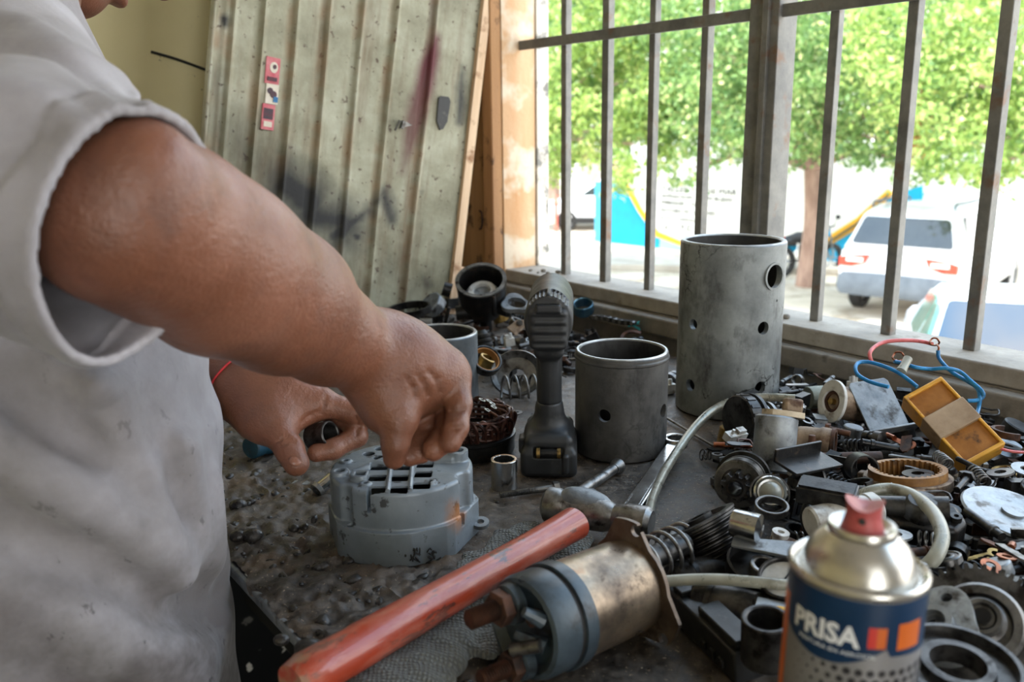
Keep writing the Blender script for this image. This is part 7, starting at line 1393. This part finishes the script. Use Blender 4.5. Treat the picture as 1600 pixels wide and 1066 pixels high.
k = MB(); k.prism([(-.03, -.008), (.02, -.012), (.032, -.002), (.02, .010), (-.012, .006), (-.03, .010)], 0, .003); one('grey_plate', 'flat grey shaped plate behind the idler wheel', 'plate', k, alu, 1203, 856, RZ(-22) @ RX(10), .92)
cv = root_('clevis', 'tan clevis end with a white roller by the idler wheel', 'clevis'); k = MB(); k.prism([(-.006, -.006), (.03, -.0045), (.03, .0045), (-.006, .006)], 0, .007); part('arm', k, rust_pale, cv, bw=.001); k = MB(); k.ring(.0075, .003, .012, 22, z0=-.001); part('roller', k, white_part, cv); k = MB(); k.ring(.006, .0025, .010, 20, T(.026, 0, 0)); part('eye', k, steel_mid, cv); drop(cv, 1216, 848, RZ(-38) @ RY(10), .93, .002)
k = MB(); k.ring(.0155, .0128, .007, 40, ch=.0006); one('retaining_ring', 'bright retaining ring lying below the glassy ball cap', 'ring', k, steel_mid, 1205, 798, RX(10), .915, bw=0)
k = MB(); k.lathe([(.0, -.012), (.0115, -.012), (.012, -.010), (.012, .010), (.0, .012)], 30, RY(90)); one('roller', 'short bright roller lying behind the ribbed pulley', 'roller', k, chrome, 1168, 822, RZ(-35), .915, bw=0)
ca = root_('control_card', 'small pale card with a yellow blob beside the ring bushing', 'card'); k = MB(); k.box(.034, .024, .0018, (0, 0, .0009)); part('board', k, alu, ca, bw=.0003); k = MB(); k.sphere(.0042, (.002, .001, .0025), sc=(1.3, .8, .5)); part('yellow_blob', k, mat('yellow_paint', rgb(206, 150, 30), rgb(226, 176, 50), 40, (.4, .5)), ca); drop(ca, 1216, 958, RZ(-25) @ RX(8), .915, .002)
dl_ = root_('gauge_dial', 'round pale gauge dial half hidden by the spray can', 'gauge'); k = MB(); k.ring(.020, .0175, .008, 40, ch=.0006); part('bezel', k, steel_dark, dl_); k = MB(); k.cyl(.0174, .004, 36); part('face', k, white_part, dl_); k = MB(); k.box(.012, .0012, .0006, (.004, 0, .0045)); part('needle', k, rubber, dl_); drop(dl_, 1226, 912, zto(dirc(-.2, .75, -.55)), .93, .003)
lk = root_('dog_plate', 'dark round plate with square pegs in the middle of the heap', 'plate'); k = MB(); k.lathe([(.006, 0), (.021, 0), (.022, .002), (.022, .006), (.006, .006)], 36, closed=True); part('disc', k, steel_dark, lk)
for a in (0, 72, 144, 216, 288): k = MB(); k.box(.007, .006, .012, (.014, 0, .011)); part('peg', k, steel_mid, lk, RZ(a), bw=.0006)
drop(lk, 1264, 758, zto(dirc(-.75, .3, -.5)), .93, .003)
bx_ = root_('brush_box', 'dark tin brush box lying in front of the pegged plate', 'box'); k = MB(); k.box(.05, .022, .016, (0, 0, .008)); part('case', k, steel_dark, bx_, bw=.001); k = MB(); k.box(.046, .018, .002, (0, 0, .017)); part('lid', k, steel_dark, bx_); drop(bx_, 1292, 784, RZ(-30) @ RX(10), .925, .003)
k = MB(); k.lathe([(.0, -.04), (.0062, -.04), (.0066, -.038), (.0066, .038), (0, .04)], 18, RY(90)); one('rusty_rod', 'short rusty round rod lying behind the dog plate', 'rod', k, rust, 1322, 716, RZ(2), .93, bw=0)
k = MB(); k.box(.058, .034, .003, (0, 0, .0015)); k.box(.058, .003, .014, (0, .0155, .007)); one('finned_tray', 'black folded tin tray beside the aluminium cylinder', 'tray', k, steel_black, 1262, 726, RZ(24) @ RX(6), .925)
k = MB(); k.lathe([(.013, 0), (.0145, 0), (.0145, .02), (.013, .02)], 28, None, True, 0, PI*1.7); one('split_sleeve', 'dark split sleeve at the back of the heap', 'sleeve', k, steel_dark, 1340, 728, RX(80), .93, bw=0)
# clear hose, thin loop and the straight tube run over the heap
def run(name, label, cat, pts, r, mt, n=10):
    Q = [P(*q) if len(q) == 3 and q[2] < .89*0+.895*0+1e-9 else (Zp(q[0], q[1], q[2])) for q in pts]; c = sum(Q, Vector())/len(Q); k = MB(); k.tube(spline([q-c for q in Q], 8), r, n); return solo(name, label, cat, k, mt, T(c), sm=70)
run('bent_tube', 'long pale bent metal tube curving from the hammer to the heap', 'tube', [(1012, 812, .906), (1020, 776, .907), (1038, 738, .911), (1060, 703, .920), (1086, 668, .932), (1112, 643, .942), (1145, 627, .951), (1190, 621, .955), (1242, 623, .957)], .0052, hose_metal, 14)
run('clear_hose', 'clear plastic hose looping behind the spray can', 'hose', [(1338, 779, .948), (1360, 769, .955), (1392, 765, .958), (1428, 776, .960), (1458, 802, .960), (1472, 836, .957), (1464, 866, .950), (1444, 888, .940), (1420, 900, .932)], .0060, hose_clear, 14)
run('straight_hose', 'straight pale hose lying left of the spray can', 'hose', [(1036, 909, .942), (1080, 906, .944), (1130, 906, .945), (1190, 911, .946), (1250, 917, .945)], .0046, hose_clear, 12)
run('wire_loop', 'grey cable arched over the middle of the heap', 'wire', [(1262, 838, .925), (1254, 812, .940), (1258, 790, .952), (1280, 774, .958), (1312, 764, .958), (1350, 762, .950)], .0022, rubber, 8)
# thin wire on the bench beyond the spanner
run('thin_rod', 'thin steel wire lying across the bench before the tall tube', 'wire', [(1036, 650, .9035), (1070, 670, .9035), (1110, 694, .9035), (1150, 712, .9045)], .0018, steel_mid, 6)
# blue and red wires with bare copper ends
wr_ = thing('wire_bundle', 'blue and red wires with bare copper ends curling above the heap', 'wires', T(Zp(1440, 620, 1.0))); wi = wr_.matrix_basis.inverted()
def wpt(x, y, d): return wi @ P(1250+x/3.33, 480+y/3.33, d)
def wire(nm, pts, r, mt): k = MB(); k.tube(spline([wpt(*p) for p in pts], 7), r, 8); return part(nm, k, mt, wr_, sm=70)
wire('blue_wire', [(610, 415, 1.00), (560, 375, 1.01), (500, 335, 1.02), (420, 302, 1.03), (350, 285, 1.04), (305, 290, 1.04), (288, 315, 1.03), (300, 350, 1.02), (345, 380, 1.01), (400, 400, 1.0), (460, 415, .99)], .0023, blue_wire)
wire('blue_wire', [(490, 283, 1.04), (540, 292, 1.04), (600, 313, 1.03), (680, 322, 1.03), (760, 318, 1.02), (830, 335, 1.02), (890, 385, 1.01), (945, 435, 1.0), (952, 465, 1.0), (920, 485, 1.0), (870, 488, 1.0)], .0023, blue_wire)
wire('blue_wire', [(718, 225, 1.05), (722, 262, 1.05), (750, 300, 1.04), (800, 345, 1.03), (870, 385, 1.02), (920, 420, 1.01), (935, 470, 1.0), (930, 520, 1.0), (918, 562, .99)], .0023, blue_wire)
wire('red_wire', [(372, 285, 1.05), (362, 245, 1.05), (382, 212, 1.06), (430, 185, 1.07), (500, 174, 1.07), (590, 174, 1.07), (650, 182, 1.07), (688, 192, 1.06)], .0024, red_wire)
def coilw(cx, cy, d, rpx, nm): 
    k = MB(); k.tube([wpt(cx+rpx*math.cos(a)*(1+.12*math.sin(3*a)), cy+rpx*.8*math.sin(a), d+.004*math.sin(2*a)) for a in np.linspace(0, 4*PI, 40)], .0011, 6); part(nm, k, copper, wr_, sm=70)
coilw(700, 180, 1.06, 24, 'copper_end'); wire('copper_end', [(712, 195, 1.06), (722, 210, 1.05), (718, 230, 1.05)], .0012, copper); coilw(512, 257, 1.045, 30, 'copper_end'); wire('copper_end', [(500, 275, 1.045), (494, 283, 1.04)], .0012, copper)
k = MB(); k.tube([wpt(525, 335, 1.02), wpt(545, 300, 1.025), wpt(562, 268, 1.03)], [.006, .0048, .0052], 14); part('clear_sleeve', k, hose_clear, wr_)
# ---------------- back corner heroes
drop(HZD, 757, 488, zto(dirc(-.06, .70, -.71), dirc(1, 0, 0)), z=.945, sink=.016)
k = MB(); k.lathe([(.012, .002), (.030, .004), (.036, .010), (.038, .012), (.040, .010), (.030, 0), (.012, 0)], 44, closed=True); dsc = one('diaphragm_disc', 'tin diaphragm disc with a rusty centre hole behind the drill', 'disc', k, steel_mid, 808, 588, zto(dirc(-.08, .50, -.85)), .945, .004, bw=0)
k = MB(); k.tube(helix(.0165, .0135, 5.5, 22), .0018, 8, M=RY(90)); one('compression_spring', 'bright open coil spring lying left of the drill grip', 'spring', k, steel_mid, 783, 606, RZ(8), .925, .001, bw=0, sm=70)
k = MB(); k.lathe([(0, 0), (.011, 0)]+[q for i in range(5) for q in ((.0155-.0008*i, .004+.008*i), (.0155-.0008*i, .008+.008*i), (.012-.0008*i, .0095+.008*i))]+[(.006, .048), (0, .048)], 30); one('rubber_boot', 'black bellows boot standing behind the smooth grey tube', 'boot', k, rubber, 762, 560, zto(dirc(-.2, .95, .1)), .93, .003, bw=0, sm=50)
bl_ = root_('amber_lined_ring', 'dark ring with an amber lining right of the smooth tube', 'ring'); k = MB(); k.ring(.024, .0205, .014, 40, ch=.001); part('band', k, steel_dark, bl_); k = MB(); k.ring(.0204, .0188, .012, 40); part('lining', k, mat('amber_lining', rgb(150, 96, 36), rgb(186, 128, 56), 40, (.4, .6), .2, .1), bl_); drop(bl_, 756, 568, zto(dirc(.35, .55, -.7)), .94, .004)
k = MB(); k.lathe([(.018, 0), (.0195, .002), (.0195, .020), (.018, .022), (.0165, .020), (.0165, .002)], 40, closed=True); o = one('blue_ring', 'blue-lined ring lying by the ledge right of the drill head', 'ring', k, mat('blue_anodised', rgb(38, 82, 108), rgb(96, 128, 142), 40, (.25, .4), .7, .1), 912, 488, zto(dirc(-.1, .75, -.6)), .94, .004, bw=0)
k = MB(); k.lathe([(.0, 0), (.026, 0), (.026, .022), (.022, .024), (.0, .024)], 8, None); one('grey_cover', 'pale grey faceted cover propped at the back of the heap', 'cover', k, alu, 682, 482, zto(dirc(-.5, .55, -.6)), .94, .004, bw=.002, sm=25)
k = MB(); k.ring(.044, .040, .014, 44); one('steel_band', 'thin dark steel band lying at the far left of the back heap', 'band', k, steel_dark, 640, 490, zto(dirc(-.12, .93, -.30)), .935, .004, bw=0)
pl_ = root_('contact_plate', 'pale pivoted contact plate with a rivet left of the drill head', 'plate'); k = MB(); k.prism([(-.02, -.012), (.014, -.014), (.022, -.002), (.014, .012), (-.012, .014)], 0, .003); part('plate', k, rust_pale, pl_, bw=.0006); k = MB(); k.cyl(.006, .005, 18, T(.008, .0, .002)); part('rivet', k, steel_mid, pl_); drop(pl_, 808, 512, zto(dirc(-.1, .7, -.65)), .95, .003)
k = MB(); k.tube(spline([(-.04, 0, .0), (-.02, 0, .012), (0, .004, .018), (.03, .01, .014), (.05, .014, .0)], 6), .0016, 6); one('black_cable', 'black cable arching over the far left of the heap', 'cable', k, rubber, 596, 470, RZ(-12), .945, .0, bw=0)
k = MB(); rg = np.random.default_rng(4)
for i in range(5): k.tube(spline([(rg.uniform(-.012, .012), rg.uniform(-.012, .012), rg.uniform(0, .016)) for _ in range(5)], 5), .0012, 5)
one('teal_string', 'small tangle of teal string beside the ledge', 'string', k, mat('teal_string', rgb(40, 140, 140), rgb(80, 176, 170), 80, (.7, .9)), 990, 516, None, .94, .003, bw=0)
lf = root_('gasket_leaf', 'rusty curved gasket below the teal string', 'gasket'); k = MB(); k.lathe([(.018, 0), (.024, 0), (.024, .003), (.018, .003)], 20, None, True, 0, PI*1.2); part('arc', k, rust, lf); drop(lf, 990, 532, zto(dirc(0, .6, -.6)), .93, .002)
cm = root_('chain_links', 'short dark timing chain lying against the ledge right of the drill', 'chain')
for i in range(7):
    for sd in (-1, 1): k = MB(); k.prism([(.008*math.cos(a)+(.003 if math.cos(a) > 0 else -.003), .0042*math.sin(a)) for a in np.linspace(0, 2*PI, 15)[:-1]], sd*.0045-.0008, sd*.0045+.0008, RX(90)); part('link', k, steel_dark, cm, T(.0125*i, 0, .005+.0012*math.sin(i)))
    k = MB(); k.cyl(.0032, .012, 10, T(0, .006, 0) @ RX(90)); part('roller', k, steel_mid, cm, T(.0125*i+.006, 0, .005+.0012*math.sin(i)))
drop(cm, 930, 500, RZ(-40), .935, .003)
k = MB(); k.ring(.011, .006, .005, 6); one('brass_nut', 'rusty hexagon nut perched at the back edge beside the metal panel', 'nut', k, rust_pale, 653, 472, zto(dirc(-.3, .4, -.8)), .95, .002, bw=.0005)
k = MB(); k.box(.012, .005, .020, (0, 0, .01)); k.tube([(0, 0, .018), (.002, 0, .03)], .0032, 8); one('brass_clip', 'small brass clip at the far left of the back heap', 'clip', k, brass, 588, 480, RY(20), .95, .002)
# things around the casting and under the left hand
bt_ = thing('teal_bottle', 'teal capped plastic bottle lying under the left hand', 'bottle', Matrix.Identity(4)); k = MB(); k.lathe([(0, 0), (.0125, 0), (.0140, .0015), (.0140, .014), (.0128, .015)], 36); part('cap', k, teal_plastic, bt_); k = MB(); k.lathe([(.0122, .015), (.0122, .018), (.0150, .024), (.0155, .028), (.0155, .062), (.013, .066), (0, .066)], 36); part('body', k, teal_plastic, bt_); drop(bt_, 391, 700, zto(dirc(.42, .15, .80)), .915, .001)
ft = thing('small_ferrule', 'small bright ferrule lying left of the grey casting', 'ferrule', Matrix.Identity(4)); k = MB(); k.ring(.0072, .0054, .024, 26, ch=.0006); part('sleeve', k, chrome, ft); k = MB(); k.ring(.0086, .0054, .005, 26); part('collar', k, steel_mid, ft); drop(ft, 494, 768, zto(dirc(.55, .45, .5)), .908, .001)
k = MB(); k.prism([(-.016, -.004), (.012, -.005), (.016, 0), (.010, .005), (-.014, .004)], 0, .0025); one('metal_flake', 'flat grey metal flake lying in the grit left of the casting', 'flake', k, alu, 478, 757, RZ(-8) @ RX(8), .905)
k = MB(); k.ring(.0092, .0055, .0016, 26); one('plain_washer', 'bright plain washer under the casting beside the glove', 'washer', k, alu, 770, 842, RX(6), .905, bw=0) if False else None
# ring held in the left hand
rg_p = P(502, 681, .832); k = MB(); k.ring(.0125, .0100, .024, 36, ch=.0008); o = solo('held_bushing', 'dark steel bushing held in the curled fingers of the left hand', 'bushing', k, steel_dark, T(rg_p) @ zto(dirc(.80, .20, -.45)) @ T(0, 0, -.012))
# second, thinner scatter on top and in front
layer(265, 0, BZ+0.050, 0.95, 21, tries=6); layer(70, 2, BZ+0.020, 0.9, 23, tries=6); layer(110, 1, BZ+0.056, 1.15, 22, tries=6)
# loose bits on the open bench
for i, (px, py, kd, lb) in enumerate([(808, 645, 'washer', 'small washer on the bare bench left of the drill'), (838, 838, 'strip', 'bright sliver of metal between glove and hammer head'), (930, 775, 'strip', 'pointed steel sliver lying behind the hammer head'), (1120, 716, 'nut', 'dark nut on the bench left of the pinion')]):
    cat, noun, mts = KIND[kd]; one(noun.replace(' ', '_'), lb, cat, small(kd, np.random.default_rng(60+i), .8), mts[0], px, py, RZ(40*i+20) @ RX(3), .905, bw=0)

# each loose piece is told apart by its look and by the larger thing next to it
ANCH = [(o, o.name.split('.')[0].replace('_', ' ')) for o in COL.objects if o.parent is None and 'label' in o and o.get('category') not in (None, 'person', 'car', 'tree', 'pebble') and o not in {l[0] for l in LOOSE}]
apos = []
for o, nmx in ANCH:
    if nmx in ('workbench', 'sheet metal panel', 'wire', 'tube', 'building', 'shed', 'painted wall', 'work glove', 'hammer', 'steel tube', 'thin rod', 'bent tube', 'wire loop', 'cable'): continue
    apos.append((nmx, o.matrix_basis.translation.copy()))
apos += [('tall steel tube', b1), ('smooth grey tube', b2_), ('sooty steel tube', b3_)]
used_l = {}
def scr(p): v = Vector(p)-CAM; return 800+FPX*v.dot(cr)/v.dot(cF), 533-FPX*v.dot(cu)/v.dot(cF)
for o, mn, kind, nm in LOOSE:
    p = o.matrix_basis.translation; noun = KIND[kind][1]; x, y = scr(p); opts = sorted(apos, key=lambda a: (a[1]-p).length)[:16]; best = None
    flat_ = abs((o.matrix_basis.to_3x3() @ Vector((0, 0, 1))).z); pose = ['lying flat', 'lying tilted', 'standing on edge'][0 if flat_ > .93 else 1 if flat_ > .35 else 2]
    for nmx, ap in opts:
        ax_, ay_ = scr(ap); dx, dy = x-ax_, y-ay_; rel = ('to the right of' if dx > 0 else 'to the left of') if abs(dx) > abs(dy) else ('in front of' if dy > 0 else 'just behind')
        lab = f"{MATN[mn]} {noun} {pose} {rel} the {nmx}"
        if lab not in used_l: best = lab; break
    best = best or lab; used_l[best] = 1; o['label'] = best
